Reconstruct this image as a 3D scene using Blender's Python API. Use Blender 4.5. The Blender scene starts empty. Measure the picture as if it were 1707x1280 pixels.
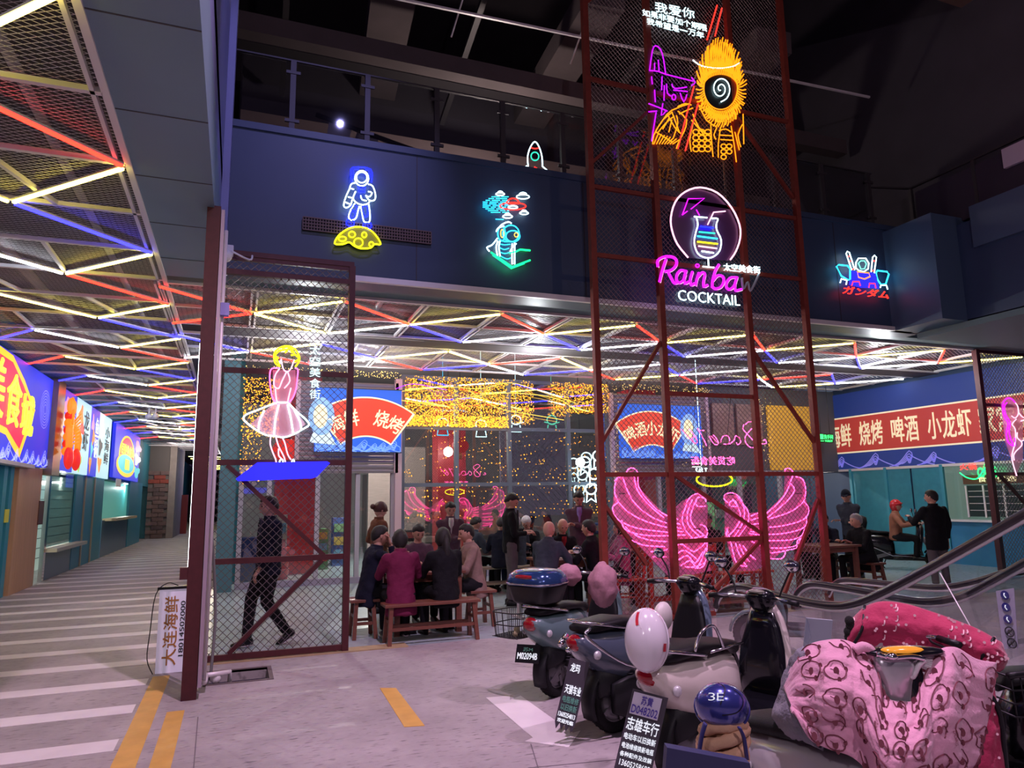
import bpy, bmesh, math, random
from mathutils import Vector, Matrix, noise
V=Vector
C=bpy.context.scene.collection
SC=bpy.context.scene
PI=math.pi
# ---------------------------------------------------------------- camera
FPX=1183.0; CX=853.5; CY=640.0; HC=1.65
YAW=math.radians(21.2); PIT=math.radians(9.1); ROLL=math.radians(-0.95)
fw=V((math.sin(YAW)*math.cos(PIT),math.cos(YAW)*math.cos(PIT),math.sin(PIT)))
_r0=V((math.cos(YAW),-math.sin(YAW),0)); _u0=_r0.cross(fw)
cr=_r0*math.cos(ROLL)+_u0*math.sin(ROLL); cu=-_r0*math.sin(ROLL)+_u0*math.cos(ROLL)
camd=bpy.data.cameras.new('camera'); cam=bpy.data.objects.new('camera',camd); C.objects.link(cam)
camd.sensor_fit='HORIZONTAL'; camd.sensor_width=36; camd.lens=36*FPX/1707; camd.clip_end=300
M=Matrix((cr,cu,-fw)).transposed().to_4x4(); M.translation=(0,0,HC); cam.matrix_world=M
SC.camera=cam
# ---------------------------------------------------------------- world, exposure, unseen lamps
w=bpy.data.worlds.new('world'); SC.world=w; w.use_nodes=True
w.node_tree.nodes['Background'].inputs[0].default_value=(0.20,0.13,0.30,1)
w.node_tree.nodes['Background'].inputs[1].default_value=0.055
SC.view_settings.view_transform='Standard'; SC.view_settings.look='None'; SC.view_settings.gamma=1
SC.view_settings.exposure=0.95; SC.view_settings.use_curve_mapping=False
SC.cycles.use_denoising=True; SC.cycles.max_bounces=5; SC.cycles.diffuse_bounces=3; SC.cycles.glossy_bounces=3
SC.cycles.transparent_max_bounces=24; SC.cycles.sample_clamp_indirect=4; SC.cycles.transmission_bounces=3
SC.cycles.caustics_reflective=False; SC.cycles.caustics_refractive=False
def lamp(name,kind,loc,energy,col,size=1,to=None,spot=None):
    l=bpy.data.lights.new(name,kind); l.energy=energy; l.color=col
    if kind=='AREA': l.size=size
    else: l.shadow_soft_size=size
    if spot: l.spot_size=spot; l.spot_blend=.6
    o=bpy.data.objects.new(name,l); o.location=loc; C.objects.link(o)
    if to is not None: o.rotation_euler=(V(to)-V(loc)).to_track_quat('-Z','Y').to_euler()
    return o
lamp('atrium_fill_lamp','SPOT',(1.6,2.6,9.5),1300,(1.0,0.66,0.97),.08,(1.8,3.9,0),math.radians(76))
lamp('atrium_fill_lamp','SPOT',(6.5,2.2,9.5),800,(.98,0.64,0.98),.08,(6.3,4.6,0),math.radians(70))
lamp('atrium_fill_lamp','POINT',(1.0,-2.6,5.6),230,(1.0,0.78,0.95),.06)  # frontal fill added for the sides facing the camera
lamp('corridor_fill_lamp','POINT',(-2.4,-.6,4.1),70,(1.0,0.82,0.95),.05)  # unseen fill above the corridor, no fixture modelled
lamp('blue_wash_lamp','SPOT',(1.8,3.2,9.8),330,(0.42,0.38,1.0),.05,(.3,8.9,5.4),math.radians(42))
lamp('upper_fill_lamp','POINT',(4.0,11.3,7.0),90,(1.0,0.82,0.75),.2)  # added fill for the dark upper floor, hidden behind the fascia
# ---------------------------------------------------------------- pixel -> plane helpers (photo frame 1707x1280)
def ray(x,y): return fw+cr*((x-CX)/FPX)+cu*((CY-y)/FPX)
def gz(x,y,z=0.0):
    d=ray(x,y); t=(z-HC)/d.z; return V((0,0,HC))+d*t
def gy(x,y,Y):
    d=ray(x,y); return V((0,0,HC))+d*(Y/d.y)
def gx(x,y,X):
    d=ray(x,y); return V((0,0,HC))+d*(X/d.x)
def gd(x,y,D): return V((0,0,HC))+ray(x,y)*D
# ---------------------------------------------------------------- materials
MATS={}
def mat(name,col=(.5,.5,.5),rough=.6,metal=0,emis=None,es=1.0,var=0.0,vs=8.0,bump=0.0,bs=60,coat=0,spec=.5,alpha=1,sheen=0,stretch=None):
    if name in MATS: return MATS[name]
    m=bpy.data.materials.new(name); m.use_nodes=True; nt=m.node_tree; b=nt.nodes['Principled BSDF']
    b.inputs['Base Color'].default_value=(*col,1); b.inputs['Roughness'].default_value=rough; b.inputs['Metallic'].default_value=metal
    b.inputs['Coat Weight'].default_value=coat; b.inputs['Specular IOR Level'].default_value=spec; b.inputs['Alpha'].default_value=alpha
    b.inputs['Sheen Weight'].default_value=sheen
    if emis: b.inputs['Emission Color'].default_value=(*emis,1); b.inputs['Emission Strength'].default_value=es
    if var or bump:
        tc=nt.nodes.new('ShaderNodeTexCoord'); mp=nt.nodes.new('ShaderNodeMapping'); nt.links.new(tc.outputs['Object'],mp.inputs[0])
        if stretch: mp.inputs['Scale'].default_value=stretch
    if var:
        n=nt.nodes.new('ShaderNodeTexNoise'); n.inputs['Scale'].default_value=vs; n.inputs['Detail'].default_value=5
        mx=nt.nodes.new('ShaderNodeMix'); mx.data_type='RGBA'; nt.links.new(mp.outputs[0],n.inputs['Vector']); nt.links.new(n.outputs['Fac'],mx.inputs['Factor'])
        mx.inputs['A'].default_value=(*[c*(1-var) for c in col],1); mx.inputs['B'].default_value=(*[min(1,c*(1+var)) for c in col],1)
        nt.links.new(mx.outputs['Result'],b.inputs['Base Color'])
    if bump:
        n=nt.nodes.new('ShaderNodeTexNoise'); n.inputs['Scale'].default_value=bs; n.inputs['Detail'].default_value=3
        bp=nt.nodes.new('ShaderNodeBump'); bp.inputs['Strength'].default_value=bump; bp.inputs['Distance'].default_value=.01
        nt.links.new(mp.outputs[0],n.inputs['Vector']); nt.links.new(n.outputs['Fac'],bp.inputs['Height']); nt.links.new(bp.outputs[0],b.inputs['Normal'])
    MATS[name]=m; return m
def emit(name,col,s):
    return mat(name,(0.02,0.02,0.02),.5,0,emis=col,es=s)
def glass(name,tint=(.9,.95,.95),refl=.12,rough=.02):
    if name in MATS: return MATS[name]
    m=bpy.data.materials.new(name); m.use_nodes=True; nt=m.node_tree; nt.nodes.clear()
    out=nt.nodes.new('ShaderNodeOutputMaterial'); t=nt.nodes.new('ShaderNodeBsdfTransparent'); g=nt.nodes.new('ShaderNodeBsdfGlossy')
    t.inputs[0].default_value=(*tint,1); g.inputs['Roughness'].default_value=rough
    lw=nt.nodes.new('ShaderNodeLayerWeight'); lw.inputs[0].default_value=.25
    mr=nt.nodes.new('ShaderNodeMapRange'); mr.inputs['To Min'].default_value=refl; mr.inputs['To Max'].default_value=.8 if rough<.3 else .15
    mx=nt.nodes.new('ShaderNodeMixShader'); nt.links.new(lw.outputs['Fresnel'],mr.inputs[0]); nt.links.new(mr.outputs[0],mx.inputs[0])
    nt.links.new(t.outputs[0],mx.inputs[1]); nt.links.new(g.outputs[0],mx.inputs[2]); nt.links.new(mx.outputs[0],out.inputs[0])
    if name.endswith('acrylic') and name!='clear_acrylic':
        df=nt.nodes.new('ShaderNodeBsdfDiffuse'); df.inputs[0].default_value=(*tint,1); tr=nt.nodes.new('ShaderNodeBsdfTranslucent'); tr.inputs[0].default_value=(*tint,1)
        a=nt.nodes.new('ShaderNodeAddShader'); m2=nt.nodes.new('ShaderNodeMixShader'); m2.inputs[0].default_value=.22
        nt.links.new(df.outputs[0],a.inputs[0]); nt.links.new(tr.outputs[0],a.inputs[1]); nt.links.new(mx.outputs[0],m2.inputs[1]); nt.links.new(a.outputs[0],m2.inputs[2]); nt.links.new(m2.outputs[0],out.inputs[0])
    MATS[name]=m; return m
# ---------------------------------------------------------------- mesh builder
class MB:
    def __init__(s): s.v=[]; s.f=[]; s.m=[]; s.sm=[]
    def add(s,vs,fs,mi=0,smooth=False):
        o=len(s.v); s.v+= [V(p) for p in vs]; s.f+=[[i+o for i in f] for f in fs]; s.m+=[mi]*len(fs); s.sm+=[smooth]*len(fs); return s
    def box(s,a,b,mi=0):
        (x0,y0,z0),(x1,y1,z1)=a,b
        s.add([(x0,y0,z0),(x1,y0,z0),(x1,y1,z0),(x0,y1,z0),(x0,y0,z1),(x1,y0,z1),(x1,y1,z1),(x0,y1,z1)],
              [(0,3,2,1),(4,5,6,7),(0,1,5,4),(1,2,6,5),(2,3,7,6),(3,0,4,7)],mi); return s
    def beam(s,p,q,wd,h=None,up=(0,0,1),mi=0):
        p,q=V(p),V(q); h=h or wd; d=(q-p)
        if d.length<1e-6: return s
        d.normalize(); up=V(up)
        if abs(d.dot(up))>.98: up=V((0,1,0)) if abs(d.y)<.9 else V((1,0,0))
        a=d.cross(up).normalized()*wd/2; b=a.cross(d).normalized()*h/2
        s.add([p-a-b,p+a-b,p+a+b,p-a+b,q-a-b,q+a-b,q+a+b,q-a+b],[(0,3,2,1),(4,5,6,7),(0,1,5,4),(1,2,6,5),(2,3,7,6),(3,0,4,7)],mi); return s
    def tube(s,pts,r,seg=6,closed=False,mi=0,caps=True,smooth=True,flat=1.0,up=None):
        pts=[V(p) for p in pts]; n=len(pts)
        if n<2: return s
        rs=r if isinstance(r,(list,tuple)) else [r]*n
        rings=[]; prev=None
        for i,p in enumerate(pts):
            if closed: t=pts[(i+1)%n]-pts[i-1]
            else: t=pts[min(i+1,n-1)]-pts[max(i-1,0)]
            if t.length<1e-9: t=V((0,0,1))
            t.normalize()
            if prev is None:
                a=V(up) if up is not None else (V((0,0,1)) if abs(t.z)<.9 else V((1,0,0)))
                a=(a-t*a.dot(t)).normalized()
            else:
                a=prev-t*prev.dot(t)
                a=a.normalized() if a.length>1e-6 else prev
            prev=a; b=t.cross(a)
            rings.append([p+(a*math.cos(2*PI*k/seg)*flat+b*math.sin(2*PI*k/seg))*rs[i] for k in range(seg)])
        s.loft(rings,closed,mi,caps,smooth); return s
    def loft(s,rings,closed=False,mi=0,caps=True,smooth=True):
        seg=len(rings[0]); n=len(rings); vs=[p for r in rings for p in r]; fs=[]
        for i in range(n if closed else n-1):
            j=(i+1)%n
            for k in range(seg):
                l=(k+1)%seg; fs.append((i*seg+k,i*seg+l,j*seg+l,j*seg+k))
        if caps and not closed: fs.append(tuple(range(seg))[::-1]); fs.append(tuple((n-1)*seg+k for k in range(seg)))
        s.add(vs,fs,mi,smooth); return s
    def lathe(s,prof,c=(0,0,0),ax='z',seg=20,mi=0,smooth=True,mtx=None):
        vs=[];fs=[];n=len(prof)
        for r,h in prof:
            for k in range(seg):
                a=2*PI*k/seg; x,y=r*math.cos(a),r*math.sin(a)
                p=V((x,y,h)) if ax=='z' else (V((x,h,y)) if ax=='y' else V((h,x,y)))
                if mtx is not None: p=mtx@p
                vs.append(p+V(c))
        for i in range(n-1):
            for k in range(seg):
                l=(k+1)%seg; fs.append((i*seg+k,i*seg+l,(i+1)*seg+l,(i+1)*seg+k))
        s.add(vs,fs,mi,smooth); return s
    def ball(s,c,r,seg=12,rings=8,mi=0,mtx=None):
        r=V(r) if isinstance(r,(tuple,list,Vector)) else V((r,r,r)); c=V(c)
        vs=[];fs=[]
        for i in range(rings+1):
            th=PI*i/rings
            for k in range(seg):
                a=2*PI*k/seg; p=V((r.x*math.sin(th)*math.cos(a),r.y*math.sin(th)*math.sin(a),r.z*math.cos(th)))
                if mtx is not None: p=mtx@p
                vs.append(c+p)
        for i in range(rings):
            for k in range(seg):
                l=(k+1)%seg; fs.append((i*seg+k,(i+1)*seg+k,(i+1)*seg+l,i*seg+l))
        s.add(vs,fs,mi,True); return s
    def poly(s,pts,d,mi=0):
        """flat n-gon given thickness vector d"""
        pts=[V(p) for p in pts]; n=len(pts); d=V(d)
        s.add(pts+[p+d for p in pts],[tuple(range(n)),tuple(range(2*n-1,n-1,-1))]+[(i,i+n,(i+1)%n+n,(i+1)%n) for i in range(n)],mi); return s
    def build(s,name,mats,parent=None,local=False,bevel=0,sub=0,kind=None,label=None,recalc=False):
        me=bpy.data.meshes.new(name); me.from_pydata([tuple(p) for p in s.v],[],s.f)
        if not isinstance(mats,(list,tuple)): mats=[mats]
        for m in mats: me.materials.append(m)
        me.polygons.foreach_set('material_index',s.m); me.polygons.foreach_set('use_smooth',s.sm)
        if recalc:
            bm=bmesh.new(); bm.from_mesh(me); bmesh.ops.remove_doubles(bm,verts=bm.verts,dist=1e-5); bmesh.ops.recalc_face_normals(bm,faces=bm.faces); bm.to_mesh(me); bm.free()
        me.update()
        o=bpy.data.objects.new(name,me); C.objects.link(o)
        if bevel:
            md=o.modifiers.new('bevel','BEVEL'); md.width=bevel; md.segments=2; md.limit_method='ANGLE'
        if sub:
            md=o.modifiers.new('subsurf','SUBSURF'); md.levels=sub; md.render_levels=sub
        if parent is not None: setpar(o,parent,local)
        if kind: o['kind']=kind
        if label: o['label']=label
        return o
def setpar(o,parent,local=False):
    o.parent=parent
    if not local:
        m=Matrix.Identity(4); q=parent; 
        while q is not None:
            m=(q.matrix_parent_inverse@q.matrix_basis) @ m if q.parent else q.matrix_basis@m
            q=q.parent
        o.matrix_parent_inverse=m.inverted()
def thing(name,label,cat,loc=(0,0,0),rz=0,group=None):
    o=bpy.data.objects.new(name,None); o.empty_display_size=.1; C.objects.link(o)
    o.location=loc; o.rotation_euler=(0,0,rz); o['label']=label; o['category']=cat
    if group: o['group']=group
    return o
def tag(o,label,cat,group=None):
    o['label']=label; o['category']=cat
    if group: o['group']=group
    return o
def struct(name,mb,m,parent=None,**k):
    o=mb.build(name,m,parent,**k)
    if parent is None: o['kind']='structure'
    return o
def plane_thing(name,label,cat,loc,group=None): return thing(name,label,cat,loc,0,group)
def smooth_pts(pts,n=4,closed=False):
    pts=[V(p) for p in pts]; out=[]; N=len(pts)
    if N<3: return pts
    for i in range(N if closed else N-1):
        p0=pts[i-1] if (closed or i>0) else pts[0]; p1=pts[i]; p2=pts[(i+1)%N]; p3=pts[(i+2)%N] if (closed or i+2<N) else pts[-1]
        for k in range(n):
            t=k/n; out.append(.5*((2*p1)+(p2-p0)*t+(2*p0-5*p1+4*p2-p3)*t*t+(3*p1-p0-3*p2+p3)*t**3))
    if not closed: out.append(pts[-1])
    return out
# ---------------------------------------------------------------- lettering
_txt={}
def text_mesh(s,extr=.0,off=0.0,outline=0.0,shear=0.0,res=3):
    key=(s,extr,off,outline,shear)
    if key in _txt: return _txt[key]
    c=bpy.data.curves.new('text','FONT'); c.body=s; c.size=1; c.extrude=extr; c.offset=off; c.resolution_u=res; c.shear=shear
    if outline: c.fill_mode='NONE'; c.bevel_depth=outline; c.bevel_resolution=0; c.extrude=0; c.resolution_u=2
    o=bpy.data.objects.new('text',c); me=bpy.data.meshes.new_from_object(o)
    vs=[v.co.copy() for v in me.vertices]; fs=[tuple(p.vertices) for p in me.polygons]
    bpy.data.objects.remove(o); bpy.data.curves.remove(c); bpy.data.meshes.remove(me)
    x0=min(v.x for v in vs); x1=max(v.x for v in vs); y0=min(v.y for v in vs); y1=max(v.y for v in vs)
    _txt[key]=(vs,fs,x0,x1,y0,y1); return _txt[key]
def text_into(mb,s,o,ex,ey,w,h,n,extr=.004,off=0,outline=0,shear=0,mi=0):
    """letters fitted to the rectangle o, o+ex*w, o+ey*h; n = unit normal towards the viewer"""
    if off>0:
        for i_,(a_,b_) in enumerate(((-1,-1),(1,-1),(-1,1),(1,1))): text_into(mb,s,V(o)+V(n)*(.0005*i_)+V(ex)*(w*off*.55*a_/max(1,len(s)))+V(ey)*(h*off*.55*b_),ex,ey,w,h,n,extr,0,outline,shear,mi)
        return
    vs,fs,x0,x1,y0,y1=text_mesh(s,.01,off,outline,shear)
    o,ex,ey,n=V(o),V(ex),V(ey),V(n); sx=w/(x1-x0); sy=h/(y1-y0)
    mb.add([o+ex*((v.x-x0)*sx)+ey*((v.y-y0)*sy)+n*((v.z/.01)*extr if not outline else v.z*sy) for v in vs],fs,mi)
# ---------------------------------------------------------------- frequently used materials
M_navy=mat('navy_panel_paint',(.035,.060,.12),.45,var=.15,vs=1.5)
M_soffit=mat('slate_blue_panel',(.17,.26,.34),.5,var=.08,vs=1.2)
M_steel=mat('dark_steel',(.05,.045,.05),.5,.3)
M_maroon=mat('maroon_steel_paint',(.075,.014,.018),.5,.2,var=.3,vs=20)
M_red_post=mat('oxide_red_steel_paint',(.22,.035,.022),.5,.15,var=.3,vs=15)
M_frame=mat('pale_grey_steel',(.78,.74,.76),.45,.2)
M_wire=mat('galvanised_wire',(.70,.66,.70),.45,.4)
M_dwire=mat('dark_wire',(.12,.10,.11),.5,.4)
M_black=mat('black_plastic',(.008,.008,.010),.4,spec=.3)
M_void=mat('dark_void_paint',(.02,.017,.022),.8)
M_chrome=mat('chrome',(.75,.75,.78),.12,1)
M_acryl=glass('clear_acrylic',(.93,.95,.97),.02,.35)
M_glass=glass('shop_glass',(.88,.93,.93),.10)
M_white=mat('white_paint',(.75,.74,.75),.5)
LED={'warm white':emit('led_warm_white',(1,.83,.10),11),'cool white':emit('led_cool_white',(.88,.95,1),12),'red':emit('led_red',(1,.012,.006),7),'blue':emit('led_blue',(.010,.010,1),9)}
NEON={}
def neon(name,col,s=4): 
    if name not in NEON: NEON[name]=emit('neon_'+name,col,s)
    return NEON[name]
for nm,col,s in [('white',(.62,.93,1),2.6),('blue',(.002,.004,1),8.0),('yellow',(.75,.72,.004),2.2),('cyan',(.02,.55,.9),2.0),('red',(1,.02,.012),1.8),('green',(.004,.85,.14),2.4),
    ('magenta',(.62,.006,.80),1.5),('violet',(.36,.004,.85),1.3),('orange',(1,.23,.004),1.25),('pink',(1,.08,.36),2.6),('rose',(1,.45,.66),1.1),('gold',(1,.55,.06),1.2),('teal',(.03,.8,.5),.9),('mint',(.2,1,.65),.9)]: neon(nm,col,s)
# ================================================================ SETTING
def conc(name,col,rough,scale,spots=.35):
    m=bpy.data.materials.new(name); m.use_nodes=True; nt=m.node_tree; b=nt.nodes['Principled BSDF']
    tc=nt.nodes.new('ShaderNodeTexCoord'); n1=nt.nodes.new('ShaderNodeTexNoise'); n1.inputs['Scale'].default_value=scale; n1.inputs['Detail'].default_value=8; n1.inputs['Roughness'].default_value=.7
    n2=nt.nodes.new('ShaderNodeTexNoise'); n2.inputs['Scale'].default_value=scale*9; n2.inputs['Detail'].default_value=6
    mp=nt.nodes.new('ShaderNodeMapping'); mp.inputs['Scale'].default_value=(1,3.5,1)
    nt.links.new(tc.outputs['Object'],mp.inputs[0]); nt.links.new(tc.outputs['Object'],n1.inputs[0]); nt.links.new(mp.outputs[0],n2.inputs[0])
    cr1=nt.nodes.new('ShaderNodeValToRGB'); cr1.color_ramp.elements[0].position=.3; cr1.color_ramp.elements[1].position=.75
    cr1.color_ramp.elements[0].color=(*[c*(1-spots*.6) for c in col],1); cr1.color_ramp.elements[1].color=(*[min(1,c*(1+spots*.4)) for c in col],1)
    cr2=nt.nodes.new('ShaderNodeValToRGB'); cr2.color_ramp.elements[0].position=.30; cr2.color_ramp.elements[1].position=.42; cr2.color_ramp.elements[0].color=(.45,.45,.45,1)
    mx=nt.nodes.new('ShaderNodeMix'); mx.data_type='RGBA'; mx.blend_type='MULTIPLY'; mx.inputs['Factor'].default_value=1
    nt.links.new(n1.outputs['Fac'],cr1.inputs[0]); nt.links.new(n2.outputs['Fac'],cr2.inputs[0]); nt.links.new(cr1.outputs[0],mx.inputs['A']); nt.links.new(cr2.outputs[0],mx.inputs['B'])
    nt.links.new(mx.outputs['Result'],b.inputs['Base Color']); b.inputs['Roughness'].default_value=rough
    bp=nt.nodes.new('ShaderNodeBump'); bp.inputs['Strength'].default_value=.25; bp.inputs['Distance'].default_value=.01
    nt.links.new(n2.outputs['Fac'],bp.inputs['Height']); nt.links.new(bp.outputs[0],b.inputs['Normal'])
    MATS[name]=m; return m
M_conc=conc('worn_concrete',(.38,.345,.345),.62,1.1,.5)
M_epoxy=conc('glossy_teal_grey_epoxy',(.40,.49,.51),.24,.7,.2)
M_stripe=mat('worn_white_road_paint',(.72,.68,.68),.6,var=.12,vs=5)
M_yel=mat('worn_yellow_road_paint',(.62,.36,.07),.6,var=.25,vs=6)
HX0,HX1,HY0,HY1=-.17,.37,7.42,7.93          # floor drain pit
fl=MB()
fl.box((-9,-3,-.1),(20,HY0,0)); fl.box((-9,HY0,-.1),(HX0,HY1,0)); fl.box((HX1,HY0,-.1),(20,HY1,0)); fl.box((-9,HY1,-.1),(20,8.35,0)); fl.box((-9,8.35,-.1),(-.35,75,0))
floor=struct('floor',fl,M_conc)
ep=MB(); ep.box((-.35,8.35,-.1),(20,30,.0)); ep.build('dining_floor',M_epoxy,floor,label='glossy grey-green epoxy floor of the dining area')
pit=MB(); pit.box((HX0,HY0,-.18),(HX1,HY1,-.14)); pit.build('drain_pit_bottom',mat('pit_mud',(.08,.07,.07),.9,var=.4),floor)
# kerb strip under the left screen, yellow dirty
k=MB(); k.box((-.4,8.28,0),(1.9,8.50,.012)); k.build('kerb_strip',mat('dirty_yellow_kerb',(.40,.30,.16),.7,var=.4,vs=6),floor)
Y=4.96
while Y<48:
    s=MB(); s.box((-3.85 if Y>7 else -4.6,Y-.13,0),(-.70,Y+.13,.003)); s.build('floor_stripe',M_stripe,floor); Y+=.96 if False else .945
def quad_on_floor(name,px,m,h=.003):
    b=MB(); b.poly([gz(x,y,0) for x,y in px],(0,0,h)); return b.build(name,m,floor,recalc=True)
b=MB(); b.box((-.67,2,0),(-.52,7.98,.003)); b.build('floor_stripe',M_yel,floor,label='outer of the two long yellow floor lines')
b=MB(); b.box((-.44,2,0),(-.31,6.62,.003)); b.build('floor_stripe',M_yel,floor,label='inner of the two long yellow floor lines')
quad_on_floor('floor_stripe',[(633,1147),(660,1147),(708,1210),(674,1212)],M_yel)
quad_on_floor('floor_arrow',[(810,1163),(850,1160),(850,1167),(868,1160),(955,1222),(968,1218),(948,1246),(875,1236),(888,1230)],M_stripe)
jn=MB()
for p,q in [((330,1195),(322,1290)),((880,1280),(1070,1262)),((885,1240),(900,1290))]:
    jn.beam(gz(*p,0.001),gz(*q,0.001),.007,.003)
jn.build('floor_joint',mat('joint_dirt',(.16,.14,.15),.9),floor,kind='stuff')

# fascia of the facade and its trim
ZC=4.40; YF=8.85
f=MB(); f.box((-.30,YF,ZC),(11.2,YF+.35,6.25)); facade=struct('wall_facade',f,M_navy)
f=MB(); f.box((-.30,YF-.03,6.25),(11.2,YF+.4,6.34)); f.build('coping',M_navy,facade)
f=MB(); f.box((1.3,YF-.06,ZC+.0),(11.0,YF,ZC+.07)); f.build('bottom_trim',M_frame,facade)
for x in [2.1,4.6,7.0,9.4]:
    f=MB(); f.box((x,YF-.004,ZC+.08),(x+.012,YF,6.24)); f.build('panel_seam',M_steel,facade)
f=MB(); f.box((-.3,YF+.35,ZC+.02),(15.4,9.55,ZC+.5)); f.build('fascia_soffit',mat('teal_soffit',(.10,.17,.19),.55),facade)
# ventilation grille under the astronaut
g=MB(); a=gy(505,362,YF-.02); c=gy(718,403,YF-.02); a2=gy(718,384,YF-.02)
z1=a.z; z0=gy(505,383,YF-.02).z
gr=thing('ventilation_grille','long dark ventilation grille behind the moon of the astronaut sign','grille',(a.x,YF,z0))
g.box((a.x,YF-.03,z0),(c.x,YF,z1)); g.build('grille_back',M_void,gr)
n=int((c.x-a.x)/.035)
g=MB()
for i in range(n+1): 
    x=a.x+(c.x-a.x)*i/n; g.box((x-.006,YF-.045,z0),(x+.006,YF-.03,z1))
for j in range(5):
    z=z0+(z1-z0)*j/4; g.box((a.x,YF-.05,z-.006),(c.x,YF-.044,z+.006))
g.build('grille_bars',mat('grille_brown',(.16,.10,.09),.6),gr,kind='stuff')
# corridor edge beam (soffit seen from below) running towards the camera
f=MB(); f.box((-.92,-2,ZC),(-.30,9.3,ZC+.6)); beam=struct('wall_corridor_edge',f,M_soffit)
f=MB(); f.box((-.34,-2,ZC+.6),(-.30,9.3,8.2)); f.build('upper_panel',mat('violet_lit_panel',(.20,.22,.42),.5),beam)  # violet-blue light is put into the colour of this face
for i in range(-1,9):
    f=MB(); f.box((-.92,2.0+1.1*i-.006,ZC-.003),(-.30,2.0+1.1*i+.006,ZC)); f.build('panel_seam',M_steel,beam)
f=MB(); f.box((-.34,8.5,ZC),(-.22,8.85,8.6)); f.build('corner_column',mat('violet_lit_panel'),beam)
f=MB(); f.box((-.325,8.9,0),(-.18,9.2,ZC)); 
# right fascia (other side of the atrium)
f=MB(); f.box((11.13,2,4.4),(11.5,8.0,6.05)); fr=struct('wall_right_fascia',f,M_navy)
f=MB(); f.box((10.55,7.9,4.4),(11.5,8.9,6.2)); f.build('corner_pier',mat('navy_pier',(.06,.10,.17),.45),fr)
f=MB(); f.box((11.05,6.6,5.55),(11.13,7.6,6.25)); f.build('ledge_box',mat('navy_pier'),fr)
f=MB(); f.box((11.13,2,4.3),(15.4,8.85,4.42)); f.build('right_soffit',mat('teal_soffit'),fr)
# main walls
M_lw=mat('teal_wall_paint',(.02,.17,.22),.5,var=.1,vs=2)
f=MB(); f.box((-4.3,9,2.45),(-3.95,75,ZC+.6)); f.box((-4.3,39.2,0),(-3.95,75,2.45)); f.box((-5.6,9,0),(-5.4,75,2.5)); lw=struct('wall_left',f,M_lw)
f=MB(); f.box((15.4,4,0),(15.8,18,ZC+.3)); rw=struct('wall_right',f,mat('dark_navy_wall',(.03,.06,.13),.55))
# ceiling void above the frames
f=MB(); f.box((-4.3,-3,5.3),(-.3,75,5.5)); f.box((-.3,8.9,5.3),(15.6,27,5.5)); ceil=struct('ceiling',f,mat('ceiling_void',(.06,.052,.058),.85,var=.3,vs=2))
# triangular frame grid
FX0,DX=.13,1.155
RA,RB,RC,RD,RE,RF=9.65,10.70,11.68,12.50,13.55,14.50
CXs=[-.95,-2.0,-3.05,-3.9]
KY=lambda k: 5.1+1.09*k
def fb(p,q,wd=.05,h=.04): 
    b=MB(); b.beam(p,q,wd,h); return b.build('frame_bar',M_frame,ceil)
for y in (RA-.08,RB,RC+.05,RD-.08,RE,RF+.1): fb((-.9,y,ZC),(15.3,y,ZC))
for i in range(-1,14):
    x=FX0+DX*i
    for o in (-.035,.035):
        fb((x+o,RA,ZC),(x+o,RC,ZC),.028); fb((x+o,RD,ZC),(x+o,RF,ZC),.028)
for k in range(-2,34):
    y=KY(k)
    if y<3: continue
    fb((CXs[0],y,ZC),(-3.95,y,ZC),.045)
for x in CXs[:1]: 
    fb((x+.02,2.5,ZC),(x+.02,44,ZC),.05); fb((x-.06,2.5,ZC),(x-.06,44,ZC),.03)
for k in range(-2,34):
    x=CXs[1] if k%2 else CXs[2]
    fb((x,KY(k),ZC),(x+(.35 if k%3 else 0),KY(k+1),ZC),.04)
# dark beam between the bays
f=MB(); f.box((-.3,RC+.12,ZC-.02),(15.4,RD-.14,ZC+.45)); f.build('cross_beam',mat('dark_beam',(.07,.06,.065),.7),ceil)
def wire_patch(x0,x1,y0,y1,sp,z,wd,name,angle=(1,.55)):
    m=MB(); ax,ay=angle
    n=0
    for sgn in (1,-1):
        # lines y = y0 + t + sgn*(x-x0)*k
        kk=ay/ax; L=(x1-x0)*kk; t=-L if sgn>0 else 0.0
        tmax=(y1-y0) if sgn>0 else (y1-y0)+L
        while t<tmax:
            # param along x
            def yy(x): return y0+t+sgn*(x-x0)*kk
            xa,xb=x0,x1
            if sgn>0:
                if yy(xa)<y0: xa=x0+(-t)/kk
                if yy(xb)>y1: xb=x0+(y1-y0-t)/kk
            else:
                if yy(xa)>y1: xa=x0+(t-(y1-y0))/kk
                if yy(xb)<y0: xb=x0+t/kk
            if xb-xa>.02:
                p=V((xa,yy(xa),z)); q=V((xb,yy(xb),z)); d=(q-p).normalized(); a=V((-d.y,d.x,0))*wd/2
                m.add([p-a,q-a,q+a,p+a],[(0,1,2,3)])
            t+=sp
    return m.build(name,M_wire,ceil,kind='stuff')
wire_patch(-3.9,-.95,2.8,11,.055,ZC+.03,.006,'expanded_mesh')
wire_patch(-3.9,-.95,11,26,.10,ZC+.03,.012,'expanded_mesh')
wire_patch(-.9,15.3,RA,RC,.075,ZC+.03,.009,'expanded_mesh')
wire_patch(-.9,15.3,RD,RF,.10,ZC+.03,.012,'expanded_mesh')
# pipes above
for (x0,y0,x1,y1,z,r) in [(-2.8,3,-2.9,40,4.85,.07),(-1.6,5,-1.5,40,4.75,.04),(0,12.1,15,12.1,4.95,.12),(2,9.8,2.2,15,4.8,.05)]:
    m=MB(); m.tube([(x0,y0,z),(x1,y1,z)],r,10); m.build('ceiling_pipe',mat('pipe_grey',(.3,.28,.3),.5),ceil)
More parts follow.
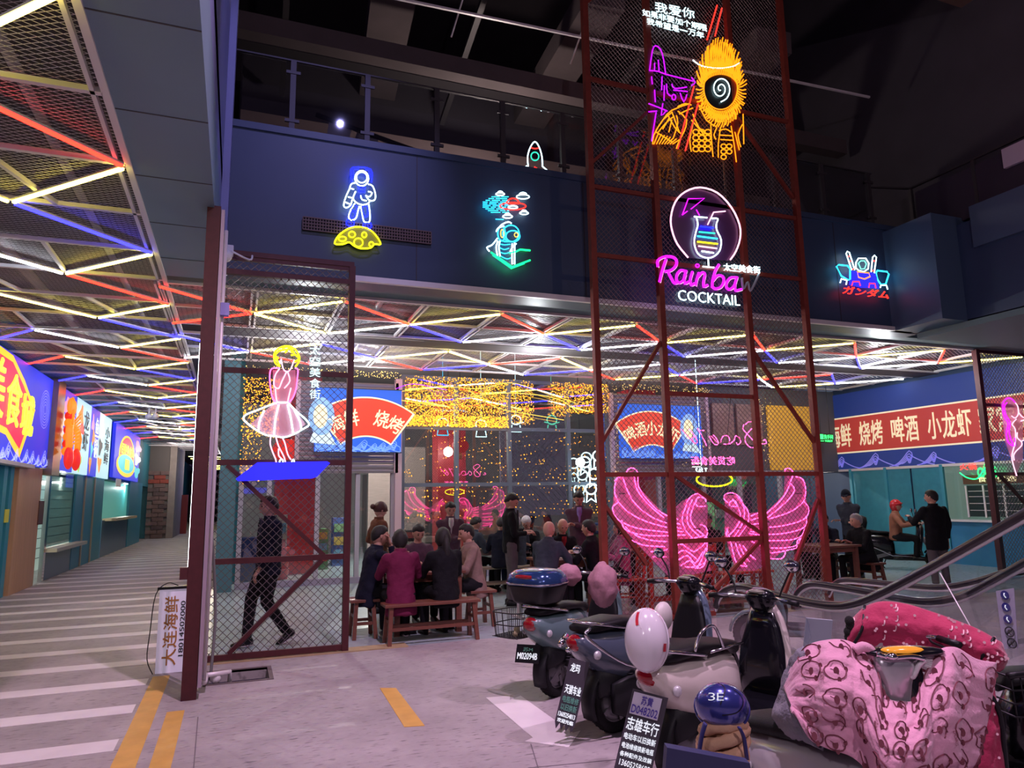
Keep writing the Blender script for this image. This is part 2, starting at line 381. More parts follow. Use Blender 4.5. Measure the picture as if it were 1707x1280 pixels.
# ---------------- LED light bars
ORD=['first','second','third','fourth','fifth','sixth','seventh','eighth','ninth','tenth','eleventh','twelfth','thirteenth','fourteenth','fifteenth','sixteenth','seventeenth','eighteenth','nineteenth','twentieth','twenty-first','twenty-second','twenty-third','twenty-fourth','twenty-fifth','twenty-sixth','twenty-seventh','twenty-eighth']
_cnt={}
def led(p,q,col,zone,order):
    p,q=V(p),V(q); d=(q-p).normalized(); p=p+d*.03; q=q-d*.03; p.z=q.z=ZC-.045
    key=(col,zone); _cnt[key]=_cnt.get(key,0)+1; n=_cnt[key]
    t=thing('light_bar',f'{ORD[n-1]} {col} LED light bar {order} in the {zone}','light',(p+q)/2,0,f'LED light bars in the {zone}')
    a=MB(); a.beam(p,q,.025,.02); a.build('diffuser',LED[col],t)
    b=MB(); b.beam(p+V((0,0,.02)),q+V((0,0,.02)),.045,.018); b.build('channel',M_frame,t)
W_,Yw,R_,B_='cool white','warm white','red','blue'
def P1(i,r): return (FX0+DX*i,r,ZC)
z1='front dining bay'
led(P1(-1,RA),P1(0,RB),R_,z1,'from the left'); led(P1(-1,RC),P1(0,RB),R_,z1,'from the left')
for i in range(0,13):
    if i%2==0:
        led(P1(i,RB),P1(i+1,RA),Yw,z1,'from the left')
        if i<11: led(P1(i,RB),P1(i+1,RC),Yw if i==0 else B_,z1,'from the left')
    else:
        led(P1(i,RA),P1(i+1,RB),R_ if i<12 else W_,z1,'from the left'); led(P1(i,RC),P1(i+1,RB),W_,z1,'from the left')
z2='rear dining bay'
for a,b_,c in [((-1,RD),(0,RE),B_),((-1,RF),(0,RE),W_),((0,RE),(1,RD),Yw),((0,RE),(1,RF),R_),((1,RD),(2,RE),B_),((1,RF),(2,RE),W_),((2,RE),(3,RD),Yw),((2,RE),(3,RF),R_),((3,RF),(4,RE),B_),((3,RD),(4,RE),Yw),
    ((4,RE),(5,RF),W_),((4,RE),(5,RD),R_),((5,RD),(6,RE),Yw),((5,RF),(6,RE),B_),((6,RE),(7,RF),R_),((6,RE),(7,RD),W_),((7,RD),(8,RE),B_),((7,RF),(8,RE),Yw),((8,RE),(9,RF),R_),((8,RE),(9,RD),W_),((9,RD),(10,RE),Yw),((9,RF),(10,RE),B_),
    ((10,RE),(11,RD),R_),((10,RE),(11,RF),W_),((11,RD),(12,RE),B_),((11,RF),(12,RE),Yw),((12,RE),(13,RD),W_)]:
    led(P1(*a),P1(*b_),c,z2,'from the left')
z3='corridor ceiling'
def Pc(j,k): return (CXs[j],KY(k),ZC)
for k in range(-1,27,2):
    alt=(k//2)%2
    led(Pc(0,k),Pc(1,k+1),Yw,z3,'from the front'); led(Pc(1,k+1),Pc(0,k+2),B_ if alt==0 else R_,z3,'from the front')
    led(Pc(1,k+1),Pc(2,k),W_ if alt else Yw,z3,'from the front'); led(Pc(2,k),Pc(3,k+1),R_ if alt==0 else B_,z3,'from the front')
for j in range(9): led((-2.7,46+2.2*j,ZC),(-.3,46.6+2.2*j,ZC),Yw,'far hall','from the front')
for i_,(ya,yb,mm) in enumerate([(17,22,0),(40,52,1),(53,66,0)]):
    b=MB(); b.box((-.30,ya,2.5),(-.21,yb,4.0)); tag(b.build('side_signboard',mat('side_board_blue',(.03,.05,.4),.5,emis=(.03,.06,.6),es=.5)),f'blue lit board on the right side of the corridor, {ORD[i_]} from the front','signboard')
# far corridor end: brick pier, dark wall, narrow hall lights
M_brick=mat('weathered_brick',(.20,.13,.12),.85,var=.45,vs=5,bump=.4,bs=20)
f=MB(); f.box((-3.95,38.5,0),(-3.05,39.1,4.6)); pier=struct('wall_brick_pier',f,mat('mortar',(.16,.14,.13),.9))
bk=[M_brick,mat('dark_brick',(.13,.09,.09),.85,var=.3),mat('red_brick',(.32,.07,.05),.8,var=.3)]
random.seed(4); bme={}
for r in range(16):
    z=.02+r*.2
    off=.0 if r%2 else .25
    for c in range(4):
        x=-3.95+off+c*.52
        if x+.35>-3.05: continue
        mi=2 if r in (13,14) else random.choice((0,0,1))
        b=MB(); b.box((x,38.44,z),(min(x+.5,-3.06),38.5,z+.18)); b.build('brick',bk[mi],pier)
f=MB(); f.box((-3.05,38.45,0),(-2.75,44,4.6)); f.build('pier_side',mat('pale_rough_stone',(.34,.29,.26),.85,var=.3,vs=3,bump=.5,bs=8),pier)
f=MB(); f.box((-4,72,0),(1.5,72.4,4.6)); struct('wall_far_end',f,mat('dark_end_wall',(.05,.05,.07),.8))
f=MB(); f.box((-.2,16,0),(.1,72,4.9)); struct('wall_corridor_right',f,M_lw)
f=MB(); f.box((-2.75,43.4,0),(-2.45,43.9,2.1)); tag(f.build('red_cabinet',mat('red_cabinet',(.35,.03,.03),.5),None),'red cabinet standing at the far end of the corridor','cabinet')
# ================================================================ STOREFRONT, SIGN BOARDS, UPPER FLOOR
YS=15.0
def rect(mb,x0,x1,z0,z1,y,d=.02,mi=0): mb.box((x0,y-d,z0),(x1,y,z1),mi); return mb
M_shut=mat('rolling_shutter_metal',(.40,.34,.36),.4,.4)
M_teal=mat('teal_door_frame',(.05,.30,.40),.45)
M_pinkframe=mat('pale_pink_frame',(.60,.42,.48),.45)
M_inner=mat('shop_interior_wall',(.30,.29,.29),.8,var=.2,vs=1)
# rear shell of the shop hall
f=MB(); f.box((-.3,26,0),(16,26.3,5)); struct('wall_shop_back',f,M_inner)
def shop_front(name,label,x0,x1,ztop,mull,trans,m,gl=M_glass):
    t=thing(name,label,'shopfront',((x0+x1)/2,YS,0))
    for x in mull:
        b=MB(); b.box((x-.045,YS-.05,0),(x+.045,YS+.05,ztop)); b.build('mullion',m,t)
    for (a,b_,z) in trans:
        b=MB(); b.box((a,YS-.045,z-.04),(b_,YS+.045,z+.04)); b.build('transom',m,t)
    ms=sorted(mull)
    for a,b_ in zip(ms[:-1],ms[1:]):
        b=MB(); b.box((a+.045,YS-.006,.12),(b_-.045,YS+.006,ztop)); b.build('pane',gl,t)
    b=MB(); b.box((x0,YS-.08,0),(x1,YS+.06,.12)); b.build('sill',mat('lilac_sill',(.34,.30,.42),.5),t)
    return t
# left pillar in teal, glass door bay
f=MB(); f.box((-.3,YS-.35,0),(.0,YS+.3,4.4)); struct('wall_shop_pillar',f,mat('teal_pillar',(.07,.19,.24),.5))
shop_front('shop_window','glass shop front under the blue seafood board, seen through the left wire screen',.05,3.12,2.35,[.1,.62,1.55,2.35,3.08],[(.05,3.12,2.32)],mat('lilac_grey_frame',(.42,.38,.46),.5))
f=MB(); 
def shutter(name,label,x0,x1,z0,z1,y=YS-.1,n=None):
    t=thing(name,label,'shutter',((x0+x1)/2,y,z0)); n=n or int((z1-z0)/.09)
    for i in range(n):
        a=z0+(z1-z0)*i/n; h=(z1-z0)/n
        b=MB(); b.add([(x0,y,a),(x1,y,a),(x1,y-.035,a+h*.5),(x0,y-.035,a+h*.5),(x1,y,a+h*.92),(x0,y,a+h*.92)],[(0,1,2,3),(3,2,4,5)])
        b.build('slat',M_shut,t)
    b=MB(); b.box((x0-.08,y-.06,z0),(x0,y+.06,z1)); b.build('guide_rail',M_pinkframe,t)
    b=MB(); b.box((x1,y-.06,z0),(x1+.08,y+.06,z1)); b.build('guide_rail',M_pinkframe,t)
    return t
shutter('roller_shutter','rolled steel shutter behind the blue seafood board',1.15,3.08,2.2,4.1)
shutter('roller_shutter','rolled steel shutter behind the blue crayfish board',8.35,11.0,2.15,4.1)
b=MB(); b.box((3.10,YS-.16,0),(3.24,YS+.02,4.2)); tag(b.build('door_post',M_pinkframe),'pale pink door post at the right edge of the blue seafood board','post')  # pale pink is the frame material's base colour
# curtain wall with fairy lights
cw=shop_front('glass_curtain_wall','tall glass curtain wall behind the fairy lights between the two blue boards',3.25,8.3,4.32,[3.28,4.48,5.72,7.20,8.25],[(3.25,8.3,4.28),(3.25,8.3,3.18),(3.25,8.3,1.95)],mat('grey_blue_frame',(.12,.15,.20),.5),glass('curtain_glass',(.80,.85,.85),.30,.0))
shop_front('shop_window','glass shop front to the right of the crayfish board behind the pink wings',8.4,14.7,2.2,[8.45,9.6,10.9,12.0,13.3,14.65],[(8.4,14.7,2.2)],mat('lilac_grey_frame'))
f=MB(); f.box((11.1,YS,2.2),(15.4,YS+.1,4.4)); struct('wall_shop_upper',f,mat('dark_grey_wall',(.10,.10,.12),.7))  # upper wall in one even dark grey
b=MB(); b.box((13.0,YS-.08,2.25),(14.6,YS-.02,3.95)); tag(b.build('amber_panel',mat('amber_mesh_panel',(.55,.30,.04),.5,emis=(.6,.3,.03),es=.25)),'amber back-lit panel above the glass front beside the toilet sign','panel')
b=MB(); b.box((11.25,YS-.08,2.9),(11.9,YS-.02,3.95)); b.box((12.0,YS-.08,2.9),(12.8,YS-.02,3.95)); tag(b.build('poster_board',mat('brown_poster',(.30,.18,.16),.6,var=.5,vs=3)),'brown poster board left of the amber panel','poster')
# inside: red columns, pale shutters, lamps
for i,(x,y,w_) in enumerate([(1.35,17.5,1.0),(5.55,19,.8),(10.6,17.2,.9)]):
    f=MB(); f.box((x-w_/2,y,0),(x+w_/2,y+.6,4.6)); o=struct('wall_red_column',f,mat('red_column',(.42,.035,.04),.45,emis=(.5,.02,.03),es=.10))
f=MB(); f.box((3.6,21,0),(5.3,21.2,3.2)); tag(f.build('inner_shutter',mat('beige_shutter',(.45,.36,.33),.5,stretch=(1,1,8),var=.25,vs=4)),'beige closed shutter deep inside behind the glass wall','shutter')
# lattice screen inside
sc=thing('lattice_screen','lilac lattice screen on a black stand behind the glass','screen',(7.0,16.6,0))
b=MB()
for k in range(20):
    for s in (-1,1):
        z=1.2+k*.15; p=V((6.1,16.6,z)); q=V((7.9,16.6+.01*s,z+s*1.8))
        if q.z>3.9: q=V((6.1+(3.9-z),16.61,3.9))
        if q.z<1.2: q=V((6.1+(z-1.2),16.59,1.2))
        if (q-p).length>.1: b.beam(p,q,.012)
b.build('lattice',M_wire,sc,kind='stuff'); b=MB(); b.box((6.1,16.63,1.2),(7.9,16.66,3.9)); b.build('backing_panel',mat('lilac_panel',(.40,.32,.40),.6,emis=(.5,.35,.5),es=.10),sc)  # backing panel has a lilac colour and a faint emission
b=MB(); b.beam((6.6,16.6,0),(6.9,16.6,1.2),.25,.1); b.beam((7.7,16.6,0),(7.3,16.6,1.2),.25,.1); b.build('stand',M_black,sc)
for i,(x,y,z) in enumerate([(1.2,18.5,2.9),(5.3,18.5,2.9),(9.0,18,2.6),(12.5,17.5,2.5)]):
    t=thing('pendant_lamp',f'round white pendant lamp hanging inside the shops, {ORD[i]} from the left','lamp',(x,y,z))
    b=MB(); b.ball((x,y,z),.13,12,8); b.build('bulb',emit('pendant_bulb',(1,.97,.92),20),t); b=MB(); b.tube([(x,y,z+.12),(x,y,5.3)],.008,5); b.build('cord',M_black,t)
lamp('shop_fill_lamp','POINT',(3.2,18.2,3.6),320,(1,.92,.85),.0); lamp('shop_fill_lamp','POINT',(11,18.2,3.6),260,(1,.92,.85),.0)  # added fills brightening the shop interiors, without fixtures
lamp('stall_fill_lamp','POINT',(-4.7,24,2.3),60,(.95,1,.92),.0); lamp('stall_fill_lamp','POINT',(-4.7,16.5,2.3),30,(.95,1,.92),.0); lamp('stall_fill_lamp','POINT',(-4.2,33,2.3),30,(.9,1,.95),.0)  # added fills to light the stall interiors, no fixtures
# things on counters inside
M_blue=mat('blue_crate',(.03,.06,.40),.5); 
b=MB(); b.box((.15,16.4,0),(.60,16.9,.9)); tag(b.build('blue_cabinet',mat('dark_blue_cabinet',(.03,.04,.18),.5),None,bevel=.02),'dark blue cabinet inside the left shop behind the walking man','cabinet')
for i in range(3):
    b=MB(); c=(.95,16.5,i*.222); b.lathe([(.0,0),(.17,.0),(.20,.2),(.21,.22),(.0,.22)],c,seg=14); tag(b.build('plastic_basin',mat('red_plastic',(.6,.03,.04),.4)),f'red plastic basin in the left shop, {["lowest","middle","topmost"][i]} of the stack','basin')
for i,(x,y,z,r) in enumerate([(1.0,16.2,2.75,.30),(5.0,16.4,2.9,.2),(9.4,16.3,2.7,.26)]):
    t=thing('red_lantern',f'round red lantern hanging inside the shops, {ORD[i]} from the left','lantern',(x,y,z))
    for k in range(1):
        b=MB(); vs=[];n=24
        b.loft([[V((x+math.cos(2*PI*q/n)*r*math.sin(th)*(1+.04*(q%2)),y+math.sin(2*PI*q/n)*r*math.sin(th)*(1+.04*(q%2)),z+r*.85*math.cos(th))) for q in range(n)] for th in [.35+.24*j for j in range(11)]]); b.build('paper_shade',mat('lantern_red',(.6,.03,.03),.6,emis=(.8,.03,.02),es=.3),t)
    b=MB(); b.lathe([(.0,z+r*.9),(.1*r/.3,z+r*.88),(.1*r/.3,z+r*.78)],(x,y,0),seg=14); b.tube([(x,y,z+r*.85),(x,y,5.3)],.006,5); b.build('cap_and_cord',M_black,t)
    b=MB()
    for q in range(10): a=2*PI*q/10; b.tube([(x+.03*math.cos(a),y+.03*math.sin(a),z-r*.8),(x+.035*math.cos(a),y+.035*math.sin(a),z-r*1.6)],.006,4)
    b.build('tassel',mat('tassel_gold',(.6,.35,.05),.6),t,kind='stuff')
random.seed(21)
for i in range(16):
    x=[.9,1.9,2.6,3.6,4.3,5.2,6.2,8.9,9.5,10.2,11.2,11.9,12.6,13.3,13.9,14.4][i]; y=17+random.random()*2.5; h=random.uniform(.8,1.6); w_=random.uniform(.3,.6)
    cn,cc=[('cream',(.5,.45,.38)),('green',(.12,.3,.14)),('blue',(.08,.14,.4)),('red',(.45,.05,.05)),('dark',(.06,.05,.05)),('tan',(.4,.24,.14))][i%6]
    t=thing('display_shelf',f'{cn} display rack inside the shops, {ORD[i]} rack from the left','rack',(x,y,0))
    b=MB(); b.box((x-w_/2,y,0),(x+w_/2,y+.35,h)); b.build('rack_body',mat('rack_'+cn,cc,.6,var=.3,vs=6),t)
    for k in range(3):
        b=MB(); b.box((x-w_/2+.03,y-.03,.2+k*h*.27),(x+w_/2-.03,y,.2+k*h*.27+h*.17)); b.build('goods_row',mat('goods_%d'%((i+k)%5),[(.6,.55,.5),(.5,.1,.1),(.15,.35,.5),(.55,.4,.1),(.2,.4,.2)][(i+k)%5],.5,var=.5,vs=20),t)
# fairy light curtain
def fairy(name,label,areas,seed,r=.010,grp='fairy light curtains'):
    random.seed(seed); b=MB(); 
    for (x0,x1,z0,z1,n,y) in areas:
        for i in range(n):
            u=random.random(); x=x0+(x1-x0)*random.random(); z=z0+(z1-z0)*random.random(); yy=y+random.uniform(-.03,.03); q=r*random.uniform(.6,1.25)
            b.add([(x,yy,z+q),(x-q,yy,z),(x+q,yy,z),(x,yy,z-q),(x,yy-q,z)],[(0,1,4),(0,4,2),(1,3,4),(4,3,2)])
    o=b.build(name,emit('fairy_'+str(seed%2),[(1,.36,.02),(1,.60,.16)][seed%2],1.6)); o['kind']='stuff'; tag(o,label,'fairy lights',grp); return o
fairy('fairy_lights','dense golden fairy light curtain across the top of the glass curtain wall',[(3.3,5.68,3.9,4.3,620,14.88),(3.3,5.68,3.2,3.9,1500,14.88),(3.3,5.68,3.2,3.45,700,14.88),(5.75,6.3,3.3,4.3,320,14.88),(6.75,7.2,3.5,4.3,250,14.88),(7.2,8.25,3.6,4.3,500,14.88),(3.3,8.2,1.2,3.2,260,14.88)],2,.014)
fairy('fairy_lights','golden fairy light curtain left of the woman sign above the left shop',[(.05,.75,2.9,4.1,750,14.85),(.05,.45,2.0,3.0,120,14.85)],4,.013)
fairy('fairy_lights','thin row of pale fairy lights along the ceiling edge above the shops',[(.05,3.2,4.16,4.3,240,14.6),(8.3,11.2,4.15,4.32,200,14.8),(12.6,13.0,2.4,4.1,90,14.8),(8.3,8.5,1.2,3.9,60,14.8),(9.5,11.0,2.3,4.0,60,14.7)],3,.010)
# swooping lit strings
for i,(pts,c) in enumerate([([(670,652),(750,645),(800,648),(850,638),(900,652),(960,672)],'gold'),([(660,648),(690,640),(745,650)],'violet'),([(780,650),(830,680),(880,690),(940,700)],'gold'),([(760,665),(850,655),(930,665),(965,690)],'cool'),([(655,665),(700,672),(740,678)],'gold')]):
    b=MB(); b.tube(smooth_pts([gy(x,y,14.8) for x,y in pts],4),.007,5); t=tag(b.build('lit_string',neon('gold',None) if c!='violet' else neon('violet',None)),f'{"violet" if c=="violet" else "pale gold"} lit string swooping over the fairy light wall, {ORD[i]} of five','string light')
fairy_none=0

# ---------------- printed boards
M_bblue=mat('board_blue_back_lit',(.02,.10,.55),.5,emis=(.015,.12,.72),es=0.360)
M_bred=mat('board_red_print',(.60,.05,.03),.5,emis=(.75,.05,.02),es=0.360)
M_bcream=mat('board_cream_print',(.8,.72,.45),.5,emis=(1,.85,.5),es=0.450)
M_bgold=mat('board_gold_print',(.8,.5,.1),.5,emis=(1,.55,.1),es=0.300)
M_bwave=mat('board_wave_print',(.25,.45,.85),.5,emis=(.22,.42,.95),es=0.360)
M_bpale=mat('board_pale_print',(.6,.75,.8),.5,emis=(.55,.75,.85),es=0.360)
M_bpink=mat('board_pink_print',(.8,.3,.4),.5,emis=(.8,.25,.35),es=0.240)
def ribbon(mb,pts,wd,n,mi=0,th=.004):
    pts=[V(p) for p in pts]; n=V(n)
    L=[];
    for i,p in enumerate(pts):
        t=(pts[min(i+1,len(pts)-1)]-pts[max(i-1,0)])
        if t.length<1e-9: t=V((1,0,0))
        a=t.normalized().cross(n)*wd/2; L.append((p+a+n*th,p-a+n*th))
    for (a,b_),(c,d) in zip(L[:-1],L[1:]): mb.add([a,b_,d,c],[(0,1,2,3)],mi)
class Frame:
    """a flat panel: o lower-left corner, ex, ey unit vectors, n normal"""
    def __init__(s,o,ex,ey,n): s.o=V(o); s.ex=V(ex); s.ey=V(ey); s.n=V(n)
    def p(s,u,v,d=0): return s.o+s.ex*u+s.ey*v+s.n*d
def waves(mb,F0,w,h,u0,cnt,seed,d=.01,wd=.012,mi=0):
    random.seed(seed)
    class F:
        n=F0.n
        p=staticmethod(lambda u,v,d=0: F0.p(min(max(u,u0+.02),u0+w-.02),v,d))
    for i in range(cnt):
        u=u0+w*(i+random.random()*.5)/cnt; s=h*random.uniform(.55,1.0)
        for k in range(4):
            q=1-.2*k; pts=[]
            for j in range(15):     # rising crest ending in a curl
                t=j/14
                if t<.55: pts.append(F.p(u-s*1.2*q+(t/.55)*s*1.2*q, s*.12*k*.3+s*q*(t/.55)**2*.75,0))
                else:
                    a=PI*.5-(t-.55)/.45*PI*1.5; rr=s*.25*q*(1-(t-.55)*.9); pts.append(F.p(u+math.cos(a)*rr, s*q*.75-s*.25*q+math.sin(a)*rr,0))
            ribbon(mb,pts,wd,F.n,mi,d)
        pts=[F.p(u+s*.1+s*1.3*t, s*.5*(1-t)**1.5,0) for t in [j/8 for j in range(9)]]
        ribbon(mb,pts,wd,F.n,mi,d)
def fan(mb,F,cu,cv,r0,r1,a0,a1,d,mi=0,n=20,th=.004):
    pts=[F.p(cu+math.sin(a0+(a1-a0)*i/n)*r1,cv+math.cos(a0+(a1-a0)*i/n)*r1,d) for i in range(n+1)]+[F.p(cu+math.sin(a1-(a1-a0)*i/n)*r0,cv+math.cos(a1-(a1-a0)*i/n)*r0,d) for i in range(n+1)]
    for i in range(n): mb.add([pts[i],pts[i+1],pts[2*n-i],pts[2*n+1-i]],[(0,1,2,3)],mi)
def disc(mb,F,u,v,ru,rv,d,mi=0,n=20,a0=0,a1=2*PI):
    mb.add([F.p(u+math.cos(a0+(a1-a0)*i/n)*ru,v+math.sin(a0+(a1-a0)*i/n)*rv,d) for i in range(n)],[tuple(range(n))],mi)
def fan_board(name,label,x0,x1,z0,z1,text,fu,figu,yy=YS-.35):
    w,h=x1-x0,z1-z0; F=Frame((x0,yy-.09,z0),(1,0,0),(0,0,1),(0,-1,0))
    t=thing(name,label,'signboard',(x0+w/2,yy,z0))
    b=MB(); b.box((x0,yy-.09,z0),(x1,yy,z1)); b.build('light_box',M_bblue,t)
    b=MB(); b.box((x0-.015,yy-.095,z1),(x1+.015,yy+.01,z1+.02)); b.box((x0-.015,yy-.095,z0-.02),(x1+.015,yy+.01,z0)); b.build('edge_profile',mat('navy_edge',(.03,.05,.12),.4),t)
    cv=-h*.42; r1=h*1.28; r0=h*.68; A=.62
    b=MB(); fan(b,F,fu,cv,r0-.03,r1+.03,-A-.03,A+.03,.006); b.build('fan_border',M_bcream,t)
    b=MB(); fan(b,F,fu,cv,r0,r1,-A,A,.010); b.build('fan_panel',M_bred,t)
    chars=[c for c in text]; n=len(chars); b=MB(); s=.40*h/1.3
    for i,c in enumerate(chars):
        if c==' ': continue
        a=-A+2*A*(i+.5)/n; R=(r0+r1)/2+.0; ex=V((math.cos(a),0,-math.sin(a))); ey=V((math.sin(a),0,math.cos(a)))
        sz=min(s,2*A*R/n*.92); c0=F.p(fu+math.sin(a)*R,cv+math.cos(a)*R,.014)-ex*sz/2-ey*sz*.6
        text_into(b,c,c0,ex,ey,sz,sz*1.2,(0,-1,0),.003,.02)
    b.build('lettering',M_bcream,t)
    b=MB(); waves(b,F,w,h*.30,0,8,len(text)); b.build('wave_print',M_bwave,t)
    b=MB(); b.box((x0+.3,yy,z0+.3),(x0+.4,YS,z0+.4)); b.box((x1-.4,yy,z0+.3),(x1-.3,YS,z0+.4)); b.build('wall_bracket',M_steel,t)
    # round-faced figure print
    b=MB(); disc(b,F,figu,h*.55,h*.20,h*.30,.018); b.build('figure_hood',M_bwave,t); b=MB(); disc(b,F,figu-.02,h*.55,h*.11,h*.19,.022); b.build('figure_face',M_bcream,t)
    b=MB(); b.add([F.p(figu-.22,.14*h,.016),F.p(figu+.30,.10*h,.016),F.p(figu+.10,.40*h,.016),F.p(figu-.12,.38*h,.016)],[(0,1,2,3)]); b.build('figure_robe',M_bpale,t)
    return t
fan_board('fan_signboard','blue light box with a red fan reading 海鲜 烧烤 beside the woman sign',1.42,3.16,2.62,3.90,'海鲜 烧烤',1.02,.12)
fan_board('fan_signboard','blue light box with a red fan reading 啤酒小龙虾 behind the oxide red tower',8.35,10.62,2.52,3.80,'啤酒小龙虾',.85,1.9)
# small lit pictures seen in the upper glass
for i,(px,py,c) in enumerate([(738,705,'cyan'),(802,708,'white'),(860,700,'white'),(920,700,'mint')]):
    p=gy(px,py,15.6); b=MB(); F=Frame(p,(1,0,0),(0,0,1),(0,-1,0))
    b.tube([F.p(math.cos(a)*.13,math.sin(a)*.11) for a in [2*PI*k/14 for k in range(14)]],.014,5,closed=True); b.tube([F.p(-.1,-.12),F.p(-.13,-.28),F.p(.13,-.28),F.p(.1,-.12)],.014,5)
    b.tube([F.p(-.2,-.05),F.p(0,-.1),F.p(.2,-.05)],.012,5); b.tube([F.p(0,.11),V((F.p(0,0).x,15.6,5.3))],.002,4)
    tag(b.build('small_neon_figure',neon(c,None)),f'small glowing helmet figure behind the upper glass, {ORD[i]} from the left','neon sign','small neon figures behind the glass')
# column of white neon drinks at the right edge of the curtain wall
b=MB(); 
for k,(px,py) in enumerate([(975,770),(990,790),(985,815),(997,760)]):
    p=gy(px,py,14.7); F=Frame(p,(1,0,0),(0,0,1),(0,-1,0))
    b.tube([F.p(math.cos(a)*.14,math.sin(a)*.12) for a in [2*PI*j/12 for j in range(12)]],.016,5,closed=True); b.tube([F.p(-.1,-.1),F.p(-.12,-.3),F.p(.0,-.22),F.p(.12,-.3),F.p(.1,-.1)],.016,5)
tag(b.build('neon_animal_sign',neon('white',None)),'white neon sign of stacked round-headed figures left of the tower','neon sign')

# ---------------- right wall banner (X=15.4, facing -X)
XR=15.38
FR=Frame((XR,15.7,2.2),(0,-1,0),(0,0,1),(-1,0,0))
t=thing('wall_banner','long navy banner with a red band of cream food words on the right wall','banner',(XR,12,2.3))
M_ban=mat('banner_navy_print',(.02,.05,.22),.5,emis=(.02,.04,.25),es=0.150)  # faint emission stands in for light falling on the banner
b=MB(); b.box((XR-.02,5,2.25),(XR+.02,15.7,4.3)); b.build('banner_cloth',M_ban,t)
b=MB(); b.box((XR-.05,5,2.2),(XR-.01,15.75,2.26)); b.box((XR-.05,15.66,2.2),(XR-.01,15.75,4.2)); b.build('banner_rail',M_frame,t)
bz0,bz1=2.30+.42,3.62
M_rb=mat('banner_red_print',(.40,.04,.04),.5,emis=(.5,.05,.04),es=0.210); M_rc=mat('banner_cream_print',(.75,.66,.45),.5,emis=(.9,.75,.5),es=0.270)  # banner prints carry the same painted glow as the cloth
M_rw=mat('banner_wave_print',(.22,.22,.62),.5,emis=(.25,.22,.75),es=0.240)
b=MB(); b.box((XR-.028,5,bz0-.04),(XR-.02,15.45,bz1+.04)); b.build('band_border',M_rc,t)
b=MB(); b.box((XR-.034,5,bz0),(XR-.02,15.40,bz1)); b.build('red_band',M_rb,t)
b=MB(); xs=[(1395,1417,'海',0),(1402,1418,'鲜',0)]
def word(s,px0,px1):
    ya=gx(px0,700,XR).y; yb=gx(px1,700,XR).y; n=len(s); wv=(ya-yb)/n
    for i,c in enumerate(s): text_into(b,c,(XR-.036,ya-i*wv-wv*.05,bz0+.14),(0,-1,0),(0,0,1),wv*.9,(bz1-bz0)-.28,(-1,0,0),.006,.02)
word('海鲜',1382,1419); word('烧烤',1431,1472); word('啤酒',1485,1532); word('小龙虾',1546,1622); word('家常菜',1632,1730)
b.build('lettering',M_rc,t)
FRl=Frame((XR-.02,15.6,2.27),(0,-1,0),(0,0,1),(-1,0,0))
b=MB(); waves(b,FRl,10.2,.50,.4,10,5,.012,.026); b.build('wave_print',M_rw,t)
# right shop: teal doors, counter window, blue dado, fridge
rs=thing('food_stall','blue food stall with a glazed counter window under the long navy banner','stall',(XR,12,0))
b=MB(); b.box((XR-.03,5,0),(XR,11.9,.95)); b.build('blue_dado',mat('bright_blue_dado',(.035,.22,.42),.5),rs)
b=MB(); b.box((XR-.12,5,.95),(XR+.02,11.95,1.0)); b.build('counter_ledge',M_white,rs)
b=MB(); b.box((XR-.02,5,1.0),(XR-.012,11.95,2.2)); b.build('counter_glass',M_glass,rs)
b=MB(); b.box((XR-.022,5,1.0),(XR-.018,11.9,2.2)); 
for yy in (11.95,13.5,14.6):
    b=MB(); b.box((XR-.06,yy-.04,.0),(XR,yy+.04,2.25)); b.build('door_frame',M_teal,rs)
for (y0,y1) in ((11.99,12.75),(12.8,13.46),(13.54,14.56)):
    b=MB(); b.box((XR-.03,y0,.02),(XR-.02,y1,2.2)); b.build('teal_door',mat('teal_door_paint',(.04,.25,.33),.35,var=.2),rs)
b=MB(); b.box((XR-.012,5,1.0),(XR-.006,11.9,2.2)); b.build('stall_interior_tiles',mat('greenish_tiles',(.26,.34,.30),.4,emis=(.3,.5,.4),es=.12),rs)  # tile emission stands in for light inside the stall
for yy in [11.4,11.0,10.55]:
    b=MB(); b.box((XR-.05,yy-.02,1.05),(XR-.02,yy+.02,1.75)); b.build('fridge_frame',M_frame,rs)
for y0,y1 in ((11.02,11.38),(10.57,10.98),(10.1,10.53)):
    b=MB(); b.box((XR-.03,y0,1.07),(XR-.02,y1,1.75)); b.build('fridge_door',mat('dark_fridge_glass',(.03,.05,.05),.15),rs)
b=MB()
for zz in (1.2,1.35,1.5,1.62):
    b.box((XR-.035,10.12,zz),(XR-.03,11.36,zz+.012))
b.build('fridge_shelves',M_frame,rs)
b=MB(); b.box((XR-.04,10.05,1.78),(XR-.02,11.45,1.98)); b.build('fridge_header',mat('brown_header',(.12,.05,.03),.5),rs)
b=MB(); text_into(b,'食材优选',(XR-.045,11.1,1.82),(0,-1,0),(0,0,1),.85,.12,(-1,0,0),.003); b.build('header_lettering',M_bcream,rs)
b=MB(); p=[gx(x,y,XR-.2) for x,y in [(1600,788),(1612,796),(1628,798),(1638,786),(1643,779)]]; b.tube(smooth_pts(p),.012,5); 
text_into(b,'CAFE',gx(1630,796,XR-.2),(0,-1,0),(0,0,1),.42,.22,(-1,0,0),.004,0,.02)
b.tube([gx(1636,786,XR-.2),(XR-.04,gx(1636,786,XR-.2).y,2.24)],.004,4)
tag(b.build('cafe_neon',neon('green',None)),'green neon cup sign reading CAFE inside the right stall','neon sign')
b=MB(); text_into(b,'火锅',gx(1600,784,XR-.2),(0,-1,0),(0,0,1),.4,.14,(-1,0,0),.004,0,.02); tag(b.build('red_neon',neon('red',None)),'small red neon characters above the green cup sign','neon sign')
